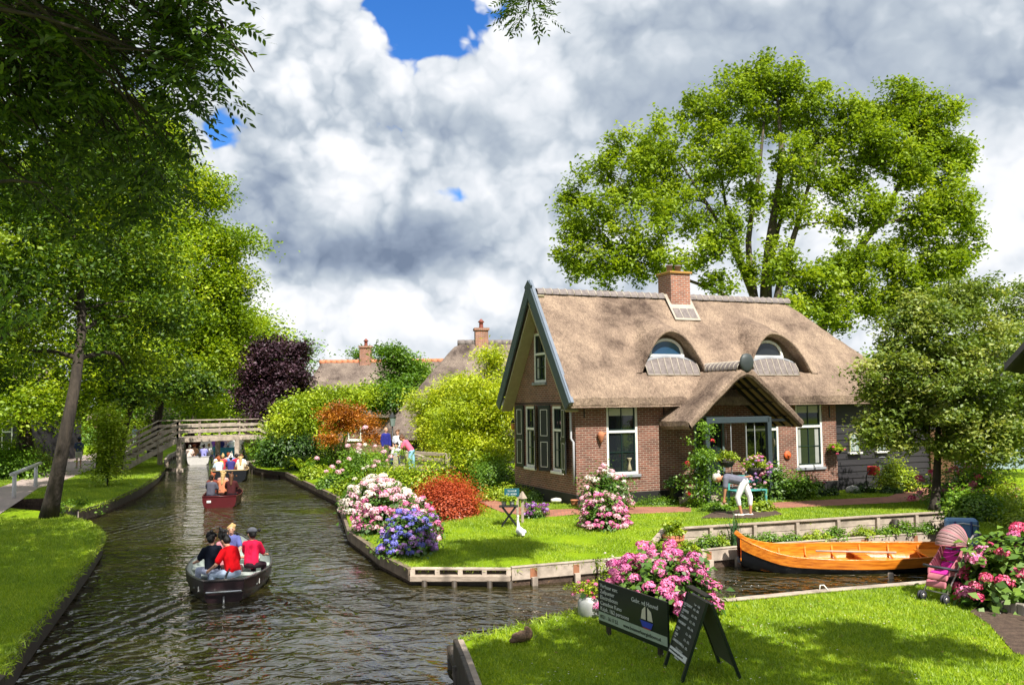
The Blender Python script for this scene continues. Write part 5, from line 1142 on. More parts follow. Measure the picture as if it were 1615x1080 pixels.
bush('shrub', 'leafy rose bush right of the porch petunias', onC(1225, 790)+Vector((0, .4, 0)), (.65, .45), 1.15, L_HYD, 2600, .10, ncl=34)
bush('shrub', 'light green shrub at the low wall right of the person', onC(1262, 788)+Vector((0, .2, 0)), (.7, .4), .75, L_GREEN, 2400, .10, ncl=30)
bush('shrub', 'lime green lady\'s mantle at the border end', onC(1205, 806), (.35, .3), .35, L_YEL, 1200, .09, ncl=18)
bush('shrub', 'round green cushion between the person and the rose', onC(1168, 800)+Vector((0, .1, 0)), (.32, .28), .42, L_GREEN, 900, .07, ncl=16)
bush('flowering_plant', 'mauve flowering plant behind the person', onC(1198, 795)+Vector((0, .3, 0)), (.3, .25), .85, L_HYD, 900, .07, cat='flowers', ncl=18)
_p = [o for o in COL.objects if o.get('label') == 'mauve flowering plant behind the person'][0]
flower_heads(_p, [Vector((random.uniform(-.28, .25), random.uniform(-.3, .0), random.uniform(.35, .9))) for _ in range(26)], .045, [P_LILAC, P_PALE])
for i, (px, py, w) in enumerate([(1130, 806, .5), (1095, 800, .3), (1300, 782, .6), (1360, 778, .6), (1405, 778, .4)]):
    bush('ground_cover_bed', ['low herbs at the feet of the climbing rose', 'low herbs next to the porch steps', 'low dark plants under the twin window', 'low dark plants before the black boards', 'low plants beside the bicycle'][i], onC(px, py), (w, .22), .2, L_GREEN if i < 2 else L_DKG, 1300, .07, cat='border plants', ncl=20)
pot('dark trough with leafy plant left of the porch', HW(3.05, -.55, .0), .24, .5, BLACKP, L_DKG, None, ph=.25, n=700)
pot('small pot of red geraniums by the plinth under the twin window', HW(8.35, -.55, -.05), .13, .22, BLACKP, L_HYD, [P_DKPK, P_PINK], ph=.18, n=800, nh=8)
def steps():
    root = empty('porch_steps', HW(3.6, -1.2, -.1), HA, 'two worn timber steps left of the porch', 'steps')
    MB().box((-.7, -.55, 0), (.5, -.1, .14), None, .01).build('lower_step', WOOD, root); MB().box((-.65, -.1, 0), (.5, .4, .30), None, .01).build('upper_step', WOOD, root)
steps()
def bench():
    root = empty('garden_bench', HW(4.55, -1.95, -.03), HA, 'turquoise wooden bench behind the bending person', 'bench'); TQ = plain('turquoise_paint', (.07, .32, .30, 1))
    MB().box((-.55, -.2, .42), (.55, .2, .46), None, .006).build('seat', TQ, root); MB().box((-.55, .2, .62), (.55, .24, .70)).box((-.55, .2, .76), (.55, .24, .86)).build('backrest', TQ, root)
    for x in (-.5, .5):
        for y in (-.18, .22): MB().box((x-.03, y-.03, 0), (x+.03, y+.03, .86 if y > 0 else .42)).build('leg', TQ, root)
bench()
# wall ornaments
def ornaments():
    r = empty('wall_ornament', HW(.78, -.04, 2.0), HA, 'orange clay bird house on the brick left of the vase window', 'ornament'); MB().lathe([(.01, -.22), (.05, -.12), (.10, .0), (.11, .07), (.07, .13), (.02, .15)], (0, -.06, 0), 14).build('body', TERRA, r); MB().tube([(0, -.1, .06), (.12, -.12, .09)], .03, 8).build('spout', TERRA, r)
    r = empty('wall_ornament', HW(7.62, -.03, 1.22), HA, 'round orange clay sun on the brick beside the right window', 'ornament'); MB().lathe([(.13, -.02), (.14, .0), (.12, .03), (.03, .05)], (0, 0, 0), 18, M=Matrix.Rotation(math.pi/2, 4, 'X')).build('disc', plain('orange_clay', (.65, .12, .03, 1)), r); MB().ball((0, -.05, 0), .05, 8).build('face', plain('orange_clay', (.65, .12, .03, 1)), r)
    r = empty('wall_lamp', HW(-.16, 4.42, 2.2), HA, 'black lantern on the far edge of the gable wall', 'lamp'); MB().lathe([(.01, .26), (.09, .16), (.03, .14)], (0, 0, 0), 8).build('cap', BLACKP, r); MB().lathe([(.05, -.08), (.075, .13)], (0, 0, 0), 6).build('glass', plain('amber_glass', (.55, .25, .06, 1)), r); MB().tube([(.16, 0, .2), (0, 0, .26)], .012, 5).build('bracket', BLACKP, r)
    r = empty('wall_lamp', HW(6.9, -.2, 1.65), HA, 'ornate pale lantern hanging in front of the porch side window', 'lamp'); MB().lathe([(.02, .16), (.08, .08), (.08, -.1), (.03, -.14), (.02, -.5), (.04, -.52)], (0, 0, 0), 10).build('lantern', CREAM, r); MB().tube([(0, .2, .3), (0, 0, .16)], .01, 5).build('bracket', BLACKP, r)
    r = empty('wall_lamp', HW(10.75, .05, 2.08), HA, 'round white globe lamp on the black boards', 'lamp'); MB().ball((0, 0, 0), .11, 12).build('globe', WHITE, r); MB().tube([(0, 0, 0), (0, .1, -.05)], .02, 6).build('bracket', BLACKP, r)
ornaments()
# planting bed greenery and pot
for i, (px, py) in enumerate([(1118, 864), (1150, 862), (1180, 860), (1215, 858), (1250, 855), (1290, 853), (1325, 851), (1365, 848), (1400, 846), (1430, 844), (1465, 842)]):
    lab = ['right beside the terracotta pot', 'left of the iris blades', 'under the boat stem', 'just behind the boat stem', 'behind the first boat rib', 'behind the front thwart', 'behind the middle of the orange boat', 'climbing the fourth wall post', 'behind the aft thwart', 'near the right end of the boat', 'close to the stroller hood'][i]
    bush('bed_plant', 'low green plants on the quay bed '+lab, G(px, py, .4)+Vector((0, .15, 0)), (.38, .26), random.uniform(.18, .34), [L_GREEN, L_YEL][i % 2] if i % 3 else L_GREEN, 900, .06, cat='plants', group='plants in the quay bed', ncl=16)
def iris():
    root = empty('iris_plant', G(1160, 862, .4), 0, 'upright iris blades at the stem of the orange boat', 'plant'); mb = MB()
    for k in range(30):
        a = random.uniform(0, 6.28); l = random.uniform(.45, .95); t = random.uniform(.05, .3); b = Vector((random.gauss(0, .06), random.gauss(0, .06), 0)); w = Vector((-math.sin(a), math.cos(a), 0))*.014
        m_ = b+Vector((math.cos(a)*t*.5, math.sin(a)*t*.5, l*.6)); e = b+Vector((math.cos(a)*t*1.3, math.sin(a)*t*1.3, l)); mb.add([b-w, b+w, m_+w, m_-w, e], [(0, 1, 2, 3), (3, 2, 4)])
    mb.build('blades', plain('iris_green', (.04, .11, .03, 1)), root)
iris()
pot('banded terracotta pot with light green plant on the quay bed', G(1064, 868, .42)+Vector((0, .1, 0)), .24, .34, TERRA, L_YEL, None, prof=[(.15, 0), (.2, .12), (.225, .22), (.245, .225), (.245, .26), (.23, .262), (.25, .3), (.25, .34), (.22, .34)], ph=.28, rr=.24, n=1200)
bush('bed_plant', 'light green plant spilling left of the terracotta pot', G(1040, 872, .4), (.22, .2), .3, L_YEL, 700, .07, cat='plants', ncl=14)
bush('bed_plant', 'light green plant at the foot of the terracotta pot', G(1088, 872, .4)+Vector((0, .05, 0)), (.25, .2), .25, L_YEL, 700, .07, cat='plants', ncl=14)
# right-hand garden
hydrangea('pale pink hydrangea bank right of the garden tree', onC(1545, 800)+Vector((.2, 1.2, 0)), (1.5, .8), 1.05, [P_PINK, P_PALE, P_DKPK], 50, .11, 4500, .10, lmat=L_GREEN)
bush('shrub', 'light green shrub beside the slim dark trunk', onC(1428, 778)+Vector((0, .6, 0)), (.6, .5), 1.25, L_YEL, 3500, .09, ncl=36)
bush('shrub', 'feathery yellow-green shrub at the right edge of the far garden', onC(1585, 812)+Vector((.3, .2, 0)), (1.2, .8), .85, L_YEL, 5500, .09, ncl=50, asp=.35)
bush('shrub', 'green shrub covering the end of the retaining wall', onC(1545, 822)+Vector((0, .3, 0)), (.8, .6), .75, L_GREEN, 4500, .09, ncl=40)
bush('shrub', 'leafy plants at the foot of the garden tree', onC(1500, 804)+Vector((.2, .3, 0)), (.8, .4), .5, L_GREEN, 2600, .08, ncl=30)
bush('shrub', 'low yellow-green plants behind the blue bags', G(1600, 845, .5), (.8, .5), .55, L_YEL, 3000, .08, ncl=30)
hydrangea('deep pink hydrangea in the foreground at the right edge', G(1640, 968, .5)+Vector((.08, .65, 0)), (.98, .75), 1.18, [P_DKPK, P_DKPK, P_PINK], 34, .12, 3400, .15)
# foreground hydrangea behind the boards
hydrangea('big bright pink mophead hydrangea behind the rental signs', G(1055, 985, .5)+Vector((-.05, .62, 0)), (.92, .62), 1.03, [P_PINK, P_PINK, P_HOT, P_PINK], 98, .10, 3600, .12, view=True)
# left bank greenery
bush('shrub', 'yellow-green azalea bush left of the towpath', G(20, 748, .42)+Vector((-.3, 1.2, 0)), (1.7, 1.3), 2.0, L_YEL, 8000, .13, ncl=60)
bush('shrub', 'dark shrub behind the white footbridge rail', G(-40, 760, .42)+Vector((0, 2, 0)), (2.4, 1.4), 1.6, L_GREEN, 7000, .14, ncl=50)
bush('ivy', 'bright ivy wrapping the trunk beside the towpath', G(157, 770, .42)+Vector((-.1, .9, 0)), (.75, .55), 3.3, L_YEL, 6000, .13, cat='ivy', ncl=60, upright=True)
for i, (px, py, r, h, m) in enumerate([(70, 700, 2.5, 2.4, L_YEL), (205, 700, 2.6, 2.4, L_YEL), (250, 695, 2.6, 2.2, L_GREEN), (130, 702, 2.2, 2.0, L_GREEN), (300, 682, 3.2, 2.6, L_GREEN), (360, 678, 3.2, 2.6, L_YEL), (10, 700, 3, 3.2, L_DKG)]):
    bush('shrub', ['bushes behind the leaning trunk', 'yellow shrub left of the bridge stairs', 'green shrub at the top of the bridge stairs', 'shrub behind the walker on the towpath', 'green mass closing the canal beneath the bridge', 'yellowish bank shrubs seen under the bridge deck', 'dark hedge far left'][i], G(px, py, .42), (r, r*.7), h, m, 6000, .2, ncl=50)
bush('ditch_plants', 'leafy weeds in the ditch behind the leaning trunk', G(122, 812, .1), (.9, .5), .5, L_GREEN, 1800, .1, cat='weeds', ncl=22)

# backdrop wood closing the horizon behind everything
def backdrop(name, label, pts, n, r, ls, m, h):
    C = []
    for (x, y, z, rx, ry, rz, k) in pts: C += [tuple(Vector((x, y, z))+Vector((v[0]*rx, v[1]*ry, abs(v[2])*rz))) for v in in_ell(k, .3)]
    p, lv = clump_pts(C, r, n, .7); o = leaves(name, p, ls, m, None, lv=lv); o['kind'] = 'stuff'; return o
backdrop('distant_wood', '', [(-34, 150, 0, 30, 6, 11, 160), (10, 120, 0, 26, 6, 8, 120), (50, 95, 0, 22, 6, 9, 120), (-80, 100, 0, 26, 10, 16, 160), (85, 90, 0, 22, 8, 10, 100), (-55, 70, 0, 12, 8, 10, 80)], 110, 2.4, .55, L_GREEN, 0)

# grass blades
def blades(name, poly, n, zf, h, box, m=None, gap=()):
    P = np.column_stack([rng.uniform(box[0], box[2], n*3), rng.uniform(box[1], box[3], n*3)])
    def inside(pl):
        ins = np.zeros(len(P), bool); j = len(pl)-1
        for i in range(len(pl)):
            c = ((pl[i, 1] > P[:, 1]) != (pl[j, 1] > P[:, 1])) & (P[:, 0] < (pl[j, 0]-pl[i, 0])*(P[:, 1]-pl[i, 1])/(pl[j, 1]-pl[i, 1]+1e-12)+pl[i, 0]); ins ^= c; j = i
        return ins
    keep = inside(np.array(poly))
    for q in PATHS: keep &= ~inside(q)
    P = P[keep][:n]; n = len(P); z = np.array([zf(x, y) for x, y in P]) if zf else 0
    a = rng.uniform(0, 2*np.pi, n); hh = h*rng.uniform(.5, 1.2, n); w = .006+.004*rng.uniform(size=n); lean = rng.normal(size=(n, 2))*.5*hh[:, None]
    V = np.empty((n, 3, 3)); V[:, 0] = np.column_stack([P[:, 0]-np.cos(a)*w, P[:, 1]-np.sin(a)*w, z-.005]); V[:, 1] = np.column_stack([P[:, 0]+np.cos(a)*w, P[:, 1]+np.sin(a)*w, z-.005]); V[:, 2] = np.column_stack([P[:, 0]+lean[:, 0], P[:, 1]+lean[:, 1], z+hh])
    me = bpy.data.meshes.new(name); me.vertices.add(n*3); me.vertices.foreach_set('co', V.ravel()); me.loops.add(n*3); me.loops.foreach_set('vertex_index', np.arange(n*3, dtype=np.int32)); me.polygons.add(n); me.polygons.foreach_set('loop_start', np.arange(0, n*3, 3, dtype=np.int32)); me.polygons.foreach_set('loop_total', np.full(n, 3, dtype=np.int32)); me.update(calc_edges=True)
    at = me.attributes.new('lv', 'FLOAT', 'FACE'); pv = .5+.22*np.sin(P[:, 0]*1.9+1.3*np.sin(P[:, 1]*1.1))*np.cos(P[:, 1]*1.6+.8*np.sin(P[:, 0]*2.3))+.12*np.sin(P[:, 0]*6.1+P[:, 1]*4.7); at.data.foreach_set('value', np.clip(pv+rng.uniform(-.45, .45, n), 0, 1).astype(np.float32))
    o = link(name, me, None, m or L_GRASSB); o['kind'] = 'stuff'; return o
blades('grass', poly_D, 110000, lambda x, y: .5, .045, (-.6, 8, 9, 17.5))
blades('grass', poly_C, 170000, zC, .05, (-6, 18.9, 13, 29))
blades('grass', poly_B, 90000, lambda x, y: .42, .07, (-26, 30, -14, 58))
blades('grass', poly_A, 60000, lambda x, y: .42, .06, (-16, 10, -5.8, 28))
# longer tufts hanging over the banks
def fringe(pts, n, zoff, h):
    P = []
    for a, b in zip(pts[:-1], pts[1:]):
        L = (b-a).length
        for _ in range(int(n*L)):
            p = a+(b-a)*random.random(); P.append((p.x+random.gauss(0, .05), p.y+random.gauss(0, .05), p.z+zoff+random.uniform(-.06, .03)))
    o = leaves('bank_grass', np.array(P), h, L_GRASSB, None, up=.1, asp=.10, droop=.0, fold=.02); o['kind'] = 'stuff'
fringe([De[i] for i in range(5, 12)], 240, .03, .13); fringe(A_edge[:9], 200, .03, .16); fringe(B_edge[1:8], 120, .03, .16); fringe(C_canal[8:13], 160, .02, .10)

def daisies():
    P = []
    while len(P) < 240:
        x, y = random.uniform(0, 7.5), random.uniform(9.5, 16.5)
        if math.sin(x*2.1)*math.cos(y*1.7+x) > .15: P.append((x+random.gauss(0, .05), y, .545))
    o = leaves('daisies', np.array(P), .022, P_WHITE, None, up=.9, asp=.9, fold=.0); o['kind'] = 'stuff'
    P = [(random.uniform(0, 8), random.uniform(9.5, 16.8), .52) for _ in range(260)]
    o = leaves('fallen_leaves', np.array(P), .05, leaf_mat('dead_leaf', (.12, .06, .02, 1), (.25, .14, .04, 1), (.40, .28, .08, 1)), None, up=.8, asp=.5, fold=.05); o['kind'] = 'stuff'
daisies()

# ================================================================== people
def cone(mb, p, q, r1, r2, n=10):
    p = Vector(p); q = Vector(q); mb.ball(p, r1, n); mb.ball(q, r2, n)
    if (q-p).length > 1e-4: mb.tube([p, q], [r1, r2], n, True)
def remesh(o, vox, smooth=2):
    m = o.modifiers.new('remesh', 'REMESH'); m.mode = 'VOXEL'; m.voxel_size = vox; m.use_smooth_shade = True
    if smooth: s = o.modifiers.new('smooth', 'SMOOTH'); s.factor = .5; s.iterations = smooth
    return o
CLOTH = {}
def cloth(c): 
    k = 'cloth_%02x%02x%02x' % c
    if k not in CLOTH: CLOTH[k] = mat(k, rgb(*c), tuple(x*.75 for x in rgb(*c)[:3])+(1,), rough=.9, scale=9, spec=.15, bump=.25, bscale=14, dist=.015)
    return CLOTH[k]
HAIRS = dict(black=(14, 11, 10), dark=(38, 24, 16), brown=(92, 56, 30), blond=(190, 158, 105), grey=(205, 198, 185), red=(150, 72, 30), white=(225, 222, 215))
def person(label, loc, rz, pose='stand', shirt=(200, 30, 40), pants=(60, 70, 100), hair='brown', cap=None, long_hair=False, vox=.02, scale=1.0, short=True, shorts=None, tp=None, hp=0, hr=0, arms=None, skin=None, group=None, detail=False, shoes=(60, 50, 45), bald=False, hat=None, skirt=False, shoes_off=False, legs=None):
    """one continuous body; clothing, hair and headgear are parts. Faces +Y before turning."""
    root = empty('person', loc, rz, label, 'person', group); root.scale = (scale,)*3
    TP = {'stand': 3, 'sit': 6, 'bend': 88, 'lean': 42, 'crouch': 30}[pose] if tp is None else tp
    hz = {'stand': .93, 'sit': .10, 'bend': .90, 'lean': .93, 'crouch': .35}[pose]
    t = math.radians(TP); T = Vector((0, math.sin(t), math.cos(t))); N_ = Vector((0, math.cos(t), -math.sin(t)))   # torso axis, chest front
    pel = Vector((0, 0, hz)) if pose != 'bend' else Vector((0, -.12, hz))
    up = lambda a: pel+T*a
    neck = up(.52); ha = t+math.radians(hp); Hd = Vector((math.sin(math.radians(hr))*.1, math.sin(ha), math.cos(ha))).normalized(); hf = Vector((math.sin(math.radians(hr)), math.cos(ha)*math.cos(math.radians(hr)), -math.sin(ha))).normalized()
    head = neck+Hd*.17; J = {}
    if legs is None:
        legs = {'stand': ((3, 3), (-2, 0)), 'sit': ((86, 8), (80, -5)), 'bend': ((20, 4), (-14, -10)), 'lean': ((8, -4), (-6, -8)), 'crouch': ((100, -30), (85, -40))}[pose]
    if arms is None:
        arms = {'stand': ((8, 6, 12), (8, -4, 14)), 'sit': ((14, 30, 75), (14, 24, 80)), 'bend': ((6, 0, 6), (14, -60, -80)), 'lean': ((8, 20, 24), (8, 18, 22)), 'crouch': ((10, 50, 70), (10, 50, 70))}[pose]
    for i, s in enumerate((-1, 1)):
        sh = up(.45)+Vector((s*.175, 0, 0)); sp, a1, a2 = (math.radians(v) for v in arms[i])
        d1 = Vector((s*math.sin(sp), math.sin(a1)*math.cos(sp), -math.cos(a1)*math.cos(sp))); el = sh+d1*.29
        d2 = Vector((-s*math.sin(sp)*.6, math.sin(a2), -math.cos(a2))).normalized(); wr = el+d2*.25
        hp_ = pel+Vector((s*.095, 0, -.02)); l1, l2 = (math.radians(v) for v in legs[i])
        sx = .10 if pose == 'sit' else .02
        k = hp_+Vector((s*sx, math.sin(l1), -math.cos(l1)))*.43; an = k+Vector((0, math.sin(l2), -math.cos(l2)))*.41
        J[s] = (sh, el, wr, d2, hp_, k, an)
    b = MB(); n = 8
    b.ball(head, .098, 14, (.88, 1.02, 1.16)) if TP < 25 else b.ball(head, .10, 14, (.9, 1.1, 1.1)); b.ball(head-Hd*.075+hf*.02, .068, 10)
    cone(b, neck-T*.05, head-Hd*.08, .062, .055, n)
    b.ball(head+hf*.102-Hd*.012, .019, 8); b.ball(head+hf*.09-Hd*.055, .03, 8)
    sd_ = hf.cross(Hd).normalized()
    for s in (-1, 1): b.ball(head+sd_*s*.09-Hd*.01, .028, 8, (.5, 1, 1.2))
    for s, (sh, el, wr, d2, hp_, k, an) in J.items():
        cone(b, up(.43)+Vector((s*.05, 0, 0)), up(.10)+Vector((s*.055, 0, 0)), .105, .09, n); cone(b, sh, el, .052, .041, n); cone(b, el, wr, .041, .027, n)
        cone(b, hp_, k, .085, .056, n); cone(b, k, an, .054, .036, n)
        side = d2.cross(Vector((0, 0, 1)));  side = side.normalized() if side.length > .2 else Vector((0, 1, 0)); pn = d2.cross(side)
        palm = wr+d2*.075; cone(b, wr, palm, .03, .034, n)
        if detail:
            for f in range(4):
                o = palm+side*(f-1.5)*.019; L = (.062, .075, .07, .055)[f]; m1 = o+d2*L*.5+pn*.006; e = m1+(d2+pn*.8).normalized()*L*.5; cone(b, o, m1, .0100, .0095, 6); cone(b, m1, e, .0095, .0075, 6)
            th = wr+d2*.03+side*-.026; m1 = th+(d2-side*.7).normalized()*.035; e = m1+(d2+pn*.5-side*.1).normalized()*.03; cone(b, th, m1, .013, .0115, 6); cone(b, m1, e, .0115, .009, 6)
        else: b.ball(palm+d2*.05, .03, 8)
        fd = Vector((0, 1, 0)); cone(b, an+Vector((0, -.02, -.045)), an+fd*.15+Vector((0, 0, -.055)), .037, .03, n)
    for a, r in ((.0, .13), (.12, .115), (.28, .12), (.42, .115)): b.ball(up(a), r, 12, (1.12, .8, .95) if TP < 50 else (1.12, .95, .8))
    sk = skin or SKIN; body = remesh(b.build('body', sk, root), vox if not detail else min(vox, .0085), 2 if not detail else 1)
    # shirt
    c = MB(); e = .016
    for a, r in ((.02, .138), (.14, .125), (.28, .132), (.42, .125)): c.ball(up(a), r+e, 12, (1.15, .84, .95) if TP < 50 else (1.15, .97, .84))
    for s, (sh, el, wr, d2, hp_, k, an) in J.items():
        cone(c, up(.43)+Vector((s*.06, 0, 0)), up(.02)+Vector((s*.06, 0, 0)), .105+e, .105+e, n); cone(c, up(.44)+Vector((s*.08, 0, 0)), sh, .07+e, .055+e, n)
        if short: cone(c, sh, sh+(el-sh)*.72, .055+e, .058+e, n)
        else: cone(c, sh, el, .052+e, .046+e, n); cone(c, el, wr-d2*.02, .046+e, .034+e*.8, n)
    remesh(c.build('shirt', cloth(shirt), root), vox, 2)
    # trousers, shorts or skirt
    c = MB(); c.ball(pel, .145, 12, (1.15, .9, .85)); fr = 1.0 if shorts is None else shorts
    for s, (sh, el, wr, d2, hp_, k, an) in J.items():
        cone(c, hp_, k if fr > .5 else hp_+(k-hp_)*fr*2, .102, .075 if not skirt else .12, n)
        if fr > .5: cone(c, k, k+(an-k)*min(.92, (fr-.5)*2), .073, .056, n)
    if skirt: c.ball(pel+Vector((0, .15, 0)), .15, 10, (1.2, 1.5, .7))
    remesh(c.build('trousers', cloth(pants), root), vox, 2)
    c = MB()
    for s, (sh, el, wr, d2, hp_, k, an) in J.items(): cone(c, an+Vector((0, -.03, -.05)), an+Vector((0, .16, -.062)), .046, .038, 8)
    remesh(c.build('shoes', cloth(shoes), root), vox, 1)
    if not bald or hair:
        c = MB(); hc = HAIRS[hair]
        if bald: c.ball(head-hf*.045-Hd*.02, .088, 10, (1.08, .9, .8))
        else:
            c.ball(head-hf*.020+Hd*.022, .106, 12, (.93, 1.0, 1.05)); c.ball(head-hf*.048-Hd*.03, .086, 10); [c.ball(head-hf*.02+Hd*.03+Vector((random.gauss(0, .055), random.gauss(0, .055), abs(random.gauss(.03, .04)))), .045, 6) for _ in range(7)]
        if long_hair: cone(c, head-hf*.06, neck-N_*.07-T*.02, .085, .075, 8); cone(c, neck-N_*.07, up(.36)-N_*.11, .075, .05, 8)
        ho = remesh(c.build('hair', mat('hair_'+hair, rgb(*hc), tuple(x*.6 for x in rgb(*hc)[:3])+(1,), .6, 30., .6, 60.), root), max(.012, vox*.8), 1)
        if not long_hair:
            pass
    ey = MB()
    for s in (-1, 1): ey.ball(head+hf*.088+sd_*s*.034+Hd*.018, .0125, 6)
    ey.build('eyes', EYE, root)
    if cap:
        M = Matrix((sd_, hf, Hd)).transposed().to_4x4(); M.translation = head+Hd*.035
        cm = MB().lathe([(.118, 0), (.116, .04), (.095, .085), (.05, .112), (.005, .118)], (0, 0, 0), 16, M=M); cp = cm.build('cap', cloth(cap), root)
        v = MB(); pts = [(.105*math.sin(a), .075*math.cos(a)+.03, 0) for a in np.linspace(-1.5, 1.5, 9)]+[(.085*math.sin(a), .12+.10*math.cos(a)-.02, -.012) for a in np.linspace(1.35, -1.35, 9)]; v.prism([(p[0], p[1]) for p in pts], .002, .014, M); v.build('visor', cloth(cap), cp)
    if hat:
        M = Matrix((sd_, hf, Hd)).transposed().to_4x4(); M.translation = head+Hd*.045
        MB().lathe([(.19, -.02), (.185, -.008), (.115, .0), (.11, .07), (.08, .10), (.005, .105)], (0, 0, 0), 18, M=M).build('sun_hat', cloth(hat), root)
    return root

# ================================================================== boats
def hull(name, label, loc, rz, L, W, H, outer, inner, wl='double', sheer=.12, draft=.12, thw=3, rim=None, thwart=None, cat='boat', strake=None, stern_w=.75, group=None, floor_z=.06, bow_rise=.25, flat=.62):
    """lofted open boat, bow towards +Y: > hull, lining, gunwale, thwarts"""
    root = empty(name, loc, rz, label, cat, group); S = 25
    def wd(t):   # t 0 stern .. 1 bow
        if wl == 'double': return W/2*max(.02, math.sin(math.pi*min(max(t*.96+.02, 0), 1)))**.55
        a = stern_w+(1-stern_w)*math.sin(min(t/.45, 1)*math.pi/2)
        return W/2*a*(1 if t < .5 else max(.015, math.cos((t-.5)/.5*math.pi/2)**.7))
    def zt(t): return H+sheer*(2*abs(t-.45))**2.2+(bow_rise*max(0, t-.78)/.22*max(0, t-.78)/.22)
    def zb(t): return -draft+(.9*(H+draft))*max(0, t-.85)/.15*.6+(.35*(H+draft))*max(0, .08-t)/.08*(1 if wl == 'double' else .3)
    def sect(t, off, zoff=0):
        w = max(.008, wd(t)-off); a, b = zb(t)+zoff, zt(t); y = (t-.5)*L
        return [(-w, y, b), (-w*.985, y, a+(b-a)*.62), (-w*.90, y, a+(b-a)*.25), (-w*flat, y, a), (0, y, a-.01), (w*flat, y, a), (w*.90, y, a+(b-a)*.25), (w*.985, y, a+(b-a)*.62), (w, y, b)]
    def loft(off, zoff, i0=0, i1=9, flip=False, t0=0, t1=1):
        mb = MB(); rows = [sect(t0+(t1-t0)*i/(S-1), off, zoff)[i0:i1] for i in range(S)]; m = len(rows[0])
        for i in range(S-1): mb.add(rows[i]+rows[i+1], [((k, k+1, m+k+1, m+k) if not flip else (k+1, k, m+k, m+k+1)) for k in range(m-1)], True)
        mb.add(rows[0], [tuple(range(m)) if flip else tuple(range(m))[::-1]])
        return mb
    loft(0, 0, flip=True).build('hull', outer, root)
    loft(.035, .04, t0=.01, t1=.985).build('lining', inner, root)
    fl = MB(); rows = [(-(wd(t)-.05)*.95, (t-.5)*L, max(floor_z, zb(t)+.05)) for t in np.linspace(.03, .93, 20)]; r2 = [(-x, y, z) for x, y, z in rows]; fl.add(rows+r2, [(k, k+1, 20+k+1, 20+k)[::-1] for k in range(19)]); fl.build('floor', inner, root)
    g = MB()
    for s in (-1, 1): g.tube([(s*(wd(t)-.012), (t-.5)*L, zt(t)+.008) for t in np.linspace(0, 1, 30)], .026, 6)
    g.tube([(-wd(0)+.01, -.5*L, zt(0)+.008), (wd(0)-.01, -.5*L, zt(0)+.008)], .026, 6); g.build('gunwale', rim or outer, root)
    if strake is not None:
        st = MB()
        for s in (-1, 1):
            r1 = [(s*(wd(t)+.012), (t-.5)*L, zt(t)-.005) for t in np.linspace(0, 1, 30)]; r2_ = [(s*(wd(t)*.99+.012), (t-.5)*L, zb(t)+(zt(t)-zb(t))*.60) for t in np.linspace(0, 1, 30)]; r3 = [(x-s*.012, y, z-.005) for x, y, z in r2_]; r0 = [(x-s*.02, y, z+.01) for x, y, z in r1]
            for a, b in ((r0, r1), (r1, r2_), (r2_, r3)): st.add(a+b, [((k, k+1, 31+k, 30+k) if s < 0 else (k+1, k, 30+k, 31+k)) for k in range(29)], True)
        st.build('side_strake', strake, root)
    for i in range(thw):
        t = (.16+.62*i/max(1, thw-1)) if thw > 1 else .4; w = wd(t)-.04; y = (t-.5)*L
        MB().box((-w, y-.13, H-.17), (w, y+.13, H-.13), None, .008).box((-w*.8, y-.02, floor_z), (w*.8, y+.02, H-.17)).build('thwart', thwart or inner, root)
    return root, wd, zt
GREYG = plain('grey_green_paint_boat', (.40, .45, .42, 1)); REDH = plain('red_hull', (.075, .006, .008, 1), .35); WH = plain('white_hull', (.50, .48, .46, 1), .5); CYAN = plain('turquoise_hull', (.08, .42, .55, 1), .35); MAROON = plain('maroon_hull', (.022, .010, .012, 1), .3)
def at(root, x, y, z):
    return root.matrix_basis @ Vector((x, y, z))
def upd(): bpy.context.view_layer.update()
# near boat
pb = (G(357, 950, 0)+G(368, 880, 0))/2; rzb = math.atan2(-(G(375, 868, 0)-G(353, 952, 0)).x, (G(375, 868, 0)-G(353, 952, 0)).y)
boat1, wd1, zt1 = hull('punt', 'dark punt with grey-green inside carrying five people, nearest on the canal', pb, rzb, 5.2, 1.80, .34, MAROON, GREYG, 'x', .10, .12, 4, plain('dark_rim', (.05, .045, .045, 1), .3), GREYG, stern_w=.42, bow_rise=.18)
hd = MB().tube([(-.34, -2.62, .20), (-.32, -2.68, .22), (.32, -2.68, .22), (.34, -2.62, .20)], .022, 8); hd.build('stern_handle', plain('chrome', (.75, .75, .75, 1), .15, 1.), boat1)
for s, y in ((-1, -2.2), (1, -1.7)): w_ = wd1(y/5.2+.5)*.96; MB().box((s*(w_-.03), y-.06, .17), (s*(w_+.012), y+.06, .27), None, .004).build('number_plate', WHITE, boat1)
MB().tube([(0, -2.62, .12), (0, -2.66, -.1), (0, -2.66, -.3)], .022, 8).build('rudder_post', plain('grey_steel', (.3, .3, .3, 1), .3, .8), boat1)
MB().tube([(0, -2.62, .42), (.05, -2.35, .52), (.08, -2.1, .55)], .022, 8).build('tiller', BLACKP, boat1)
upd()
def sit_in(boat, x, y, z, drz, **k):
    p = boat.matrix_world @ Vector((x, y, z)); return person(loc=p, rz=boat.rotation_euler.z+math.radians(drz), pose='sit', **k)
sit_in(boat1, .14, -1.80, .34, 50, label='steersman in red t-shirt and light jeans holding the tiller of the near punt', shirt=(206, 12, 24), pants=(165, 180, 205), hair='black', detail=True, vox=.014, arms=((20, 20, 60), (16, -4, 24)), tp=15, hp=22, scale=.98)
sit_in(boat1, -.30, -1.25, .32, 28, label='person in dark t-shirt and black cap left of the steersman', shirt=(26, 32, 46), pants=(190, 195, 220), hair='black', cap=(12, 12, 16), detail=True, vox=.014, hr=35, hp=10, scale=.93)
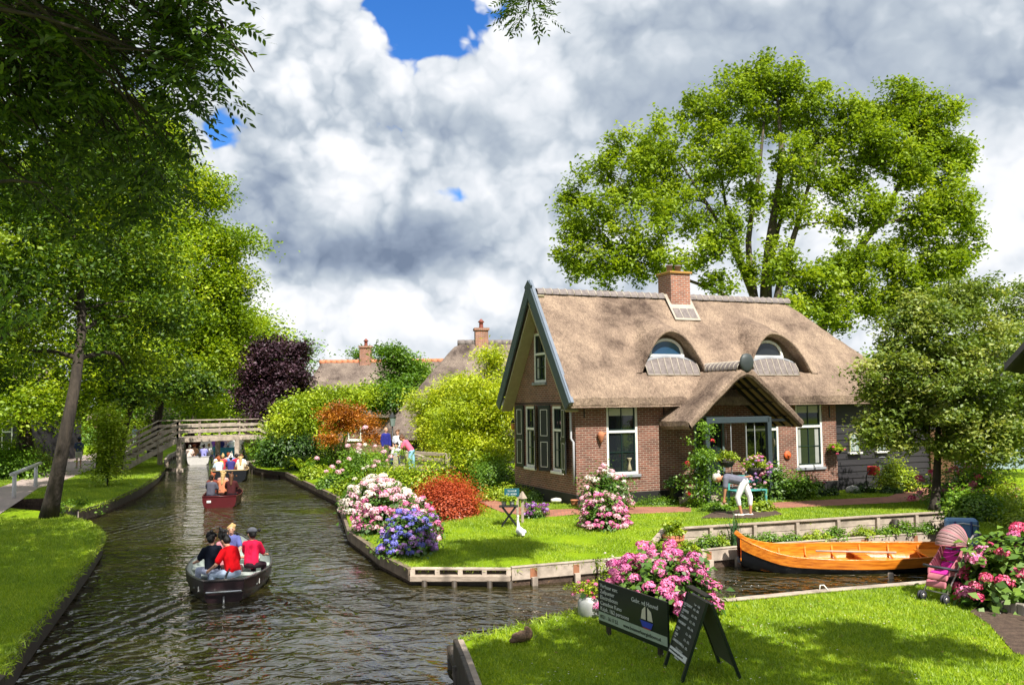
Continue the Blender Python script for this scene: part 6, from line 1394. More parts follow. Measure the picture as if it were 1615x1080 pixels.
sit_in(boat1, .46, -.62, .30, -22, label='boy in pink-red t-shirt and grey cap on the right side of the near punt', shirt=(222, 32, 74), pants=(60, 40, 48), hair='black', cap=(88, 90, 98), detail=True, vox=.014, hr=-40, scale=.92)
sit_in(boat1, -.18, -.62, .30, -60, label='dark-haired person in pale pink top facing right in the near punt', shirt=(235, 150, 160), pants=(90, 60, 60), hair='black', detail=True, vox=.014, scale=.94)
sit_in(boat1, -.02, .75, .30, 180, label='blond child in blue and pink facing the steersman at the bow of the near punt', shirt=(90, 96, 150), pants=(200, 120, 135), hair='blond', long_hair=True, detail=True, vox=.014, scale=.86)
# red boat
GB = 'tourists in the boats by the footbridge'
p2 = G(353, 790, 0); boat2, _, _ = hull('punt', 'red punt with brown-haired passengers, second on the canal', p2, math.radians(14), 4.8, 1.45, .34, REDH, MAROON, 'x', .1, .12, 3, REDH, REDH, stern_w=.85)
MB().box((-.45, -2.42, .2), (-.3, -2.40, .28)).build('number_plate', WHITE, boat2); upd()
for (x, y, sh, pn, hr_, lg, lab, hh) in [(-.38, -1.6, (84, 84, 96), (50, 50, 60), 'dark', False, 'person in grey t-shirt at the left stern of the red punt', 0), (.36, -1.3, (70, 32, 34), (40, 30, 36), 'brown', True, 'long brown-haired woman in dark top at the right of the red punt', 0), (-.40, -.6, (120, 60, 50), (60, 40, 40), 'red', True, 'red-haired person in brown at the left middle of the red punt', 0), (0, -.8, (205, 130, 95), (90, 60, 50), 'blond', True, 'blond person in orange-tan top in the centre of the red punt', 0), (-.1, .5, (190, 150, 140), (80, 80, 90), 'blond', False, 'fair-haired person at the bow of the red punt', 0)]:
    sit_in(boat2, x, y, .32, random.uniform(-30, 30), label=lab, shirt=sh, pants=pn, hair=hr_, long_hair=lg, vox=.028, scale=.95)
# black boat with light shirts
p3 = G(360, 760, 0)+Vector((-.75, 2.7, 0)); boat3, _, _ = hull('punt', 'black punt with three passengers in light clothes at its stern, third on the canal', p3, math.radians(16), 5.6, 1.9, .5, HULLB, plain('tan_lining', (.45, .33, .16, 1)), 'x', .1, .12, 4, plain('tan_lining', (.45, .33, .16, 1)), stern_w=.9); upd()
for (x, y, sh, pn, hr_, lg, lab, hat) in [(-.5, -2.0, (205, 225, 240), (90, 90, 100), 'red', False, 'person in white-blue shirt at the left stern of the black punt', None), (.55, -2.1, (232, 214, 185), (210, 180, 140), 'blond', True, 'woman in cream top at the right stern of the black punt', None), (.05, -1.3, (60, 58, 120), (60, 60, 90), 'dark', False, 'person in indigo shirt and white cap in the black punt', (240, 240, 245)), (-.55, -.7, (235, 190, 80), (160, 90, 60), 'brown', False, 'child in yellow and orange in the black punt', None), (-.7, 1.0, (240, 240, 245), (200, 120, 140), 'dark', False, 'person in white t-shirt at the left front of the black punt', None), (.3, .6, (190, 40, 60), (60, 60, 60), 'dark', False, 'person in red by the middle of the black punt', None), (-.2, 2.2, (235, 170, 160), (120, 100, 90), 'red', False, 'person in salmon at the bow of the black punt', None)]:
    sit_in(boat3, x, y, .36, random.uniform(-25, 25), label=lab, shirt=sh, pants=pn, hair=hr_, long_hair=lg, hat=hat, vox=.034, scale=.98)
p4 = G(311, 733, 0)+Vector((-.8, 2.6, 0)); boat4, _, _ = hull('sloop', 'white flat-sterned motor sloop by the left bridge post', p4, math.radians(18), 5.0, 1.45, .48, WH, WH, 'x', .05, .12, 2, WH, stern_w=.95); upd()
for (x, y, sh, hr_, lab) in [(-.55, -2.1, (235, 210, 200), 'grey', 'person in pale top at the left of the white sloop'), (.35, -2.0, (150, 150, 215), 'dark', 'person in lilac striped shirt at the stern of the white sloop'), (-.3, -.8, (225, 170, 130), 'red', 'person with red hair further forward in the white sloop'), (.6, 0, (240, 235, 235), 'blond', 'fair person in white at the bow of the white sloop')]:
    sit_in(boat4, x, y, .40, random.uniform(-40, 40), label=lab, shirt=sh, pants=(120, 120, 150), hair=hr_, vox=.04)
p5 = G(354, 720, 0)+Vector((-.8, 2.6, 0)); boat5, _, _ = hull('punt', 'turquoise boat passing under the footbridge', p5, math.radians(18), 5.5, 1.9, .6, CYAN, CYAN, 'x', .08, .12, 3, CYAN, stern_w=.9); upd()
for (x, y, sh, hr_, lab, hat) in [(-.3, -1.6, (58, 54, 112), 'dark', 'person in navy at the stern of the turquoise boat', None), (.5, -1.7, (245, 240, 245), 'grey', 'person in white at the right stern of the turquoise boat', None), (.4, -.2, (190, 150, 140), 'brown', 'person in sun hat in the turquoise boat', (240, 235, 225)), (-.5, .4, (235, 150, 150), 'blond', 'person in pink in the turquoise boat', None), (-.8, 1.6, (160, 110, 215), 'dark', 'person in violet at the front of the turquoise boat', None), (.1, 2.0, (120, 160, 215), 'brown', 'person in light blue hat under the bridge deck', (150, 180, 220))]:
    sit_in(boat5, x, y, .45, random.uniform(-40, 40), label=lab, shirt=sh, pants=(120, 120, 150), hair=hr_, hat=hat, vox=.045, scale=1.1)
for (x, y, sh, hr_, lab) in [(.55, -.2, (240, 240, 240), 'brown', 'person in white on the right bench of the black punt'), (.0, 1.4, (120, 150, 210), 'grey', 'person in light blue toward the bow of the black punt'), (-.4, .1, (180, 60, 70), 'blond', 'fair person in wine red left of centre in the black punt')]:
    sit_in(boat3, x, y, .36, random.uniform(-40, 40), label=lab, shirt=sh, pants=(110, 110, 130), hair=hr_, vox=.04)
for (x, y, sh, hr_, lab) in [(-.1, -.8, (235, 200, 210), 'grey', 'grey-haired person in pale pink in the turquoise boat'), (.6, .8, (240, 240, 235), 'dark', 'person in white at the right front of the turquoise boat'), (-.5, -1.0, (200, 60, 70), 'brown', 'person in red left of centre in the turquoise boat'), (0, 1.0, (225, 215, 120), 'blond', 'person in yellow in the turquoise boat')]:
    sit_in(boat5, x, y, .5, random.uniform(-40, 40), label=lab, shirt=sh, pants=(110, 110, 130), hair=hr_, vox=.045, scale=1.1)
p6 = G(300, 703, 0); hull('punt', 'dark red moored boat in the shade behind the bridge post', p6, math.radians(25), 4.5, 1.8, .8, REDH, REDH, 'x', .08, .12, 3, REDH, stern_w=.9)
# orange boat: stem to the left
a = G(1212, 906, 0); b = G(1500, 900, 0); dirv = (a-b).normalized(); cen = (a+b)/2+Vector((.22, .62, 0)); 
ob, wdo, zto = hull('punt', 'varnished orange and black wooden punt moored at the quay, upswept stem to the left', cen, math.atan2(-dirv.x, dirv.y), 5.5, 1.62, .36, HULLB, ORANGE, 'double', .10, .10, 3, ORANGE, ORANGE, strake=ORANGE, floor_z=.05, bow_rise=.26, flat=.7)
for t in (.2, .32, .44, .56, .68, .8):
    w = wdo(t)-.035; y = (t-.5)*5.5
    MB().tube([(-w, y, .34), (-w*.93, y, .15), (-w*.6, y, .065), (w*.6, y, .065), (w*.93, y, .15), (w, y, .34)], .028, 5).build('rib', ORANGE, ob)
MB().beam((0, 2.52, .60), (0, 2.84, .86), .10, .11, bev=.015).build('stem_head', ORANGE, ob)
MB().box((-.5, -2.1, .24), (.5, -1.5, .27), None, .005).build('stern_deck', ORANGE, ob)
MB().tube([(.1, -.9, .30), (.25, .9, .33)], .025, 6).build('pole', WOODL, ob)
ob.rotation_euler.y = math.radians(-5)
def mooring():
    p = G(1405, 945, 0); r = empty('mooring_post', G(1405, 912, 0), 0, 'short grey mooring post standing in the water before the orange boat', 'post')
    MB().tube([(0, 0, -1), (0, 0, .12)], [.06, .055], 10).build('post', WOOD, r)
    r = empty('mooring_ring', G(1292, 932, .52), 0, 'small white rope loop on the plank edge', 'rope'); MB().tube([(0, 0, -.02), (.03, .02, .10), (.09, .02, .10), (.16, 0, .01)], .011, 6).build('rope', WHITE, r)
    r = empty('wooden_post', G(1412, 840, .4), 0, 'weathered stump between plants behind the orange boat', 'post'); MB().tube([(0, 0, -.2), (.01, 0, .34)], [.10, .09], 9).build('post', WOODD, r)
mooring()

# other people
p = onC(1167, 813); person('gardener with short blond-grey hair in grey t-shirt and white capris bending to the flower bed', p+Vector((0, 0, 0)), math.radians(72), 'bend', (112, 112, 126), (238, 238, 240), 'grey', vox=.013, detail=True, shorts=.72, tp=80, hp=18, arms=((4, 4, 8), (8, -86, -100)), legs=((22, -12), (-20, 0)), skin=SKIN2, shoes=(235, 225, 215), scale=1.0)
gm = G(614, 742, .6)
PB = []
def gq(px, Y=40., z=1.05): v = DP(px, 700, Y); v.z = z; return v
person('bald old man in navy jumper standing at the garden bridge rail', gq(608, 41), math.radians(-140), 'stand', (44, 48, 128), (90, 80, 70), 'white', bald=True, short=False, vox=.03)
person('man in salmon pink shirt leaning over the garden bridge rail', gq(649, 37.2, .95), math.radians(80), 'lean', (226, 108, 138), (150, 200, 225), 'brown', vox=.03, hp=15, skin=SKIN2, tp=36)
person('woman in white top behind the garden bridge rail between the two men', gq(627, 41, 1.0), math.radians(170), 'stand', (225, 225, 235), (60, 66, 90), 'brown', vox=.03, scale=.95)
person('child in white and navy sitting on the garden bridge rail', gq(626, 39.6, 1.35), math.radians(160), 'sit', (222, 218, 232), (40, 50, 84), 'dark', vox=.03, scale=.85)
person('walker in blue-grey top and white shorts on the towpath', G(124, 738, .43), math.radians(15), 'stand', (72, 84, 120), (228, 225, 215), 'dark', vox=.035, shorts=.42, cap=(40, 50, 90))
person('distant walker in white trousers by the bridge stairs', G(212, 702, .43), math.radians(0), 'stand', (140, 150, 190), (235, 235, 240), 'dark', vox=.045)
person('person in magenta leaning over the bank at the right bridge end', G(397, 703, .45), math.radians(100), 'lean', (190, 20, 90), (200, 60, 110), 'brown', vox=.05, tp=65, scale=1.0)

# ================================================================== high footbridge
def bridge():
    Lp = G(283, 748, 0); Rp = G(384, 722, 0)
    o = Vector((-19.4, 51.3, 0)); root = empty('wooden_footbridge', o, 0, 'high wooden footbridge with stairs spanning the canal', 'footbridge')
    # deck line in world: left end, right end
    a = DP(280, 692, 51.3); b = DP(408, 689, 55.5); a.z = b.z = 2.05; ax = (b-a).normalized(); nrm = Vector((-ax.y, ax.x, 0)); Wd = 2.1
    a -= o; b -= o
    dk = MB(); n = 34; L = (b-a).length
    for i in range(n): p = a+ax*(L*i/n+.08); dk.beam(p+Vector((0, 0, -.02)), p+nrm*Wd+Vector((0, 0, -.02)), L/n-.02, .045)
    dk.build('deck', WOODL, root)
    for k in (0.0, Wd): MB().beam(a+nrm*k+Vector((0, 0, -.15)), b+nrm*k+Vector((0, 0, -.15)), .12, .24, bev=.01).build('girder', WOODL, root)
    for q, side in ((a, -1), (b, 1)):
        pass
    # stairs: left goes down along the bank to the left, right goes down to the right
    def flight(top, dirv, run, drop, label='stair'):
        e = top+dirv*run+Vector((0, 0, -drop)); ns = 9
        for k in (0, Wd): MB().beam(top+nrm*k+Vector((0, 0, -.12)), e+nrm*k+Vector((0, 0, -.12)), .07, .28).build('stringer', WOODL, root)
        st = MB()
        for i in range(ns): p = top+(e-top)*(i+.5)/ns; st.beam(p+nrm*.04, p+nrm*(Wd-.04), .28, .045)
        st.build('steps', WOODL, root); return e
    dl = Vector((-ax.x, -ax.y, 0)); el = flight(a, (dl*1.0+Vector((-.0, -.05, 0))).normalized(), 3.6, 1.62); er = flight(b, ax, 3.4, 1.55)
    def rail(p, q, posts, off):
        for h, w, t in ((.98, .13, .045), (.66, .035, .17), (.34, .035, .17)):
            MB().beam(p+nrm*off+Vector((0, 0, h)), q+nrm*off+Vector((0, 0, h)), w, t, bev=.006).build('rail', WOODL, root)
        for i in range(posts+1): r = p+(q-p)*i/posts+nrm*(off+.05); MB().beam(r+Vector((0, 0, -.25)), r+Vector((0, 0, .97)), .09, .09, (0, 1, 0)).build('rail_post', WOOD, root)
    for off in (-.04, Wd+.04): rail(a, b, 4, off); rail(a, el, 3, off); rail(b, er, 2, off)
    for t, k in ((.02, 0), (.02, Wd), (.72, 0), (.72, Wd)):
        p = a+ax*L*t+nrm*k; MB().beam(p+Vector((0, 0, -.1)), Vector((p.x, p.y, -1.6)), .24, .24, (0, 1, 0), .01).build('pile', WOODL, root)
    for t in (.02, .72): p = a+ax*L*t; MB().beam(p-nrm*.3+Vector((0, 0, -1.85)), p+nrm*(Wd+.3)+Vector((0, 0, -1.85)), .2, .2).build('cross_beam', WOODL, root)
    p = a+ax*L*.72; MB().beam(p+Vector((0, 0, -1.7)), p+ax*2.2+Vector((0, 0, -1.65)), .3, .2).build('landing_beam', WOODL, root)
bridge()
# little footbridge over the ditch with the white rail
def ditch_bridge():
    root = empty('ditch_footbridge', G(40, 778, .42), 0, 'low plank footbridge with one white round rail over the ditch', 'footbridge'); o = root.location
    p, q = G(22, 786, .42)-o, G(56, 768, .42)-o; d = (q-p)
    WR = plain('weathered_white', (.62, .60, .60, 1), .6)
    for r in (p, q): MB().tube([r+Vector((0, 0, -.3)), r+Vector((0, 0, .90))], [.085, .075], 10).build('rail_post', WR, root)
    MB().tube([p-d*.12+Vector((0, 0, .95)), q+d*.25+Vector((0, 0, .97))], .075, 10).build('rail', WR, root)
    MB().beam(p-d*.3+Vector((0, 0, -.10)), q+d*.7+Vector((0, 0, -.10)), .12, .22).build('edge_beam', WOODD, root)
    MB().beam(q+d*.05+Vector((.06, -.1, -.2)), q+d*.05+Vector((.06, -.1, -.75)), .32, .3, (0, 1, 0)).build('block', WOODL, root)
ditch_bridge()
def ditch_planks():
    root = empty('ditch_revetment', G(100, 800, .2), 0, 'grey posts and planks lining the ditch behind the leaning tree', 'revetment'); o = root.location
    pts = [B_edge[0], B_edge[1], B_edge[2]]
    for a, b in zip(pts[:-1], pts[1:]):
        a = a-o; b = b-o; s = Vector((.05, -.05, 0)); MB().beam(a+s+Vector((0, 0, -.15)), b+s+Vector((0, 0, -.15)), .04, .3).build('plank', WOODL, root)
        for t in (.1, .6): r = a+(b-a)*t+s*2; MB().tube([r+Vector((0, 0, -.9)), r+Vector((0, 0, .05))], .07, 8).build('post', WOOD, root)
ditch_planks()
# garden rails
def garden_rail():
    o = gq(660, 40, .6); root = empty('garden_bridge', o, 0, 'small garden bridge with grey wooden rails where the man leans over', 'footbridge')
    a, b = gq(600, 41.5, 1.0)-o, gq(712, 39.5, .95)-o
    MB().beam(a, b, 2.2, .08).build('deck', WOOD, root)
    MB().beam(gq(637, 39, 1.78)-o, gq(670, 38, 1.55)-o, .10, .09, bev=.01).build('rail', WOODL, root)
    for z in (1.66, 1.42): MB().beam(gq(655, 39.8, z)-o, gq(709, 38.6, z-.05)-o, .08, .15, bev=.01).build('rail', WOOD, root)
    for px, Y, t in ((624, 38.6, 1.6), (706, 38.7, 1.68), (641, 39.2, 1.7)): p = gq(px, Y, .5)-o; MB().box((-.10, -.09, -.4), (.10, .09, t-.5), Matrix.Translation(p), .01).build('post', WOOD, root)
garden_rail()
def std_rose():
    p = G(577, 778, .5); root = empty('standard_rose', p, 0, 'thin-stemmed standard rose with pale pink blooms over the fern bed', 'rose'); h = 1.45
    MB().tube([(0, 0, -.2), (.03, 0, h*.5), (0, 0, h)], [.03, .025, .02], 6).build('stem', BARKL, root)
    C = [(random.gauss(0, .6), random.gauss(0, .4), h-.1+random.gauss(0, .3)) for _ in range(30)]; pts, lv = clump_pts(C, .3, 50); leaves('crown', pts, .09, L_GREEN, root, lv=lv)
    flower_heads(root, [Vector((random.gauss(0, .65), random.gauss(-.3, .3), h-.1+random.gauss(0, .32))) for _ in range(26)], .09, [P_PALE, P_WHITE])
std_rose()
bush('shrub', 'shrub with salmon blooms below the standard rose', G(560, 765, .5)+Vector((0, 2, 0)), (1.4, .8), 1.4, L_GREEN, 4000, .11, ncl=30)

# ================================================================== other houses
def thatched(name, label, loc, rz, L, W, eave, ridge_h, hipx=2.5, rt=None, chim=None, wall=None, th=None):
    root = empty(name, loc, rz, label, 'house'); mb = MB(); xs = np.linspace(-.5, L+.5, 36); ys = np.linspace(-.5, W+.5, 26)
    s = (ridge_h-eave)/(W/2+.5)
    def z(x, y): return smin(smin(eave+(y+.5)*s, eave+(W+.5-y)*s, .3), smin(eave+(x+.5)*(ridge_h-eave)/hipx, eave+(L+.5-x)*(ridge_h-eave)/hipx, .3), .4)+.02*math.sin(5*x+2*y)
    V = [(x, y, z(x, y)) for x in xs for y in ys]; ny = len(ys)
    mb.add(V, [(i*ny+j, (i+1)*ny+j, (i+1)*ny+j+1, i*ny+j+1) for i in range(len(xs)-1) for j in range(ny-1)], True)
    V2 = [(x, y, z(x, y)-.35) for x in xs for y in ys]; mb.add(V2, [(i*ny+j, i*ny+j+1, (i+1)*ny+j+1, (i+1)*ny+j) for i in range(len(xs)-1) for j in range(ny-1)], True)
    rim = [(x, ys[0]) for x in xs]+[(xs[-1], y) for y in ys[1:]]+[(x, ys[-1]) for x in xs[::-1][1:]]+[(xs[0], y) for y in ys[::-1][1:]]; n = len(rim)
    mb.add([(x, y, z(x, y)) for x, y in rim]+[(x, y, z(x, y)-.35) for x, y in rim], [(i, n+i, n+i+1, i+1) for i in range(n-1)], True)
    rf = mb.build('roof', th or THATCH2, root)
    MB().box((0, 0, -.5), (L, W, eave+.3)).build('wall', wall or BRICK, root)
    r = MB(); x0, x1 = hipx-.6, L+.6-hipx; k = max(6, int((x1-x0)/.4))
    for i in range(k):
        a_ = x0+(x1-x0)*i/k; r.tube([(a_, W/2, ridge_h-.14), (a_+(x1-x0)/k-.02, W/2, ridge_h-.14)], [.19, .21], 8)
    r.build('ridge_tiles', rt or RTILE, rf)
    if chim:
        cx, cw, chh = chim; c = MB(); c.box((cx-cw/2, W/2-cw/2, ridge_h-.8), (cx+cw/2, W/2+cw/2, ridge_h+chh)); c.box((cx-cw/2-.07, W/2-cw/2-.07, ridge_h+chh), (cx+cw/2+.07, W/2+cw/2+.07, ridge_h+chh+.14)); co_ = c.build('chimney', BRICK2, rf)
        MB().lathe([(.16, 0), (.12, .1), (.12, .32), (.2, .36), (.03, .55)], (cx, W/2, ridge_h+chh+.14), 10).build('chimney_pot', plain('pot_red', (.25, .07, .05, 1)), co_)
    return root
ORT = plain('orange_ridge', (.55, .20, .10, 1), .7)
h1 = thatched('farmhouse', 'long thatched farmhouse with orange ridge tiles beyond the garden trees', DP(470, 660, 62), 0, 11.5, 6.5, 2.8, 6.6, 1.4, ORT, (4.2, .8, .9)); h1.location.z = .5
for x in (1.5, 3.5): window(h1, x, x+.9, .9, 2.3, MF(.0), ((.35, 2, 1), (.65, 2, 2)), True)
h2 = thatched('farmhouse', 'thatched farmhouse with tall brick chimney behind the bamboo', Vector((-6.6, 47.5, .6)), math.radians(8), 11.5, 8.0, 1.7, 6.9, 4.6, RTILE, (5.4, .75, .6), plain('dark_timber_wall', (.03, .028, .025, 1))); 
def lamp_post():
    p = gq(619, 42, .9); r = empty('street_lamp', p, 0, 'old lantern on a post behind the people in the garden', 'street lamp'); MB().tube([(0, 0, 0), (0, 0, 1.9)], .035, 8).build('post', BLACKP, r)
    MB().lathe([(.10, 1.9), (.17, 2.3), (.18, 2.32)], (0, 0, 0), 6, False).build('lantern', plain('lamp_glass', (.20, .26, .24, 1), .2), r); MB().lathe([(.21, 2.32), (.08, 2.46), (.03, 2.55)], (0, 0, 0), 6, False).build('lantern_cap', BLACKP, r)
lamp_post()
h3 = empty('barn', G(1700, 760, .8)+Vector((2.0, 7.5, 0)), math.radians(12), 'pale blue boarded barn half hidden at the right edge', 'barn')
PBL = mat('pale_blue_boards', (.30, .38, .42, 1), (.20, .26, .30, 1), .7, 4., stretch=(5, 5, .4)); b3 = MB()
for k in range(26): b3.box((-4.2+k*.3, -.0, -.3), (-4.2+k*.3+.285, .04+.01*(k % 2), 3.0))
b3.box((-4.2, .05, -.3), (3.6, 5, 3.0)); b3.build('wall', PBL, h3)
MB().add([(-4.7, -.5, 2.9), (4, -.5, 2.9), (4, 2.5, 5.2), (-4.7, 2.5, 5.2), (4, 5.5, 2.9), (-4.7, 5.5, 2.9)], [(0, 1, 2, 3), (3, 2, 4, 5)]).build('roof', TARB, h3)
window(h3, -3.6, -2.6, .9, 2.0, MF(-.0), ((1., 2, 2),), True)
# dark eave entering at the right edge
_tip = DP(1584, 584, 14)
h4 = empty('neighbour_house', (_tip.x, _tip.y, .5), math.radians(-34.8), 'black gable eave poking in at the right edge of the view', 'house')
def nb():
    ze = _tip.z-.5; sl = 1.15; rx = 3.0; zr = ze+rx*sl; t = .24; mb = MB()
    for (x0, x1) in ((0, rx), (2*rx, rx)):
        z0, z1 = ze, zr; P = [(x0, 0, z0), (x1, 0, z1), (x1, 7.4, z1), (x0, 7.4, z0), (x0, 0, z0+.10), (x1, 0, z1+t), (x1, 7.4, z1+t), (x0, 7.4, z0+.10)]
        fs = [(0, 3, 2, 1), (4, 5, 6, 7), (0, 1, 5, 4), (3, 7, 6, 2), (0, 4, 7, 3)]; mb.add(P, fs if x0 < x1 else [f[::-1] for f in fs])
    mb.build('roof', TARB, h4)
    w = MB(); pr = [(.5, .2), (5.5, .2), (5.5, ze+.5*sl-.06), (rx, zr-.06), (.5, ze+.5*sl-.06)]
    w.add([(x, .45, z-.6 if i < 2 else z) for i, (x, z) in enumerate(pr)]+[(x, 7.0, z-.6 if i < 2 else z) for i, (x, z) in enumerate(pr)], [(0, 1, 2, 3, 4), (9, 8, 7, 6, 5), (0, 4, 9, 5), (1, 6, 7, 2)]); w.build('wall', TARB, h4)
    window(h4, 2.2, 3.6, 1.0, 2.2, MF(.45), ((1., 3, 2),), True)
nb()
h5 = empty('boathouse', G(-60, 735, .42)+Vector((-2, 4, 0)), math.radians(-20), 'dark barn with white window frames behind the azalea on the left', 'barn')
MB().box((-5, 0, -.3), (4.2, 5, 3.2)).build('wall', TARB, h5)
for x in (-3.4, -1.8, -.2, 1.4, 2.8): window(h5, x, x+.9, .9, 2.7, MF(0), ((.4, 1, 1), (.6, 2, 1)), True)
MB().add([(-5.5, -.6, 3.0), (4.7, -.6, 3.0), (4.7, 2.5, 6.2), (-5.5, 2.5, 6.2), (4.7, 5.6, 3.0), (-5.5, 5.6, 3.0)], [(0, 1, 2, 3), (3, 2, 4, 5)]).build('roof', THATCH2, h5)
h6 = thatched('farmhouse', 'reddish house glimpsed between the left bank trunks', G(105, 705, .42)+Vector((-2, 9, 0)), 0, 7, 5, 2.6, 5.5, 1.5, ORT, None, BRICK)

# ================================================================== foreground objects
def text(parent, s, size, M, m, name='lettering', align='LEFT', ext=.0015, sx=1.0):
    cu = bpy.data.curves.new(name, 'FONT'); cu.body = s; cu.size = size; cu.align_x = align; cu.extrude = ext; cu.resolution_u = 2; cu.materials.append(m)
    t_ = bpy.data.objects.new('tmp', cu); COL.objects.link(t_); bpy.context.view_layer.update(); me = bpy.data.meshes.new_from_object(t_.evaluated_get(bpy.context.evaluated_depsgraph_get())); bpy.data.objects.remove(t_)
    me.name = name; me.materials.clear(); me.materials.append(m); o = bpy.data.objects.new(name, me); COL.objects.link(o); o.parent = parent; o.matrix_basis = M @ Matrix.Diagonal((sx, 1, 1, 1)); return o
SGN = plain('sign_black_green', (.008, .016, .014, 1), .35); LET = plain('sign_white', (.72, .74, .72, 1), .5); BAND = plain('sign_pale_green_band', (.38, .46, .36, 1), .5)
def rental_board():
    a = G(944, 1002, .5); b = G(1044, 1024, .5)
    # board plane: top-left (943,918), bottom-left (943,1000), right end hidden by the A-board
    A_ = Vector((1.20, 13.03, .5)); Bq = Vector((2.02, 11.35, .5)); d = (Bq-A_).normalized(); L = 1.68
    z0 = .13; H = .62
    root = empty('rental_board', A_, math.atan2(d.y, d.x), 'long low dark green board listing boats for hire with a sailing boat emblem', 'sign board')
    MB().box((0, 0, z0), (L, .03, z0+H), None, .004).build('panel', SGN, root)
    MB().box((0.01, -.006, z0+.06), (L-.01, -.001, z0+.18)).build('band', BAND, root)
    for x in (.15, 1.4): MB().box((x, .031, -.1), (x+.06, .08, z0+.5)).build('post', WOODD, root)
    R90 = Matrix.Rotation(math.pi/2, 4, 'X')
    def T(x, z): return Matrix.Translation((x, -.004, z)) @ R90
    lines = ['Verhuur van:', 'Zeilpunter', 'Electroboten', 'Canadese Kano', 'Kajak, 1&2 persoons']
    for i, s in enumerate(lines): text(root, s, .080, T(.06, z0+H-.095-i*.080), LET, sx=1.1)
    text(root, 'Gebr. vd Heuvel', .085, T(.86, z0+H-.14), LET, sx=1.1)
    text(root, '0521 - 36 17 52', .072, Matrix.Translation((.06, -.009, z0+.095)) @ R90, SGN); text(root, 'www.botenverhuurgiethoorn.nl', .068, Matrix.Translation((.66, -.009, z0+.095)) @ R90, SGN)
    cx = 1.22; zc = z0+.30
    MB().add([(cx-.02, -.007, zc), (cx-.13, -.007, zc), (cx-.10, -.007, zc+.12), (cx-.02, -.007, zc+.18)], [(0, 1, 2, 3)][::1]).add([(cx+.02, -.007, zc), (cx+.02, -.007, zc+.17), (cx+.11, -.007, zc+.12), (cx+.14, -.007, zc)], [(3, 2, 1, 0)]).build('emblem_sails', plain('sail_cream', (.7, .66, .52, 1)), root)
    MB().add([(cx-.15, -.007, zc-.02), (cx+.15, -.007, zc-.02), (cx+.10, -.007, zc-.10), (cx-.10, -.007, zc-.10)], [(3, 2, 1, 0)]).build('emblem_hull', plain('emblem_blue', (.03, .06, .5, 1)), root)
    MB().add([(cx-.10, -.007, zc-.104), (cx+.10, -.007, zc-.104), (cx+.07, -.007, zc-.118), (cx-.07, -.007, zc-.118)], [(3, 2, 1, 0)]).build('emblem_keel', plain('emblem_red', (.45, .06, .05, 1)), root)
rental_board()
def a_board():
    # front panel: foot left (1048,1040) right (1073,1075); top left (1078,932) right (1115,950)
    fl = G(1040, 1046, .5); fr_ = G(1074, 1076, .5); d = (fr_-fl).normalized(); W_ = .66; c = fr_+(fl-fr_).normalized()*.33
    n = Vector((d.y, -d.x, 0))     # outward from the front panel
    if n.y > 0: n = -n
    back = -n
    root = empty('price_board', c, math.atan2(d.y, d.x), 'black A-frame price board standing open on the front lawn', 'sign board')
    # local: x along d, y backwards
    H = .97; lean = .36; tilt = math.atan2(lean, H); M = Matrix.Rotation(-tilt, 4, 'X')
    MB().box((-W_/2, 0, .0), (-W_/2+.04, .035, H), M).box((W_/2-.04, 0, .0), (W_/2, .035, H), M).box((-W_/2+.04, .004, H-.05), (W_/2-.04, .031, H), M).box((-W_/2+.04, .008, .20), (W_/2-.04, .028, H-.05), M).build('front_panel', SGN, root)
    M2 = Matrix.Translation((0, 2*lean+.04, 0)) @ Matrix.Rotation(tilt, 4, 'X')
    bk = MB().box((-W_/2, -.035, 0), (-W_/2+.04, 0, H-.02), M2).box((W_/2-.04, -.035, 0), (W_/2, 0, H-.02), M2); bk.box((-W_/2+.04, -.03, H-.07), (W_/2-.04, -.004, H-.02), M2); bp_ = bk.build('back_frame', SGN, root)
    MB().box((-W_/2+.04, -.025, .14), (W_/2-.04, -.010, H-.05), M2).build('back_panel', plain('grey_board', (.14, .15, .13, 1)), root)
    MB().box((-W_/2, lean-.03, H-.01), (W_/2, lean+.06, H+.012)).build('hinge', BLACKP, root)
    R90 = Matrix.Rotation(math.pi/2, 4, 'X'); TM = lambda x, z, o=-.002: M @ Matrix.Translation((x, o, z)) @ R90
    MB().box((-W_/2+.04, -.004, .215), (W_/2-.04, -.001+.004, .285), M).build('band', LET, root)
    text(root, 'www.botenverhuurgiethoorn.nl', .036, TM(-W_/2+.05, .24, -.006), SGN)
    text(root, '1 uur', .034, TM(.02, H-.10), LET); text(root, '1 dag', .034, TM(.13, H-.10), LET)
    rows = [('ELECTROBOOT', '6 pers.', '\u20ac15,-', '\u20ac60,-'), ('ZEILPUNTER', '4 pers.', '\u20ac15,-', '\u20ac55,-'), ('FLUISTERBOOT', '', '\u20ac 9,-', '\u20ac35,-'), ('PUNTERBOOT', '', '\u20ac10,-', '\u20ac40,-'), ('KANO', '2 pers.', '\u20ac 6,-', '\u20ac20,-'), ('KAJAK', '1 pers.', '\u20ac 4,-', '\u20ac15,-'), ('CANADESE KANO', '', '\u20ac 8,-', '\u20ac25,-')]
    for i, (s, s2, p1, p2) in enumerate(rows):
        z = H-.155-i*.076; text(root, s, .043, TM(-W_/2+.05, z), LET, sx=.9); text(root, s2, .026, TM(-W_/2+.05, z-.027), LET) if s2 else None
        text(root, p1, .038, TM(.04, z-.005), LET); text(root, p2, .038, TM(.145, z-.005), LET)
    for i, s in enumerate(['U bent van harte', 'welkom in ons', 'botenverhuur', 'Giethoorn']): text(root, s, .034, TM(0, H-.68-i*.034), LET, align='CENTER')
a_board()
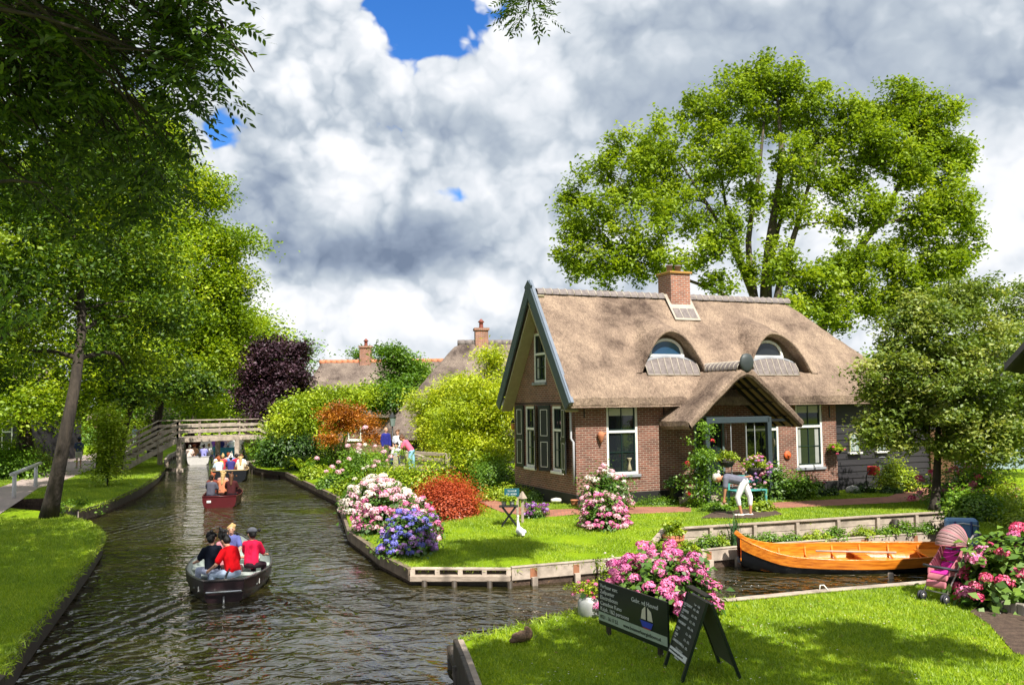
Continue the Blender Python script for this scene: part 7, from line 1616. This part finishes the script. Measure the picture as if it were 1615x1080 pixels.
def tub():
    p = G(931, 972, .5)+Vector((.0, .1, 0)); root = empty('flower_tub', p, 0, 'grey zinc milk churn shaped tub with pink flowers left of the boards', 'plant pot')
    MB().lathe([(.17, 0), (.185, .02), (.185, .20), (.17, .25), (.155, .27), (.155, .30), (.145, .30)], (0, 0, 0), 20).build('tub', ZINC, root)
    MB().lathe([(.002, -.004), (.05, -.004), (.055, .02), (.03, .035)], (.16, -.10, .22), 10).build('handle', WOODL, root)
    C = [(random.gauss(0, .13), random.gauss(0, .1), .33+abs(random.gauss(0, .09))) for _ in range(24)]; pts, lv = clump_pts(C, .10, 34); leaves('foliage', pts, .045, L_YEL, root, lv=lv)
    flower_heads(root, [Vector((random.gauss(-.02, .16), random.gauss(-.03, .1), .38+random.gauss(.02, .07))) for _ in range(20)], .034, [P_PINK, P_DKPK])
    r2 = empty('planter_box', G(955, 960, .5)+Vector((.1, .35, 0)), 0, 'black wire planter with white blossoms behind the boat hire board', 'plant pot'); MB().box((-.15, -.12, .0), (.15, .12, .42)).build('box', BLACKP, r2)
    for k in range(7): MB().tube([(-.15+.05*k, -.13, .4), (-.15+.05*k, -.13, .62)], .006, 4).build('wire', BLACKP, r2)
    C = [(random.gauss(0, .12), random.gauss(0, .1), .55+random.gauss(0, .1)) for _ in range(18)]; pts, lv = clump_pts(C, .1, 30); leaves('foliage', pts, .045, L_YEL, r2, lv=lv); flower_heads(r2, [Vector((random.gauss(0, .12), random.gauss(-.03, .1), .66+random.gauss(0, .06))) for _ in range(12)], .025, [P_WHITE])
tub()
def duck():
    p = G(824, 1013, .5); root = empty('duck', p, math.radians(-55), 'brown duck resting on the lawn with its bill tucked to its back', 'duck'); b = MB()
    for y, z, r, s in ((-.15, .055, .05, (1, 1.4, .7)), (-.08, .08, .075, (1, 1.3, .85)), (.0, .09, .088, (1, 1.3, .9)), (.08, .095, .078, (1, 1.1, 1)), (.11, .12, .055, (1, 1, 1.1)), (.09, .165, .038, (1, 1, 1)), (.075, .185, .034, (1, 1.2, .95))): b.ball((0, y, z), r, 12, s)
    cone(b, (0, -.2, .07), (0, -.13, .06), .018, .04)
    remesh(b.build('body', mat('duck_feathers', (.20, .12, .07, 1), (.05, .03, .02, 1), .8, 28., bump=.5, bscale=60.), root), .007, 2)
    MB().box((-.014, .09, .172), (.014, .145, .182), None, .004).build('bill', plain('bill', (.25, .16, .04, 1)), root)
    for s in (-1, 1): w = MB(); w.ball((s*.062, -.04, .098), .06, 10, (.35, 1.7, .7)); w.build('wing', mat('duck_wing', (.16, .10, .06, 1), (.07, .045, .03, 1), .8, 18.), root)
    MB().ball((0, -.17, .05), .03, 8, (1.2, 1, .6)).build('tail', plain('tail_white', (.6, .58, .52, 1)), root)
    MB().ball((.03, .10, .19), .005, 6).ball((-.03, .10, .19), .005, 6).build('eyes', EYE, root)
duck()
def side_table():
    p = onC(803, 829); root = empty('folding_table', p, math.radians(0), 'small black folding table with pots on the lawn', 'table')
    MB().box((-.26, -.16, .50), (.24, .16, .53), None, .006).build('table_top', BLACKP, root)
    for y in (-.12, .12):
        MB().beam((-.2, y, 0), (.18, y, .5), .03, .035).build('leg', BLACKP, root); MB().beam((.2, y, 0), (-.18, y, .5), .03, .035).build('leg', BLACKP, root)
    for i, (x, lab) in enumerate(((-.13, 'left silver pot with lime plant on the folding table'), (.08, 'right silver pot with lime plant on the folding table'))):
        pot(lab, p+Vector((x, 0, .53)), .075, .13, ZINC, L_YEL, None, ph=.14, rr=.12, n=330)
    r = empty('small_sign', p+Vector((.10, .22, 0)), math.radians(6), 'small teal sign with two lines on a stake behind the folding table', 'sign'); MB().box((-.22, 0, .74), (.18, .02, .95), None, .004).build('panel', plain('teal_sign', (.015, .10, .13, 1), .4), r); MB().box((.1, .021, 0), (.16, .05, .9)).build('stake', WOOD, r)
    R90 = Matrix.Rotation(math.pi/2, 4, 'X'); text(r, 'TE HUUR', .06, Matrix.Translation((-.14, -.002, .865)) @ R90, LET); text(r, 'ZIE  BORD', .06, Matrix.Translation((-.17, -.002, .785)) @ R90, LET)
    r = empty('bird_table', p+Vector((.36, .35, 0)), 0, 'small wooden post with pointed roof behind the teal sign', 'bird table'); r.scale = (.82,)*3; MB().box((-.04, -.04, 0), (.04, .04, .8)).build('post', WOOD, r); MB().lathe([(.16, .82), (.02, 1.05)], (0, 0, 0), 4, False).build('roof', WOOD, r)
    for s in (-1, 1): MB().box((s*.1-.012, -.012, .55), (s*.1+.012, .012, .83)).build('strut', BLACKP, r)
side_table()
def paddle_bird():
    p = onC(821, 846); root = empty('garden_ornament', p, math.radians(25), 'white goose-shaped ornament with long upright neck on the lawn', 'ornament'); root.scale = (.85,)*3; b = MB()
    for y, z, r, s in ((-.16, .07, .05, (1.1, 1.3, .7)), (-.06, .13, .11, (1, 1.4, .95)), (.04, .15, .12, (1, 1.2, 1.05)), (.10, .2, .085, (1, 1, 1.1))): b.ball((0, y, z), r, 12, s)
    cone(b, (0, .12, .22), (0, .17, .44), .055, .032); cone(b, (0, .17, .44), (0, .15, .56), .032, .028); cone(b, (0, .15, .57), (0, .21, .56), .034, .02)
    remesh(b.build('body', WHITE, root), .011, 2)
    for s in (-1, 1): MB().ball((s*.09, -.05, .15), .10, 10, (.3, 1.5, .7)).build('wing', plain('goose_grey', (.55, .56, .60, 1)), root)
    MB().tube([(0, .23, .56), (0, .28, .55)], [.015, .006], 6).build('bill', plain('bill_orange', (.5, .2, .03, 1)), root)
paddle_bird()
def stroller():
    p = G(1500, 948, .5)+Vector((.05, .15, 0)); root = empty('stroller', p, math.radians(-62), 'magenta folding baby stroller with umbrella hood parked on the lawn', 'stroller')
    # faces -Y (toward the viewer); x to the right
    PK = plain('magenta_fabric', (.55, .02, .30, 1), .8); PK2 = plain('dusty_pink_fabric', (.50, .16, .20, 1), .8); MES = plain('hood_mesh', (.30, .17, .17, 1), .6); AL = plain('aluminium', (.55, .50, .47, 1), .3, .7); DK = plain('dark_grip', (.03, .03, .04, 1))
    S = 1.0
    def V_(*a): return Vector(a)*S
    for s in (-1, 1):
        x = s*.21
        MB().tube([V_(x, -.38, .10), V_(x, -.12, .42), V_(x, .28, .95), V_(x, .38, 1.03)], .016*S, 8).build('frame_tube', AL, root)
        MB().tube([V_(x, .32, .10), V_(x, .05, .40), V_(x, -.1, .52)], .015*S, 8).build('frame_tube', AL, root)
        MB().tube([V_(x, .38, 1.03), V_(x, .47, 1.04)], .022*S, 8).build('handle', DK, root)
        for y in (-.40, .34):
            for dx in (-.025, .025):
                w = MB(); w.lathe([(.03, -.014), (.072, -.014), (.08, 0), (.072, .014), (.03, .014)], (0, 0, 0), 18, M=Matrix.Translation(V_(x+dx, y, .08)) @ Matrix.Rotation(math.pi/2, 4, 'Y') @ Matrix.Scale(S, 4)); wh = w.build('wheel', DK, root)
                MB().lathe([(.001, -.016), (.032, -.016), (.032, .016), (.001, .016)], (0, 0, 0), 10, M=Matrix.Translation(V_(x+dx, y, .08)) @ Matrix.Rotation(math.pi/2, 4, 'Y') @ Matrix.Scale(S, 4)).build('hub', AL, wh)
    MB().tube([V_(-.21, -.30, .15), V_(.21, -.30, .15)], .014*S, 8).build('cross_bar', AL, root); MB().tube([V_(-.21, .26, .18), V_(.21, .26, .18)], .014*S, 8).build('cross_bar', AL, root)
    MB().tube([V_(-.21, -.08, .5), V_(-.21, -.32, .56), V_(0, -.40, .57), V_(.21, -.32, .56), V_(.21, -.08, .5)], .024*S, 8).build('bumper_bar', DK, root)
    # seat shell
    def cush(pts, w, t, m, name):
        mb = MB(); rows = []
        for q in pts: rows.append([V_(-w, *q), V_(-w*.9, q[0]-.03*0, q[1]), V_(0, q[0]+.03, q[1]-.01), V_(w*.9, q[0], q[1]), V_(w, *q)])
        for a_, b_ in zip(rows[:-1], rows[1:]): mb.add(a_+b_, [(k, k+1, 6+k, 5+k) for k in range(4)], True)
        o = mb.build(name, m, root); sd2 = o.modifiers.new('thick', 'SOLIDIFY'); sd2.thickness = t; sd2.offset = 0; ss = o.modifiers.new('sub', 'SUBSURF'); ss.levels = 2; ss.render_levels = 2; return o
    cush([(.24, .98), (.17, .8), (.10, .6), (.04, .46)], .18, .04, PK, 'backrest'); cush([(.04, .46), (-.1, .44), (-.24, .44)], .18, .05, PK, 'seat'); cush([(-.24, .44), (-.30, .34), (-.34, .22)], .18, .05, PK2, 'leg_rest')
    for s in (-1, 1):
        mb = MB(); mb.add([V_(s*.19, .25, 1.0), V_(s*.20, .02, .72), V_(s*.20, -.22, .52), V_(s*.19, -.24, .42), V_(s*.19, .04, .44)], [(0, 1, 2, 3, 4)]); o = mb.build('side_panel', PK2, root); sd2 = o.modifiers.new('thick', 'SOLIDIFY'); sd2.thickness = .02
    # hood: part sphere
    mb = MB(); rows = []; n1, n2 = 9, 15
    for i in range(n1):
        al = math.radians(-5+92*i/(n1-1)); row = []
        for k in range(n2):
            be = math.pi*k/(n2-1); row.append(V_(-.235*math.cos(be), .20-.40*math.sin(be)*math.sin(al)*.95, .88+.32*math.sin(be)*math.cos(al)))
        rows.append(row)
    for i in range(n1-1): mb.add(rows[i]+rows[i+1], [(k, k+1, n2+k+1, n2+k) for k in range(n2-1)], True)
    o = mb.build('hood', MES, root); sd2 = o.modifiers.new('thick', 'SOLIDIFY'); sd2.thickness = .012
    ss = o.modifiers.new('sub', 'SUBSURF'); ss.levels = 1; ss.render_levels = 1
    for i in (0, 4, 8): MB().tube(rows[i], .011, 6).build('hood_rib', PK2, o)
    MB().box(V_(-.17, -.05, .2), V_(.17, .24, .36), None, .03).build('basket', plain('basket_dark', (.02, .02, .03, 1)), root)
stroller()
def bags():
    BL = plain('blue_bag', (.05, .16, .42, 1), .7); BL2 = plain('pale_blue_bag', (.16, .30, .52, 1), .7); NV = plain('navy_strap', (.02, .04, .14, 1))
    for i, (px, py, w, h, lab) in enumerate([(1540, 925, .24, .62, 'dark blue rucksack with white piping beside the stroller'), (1550, 912, .28, .80, 'light blue cool bag behind the blue rucksack')]):
        p = G(px, py, .5)+Vector((.0, .35+.35*i, 0)); r = empty('bag', p, math.radians(-15), lab, 'bag')
        box_top = MB(); box_top.box((-w, -.15, h*.45), (w, .15, h*1.25), None, .04); o = box_top.build('body', BL if i == 0 else BL2, r)
        MB().box((-w*.8, -.19, h*.5), (w*.8, -.15, h*.85), None, .015).build('pocket', NV if i == 0 else BL, r)
        MB().tube([(-w*.5, -.16, h*1.2), (-w*.5, -.21, h*.9), (-w*.5, -.17, h*.55)], .018, 6).tube([(w*.5, -.16, h*1.2), (w*.5, -.21, h*.9), (w*.5, -.17, h*.55)], .018, 6).build('strap', NV, r)
        MB().tube([(-w, -.16, h*1.1), (0, -.17, h*1.16), (w, -.16, h*1.1)], .012, 6).build('piping', WHITE, r)
        MB().box((-w*.9, -.14, 0), (w*.9, .14, h*.45), None, .02).build('base', BLACKP, r)
bags()
def bricks_edge():
    root = empty('edging_blocks', G(1605, 970, .5), 0, 'row of grey paving blocks edging the flower soil at the right', 'edging'); o = root.location; a = G(1575, 962, .5)-o; b = G(1680, 985, .5)-o; n = 9; mb = MB()
    for k in range(n): p = a+(b-a)*k/n; mb.beam(p+Vector((0, 0, .08)), p+(b-a)*.97/n+Vector((0, 0, .08)), .12, .20, bev=.012)
    mb.build('blocks', plain('grey_block', (.26, .23, .20, 1)), root)
bricks_edge()
def bicycle():
    p = HW(11.2, -.45, .0); root = empty('bicycle', p, HA+math.radians(8), 'old bicycle with red saddle bag leaning at the black boards', 'bicycle'); FR = plain('bike_green', (.06, .14, .11, 1), .35); R_ = .34
    for x in (-.52, .52):
        MB().tube([(x+R_*math.cos(a), 0, R_+R_*math.sin(a)) for a in np.linspace(0, 2*math.pi, 29)], .018, 6).build('wheel', plain('tyre', (.02, .02, .02, 1)), root)
        s = MB()
        for a in np.linspace(0, math.pi, 8)[:-1]: s.tube([(x+R_*math.cos(a), 0, R_+R_*math.sin(a)), (x-R_*math.cos(a), 0, R_-R_*math.sin(a))], .003, 3)
        s.build('spokes', LEAD, root)
    f = MB()
    for q in ([(.52, 0, R_), (.40, 0, .85), (.36, 0, 1.02)], [(.40, 0, .8), (-.05, 0, .32), (-.18, 0, .85)], [(-.52, 0, R_), (-.15, 0, .74), (.39, 0, .82)], [(-.52, 0, R_), (-.05, 0, .32)]): f.tube(q, .016, 6)
    f.build('frame', FR, root); MB().tube([(.36, 0, 1.02), (.30, .24, 1.04), (.18, .27, 1.02)], .013, 6).tube([(.36, 0, 1.02), (.30, -.24, 1.04), (.18, -.27, 1.02)], .013, 6).build('handlebar', LEAD, root)
    MB().ball((-.2, 0, .90), .1, 10, (1.3, .7, .4)).build('saddle', BLACKP, root); MB().box((-.62, -.16, .48), (-.32, .16, .78), None, .03).build('saddle_bag', plain('bag_red', (.45, .03, .03, 1)), root)
bicycle()
def misc():
    r = empty('boulder', onC(1345, 778), 0, 'grey-white stone at the foot of the black boards', 'stone'); b = MB(); b.ball((0, 0, .1), .2, 10, (1.2, .8, .8)); b.build('stone', mat('grey_stone', (.5, .48, .45, 1), (.3, .29, .27, 1), .9, 6.), r)
misc()
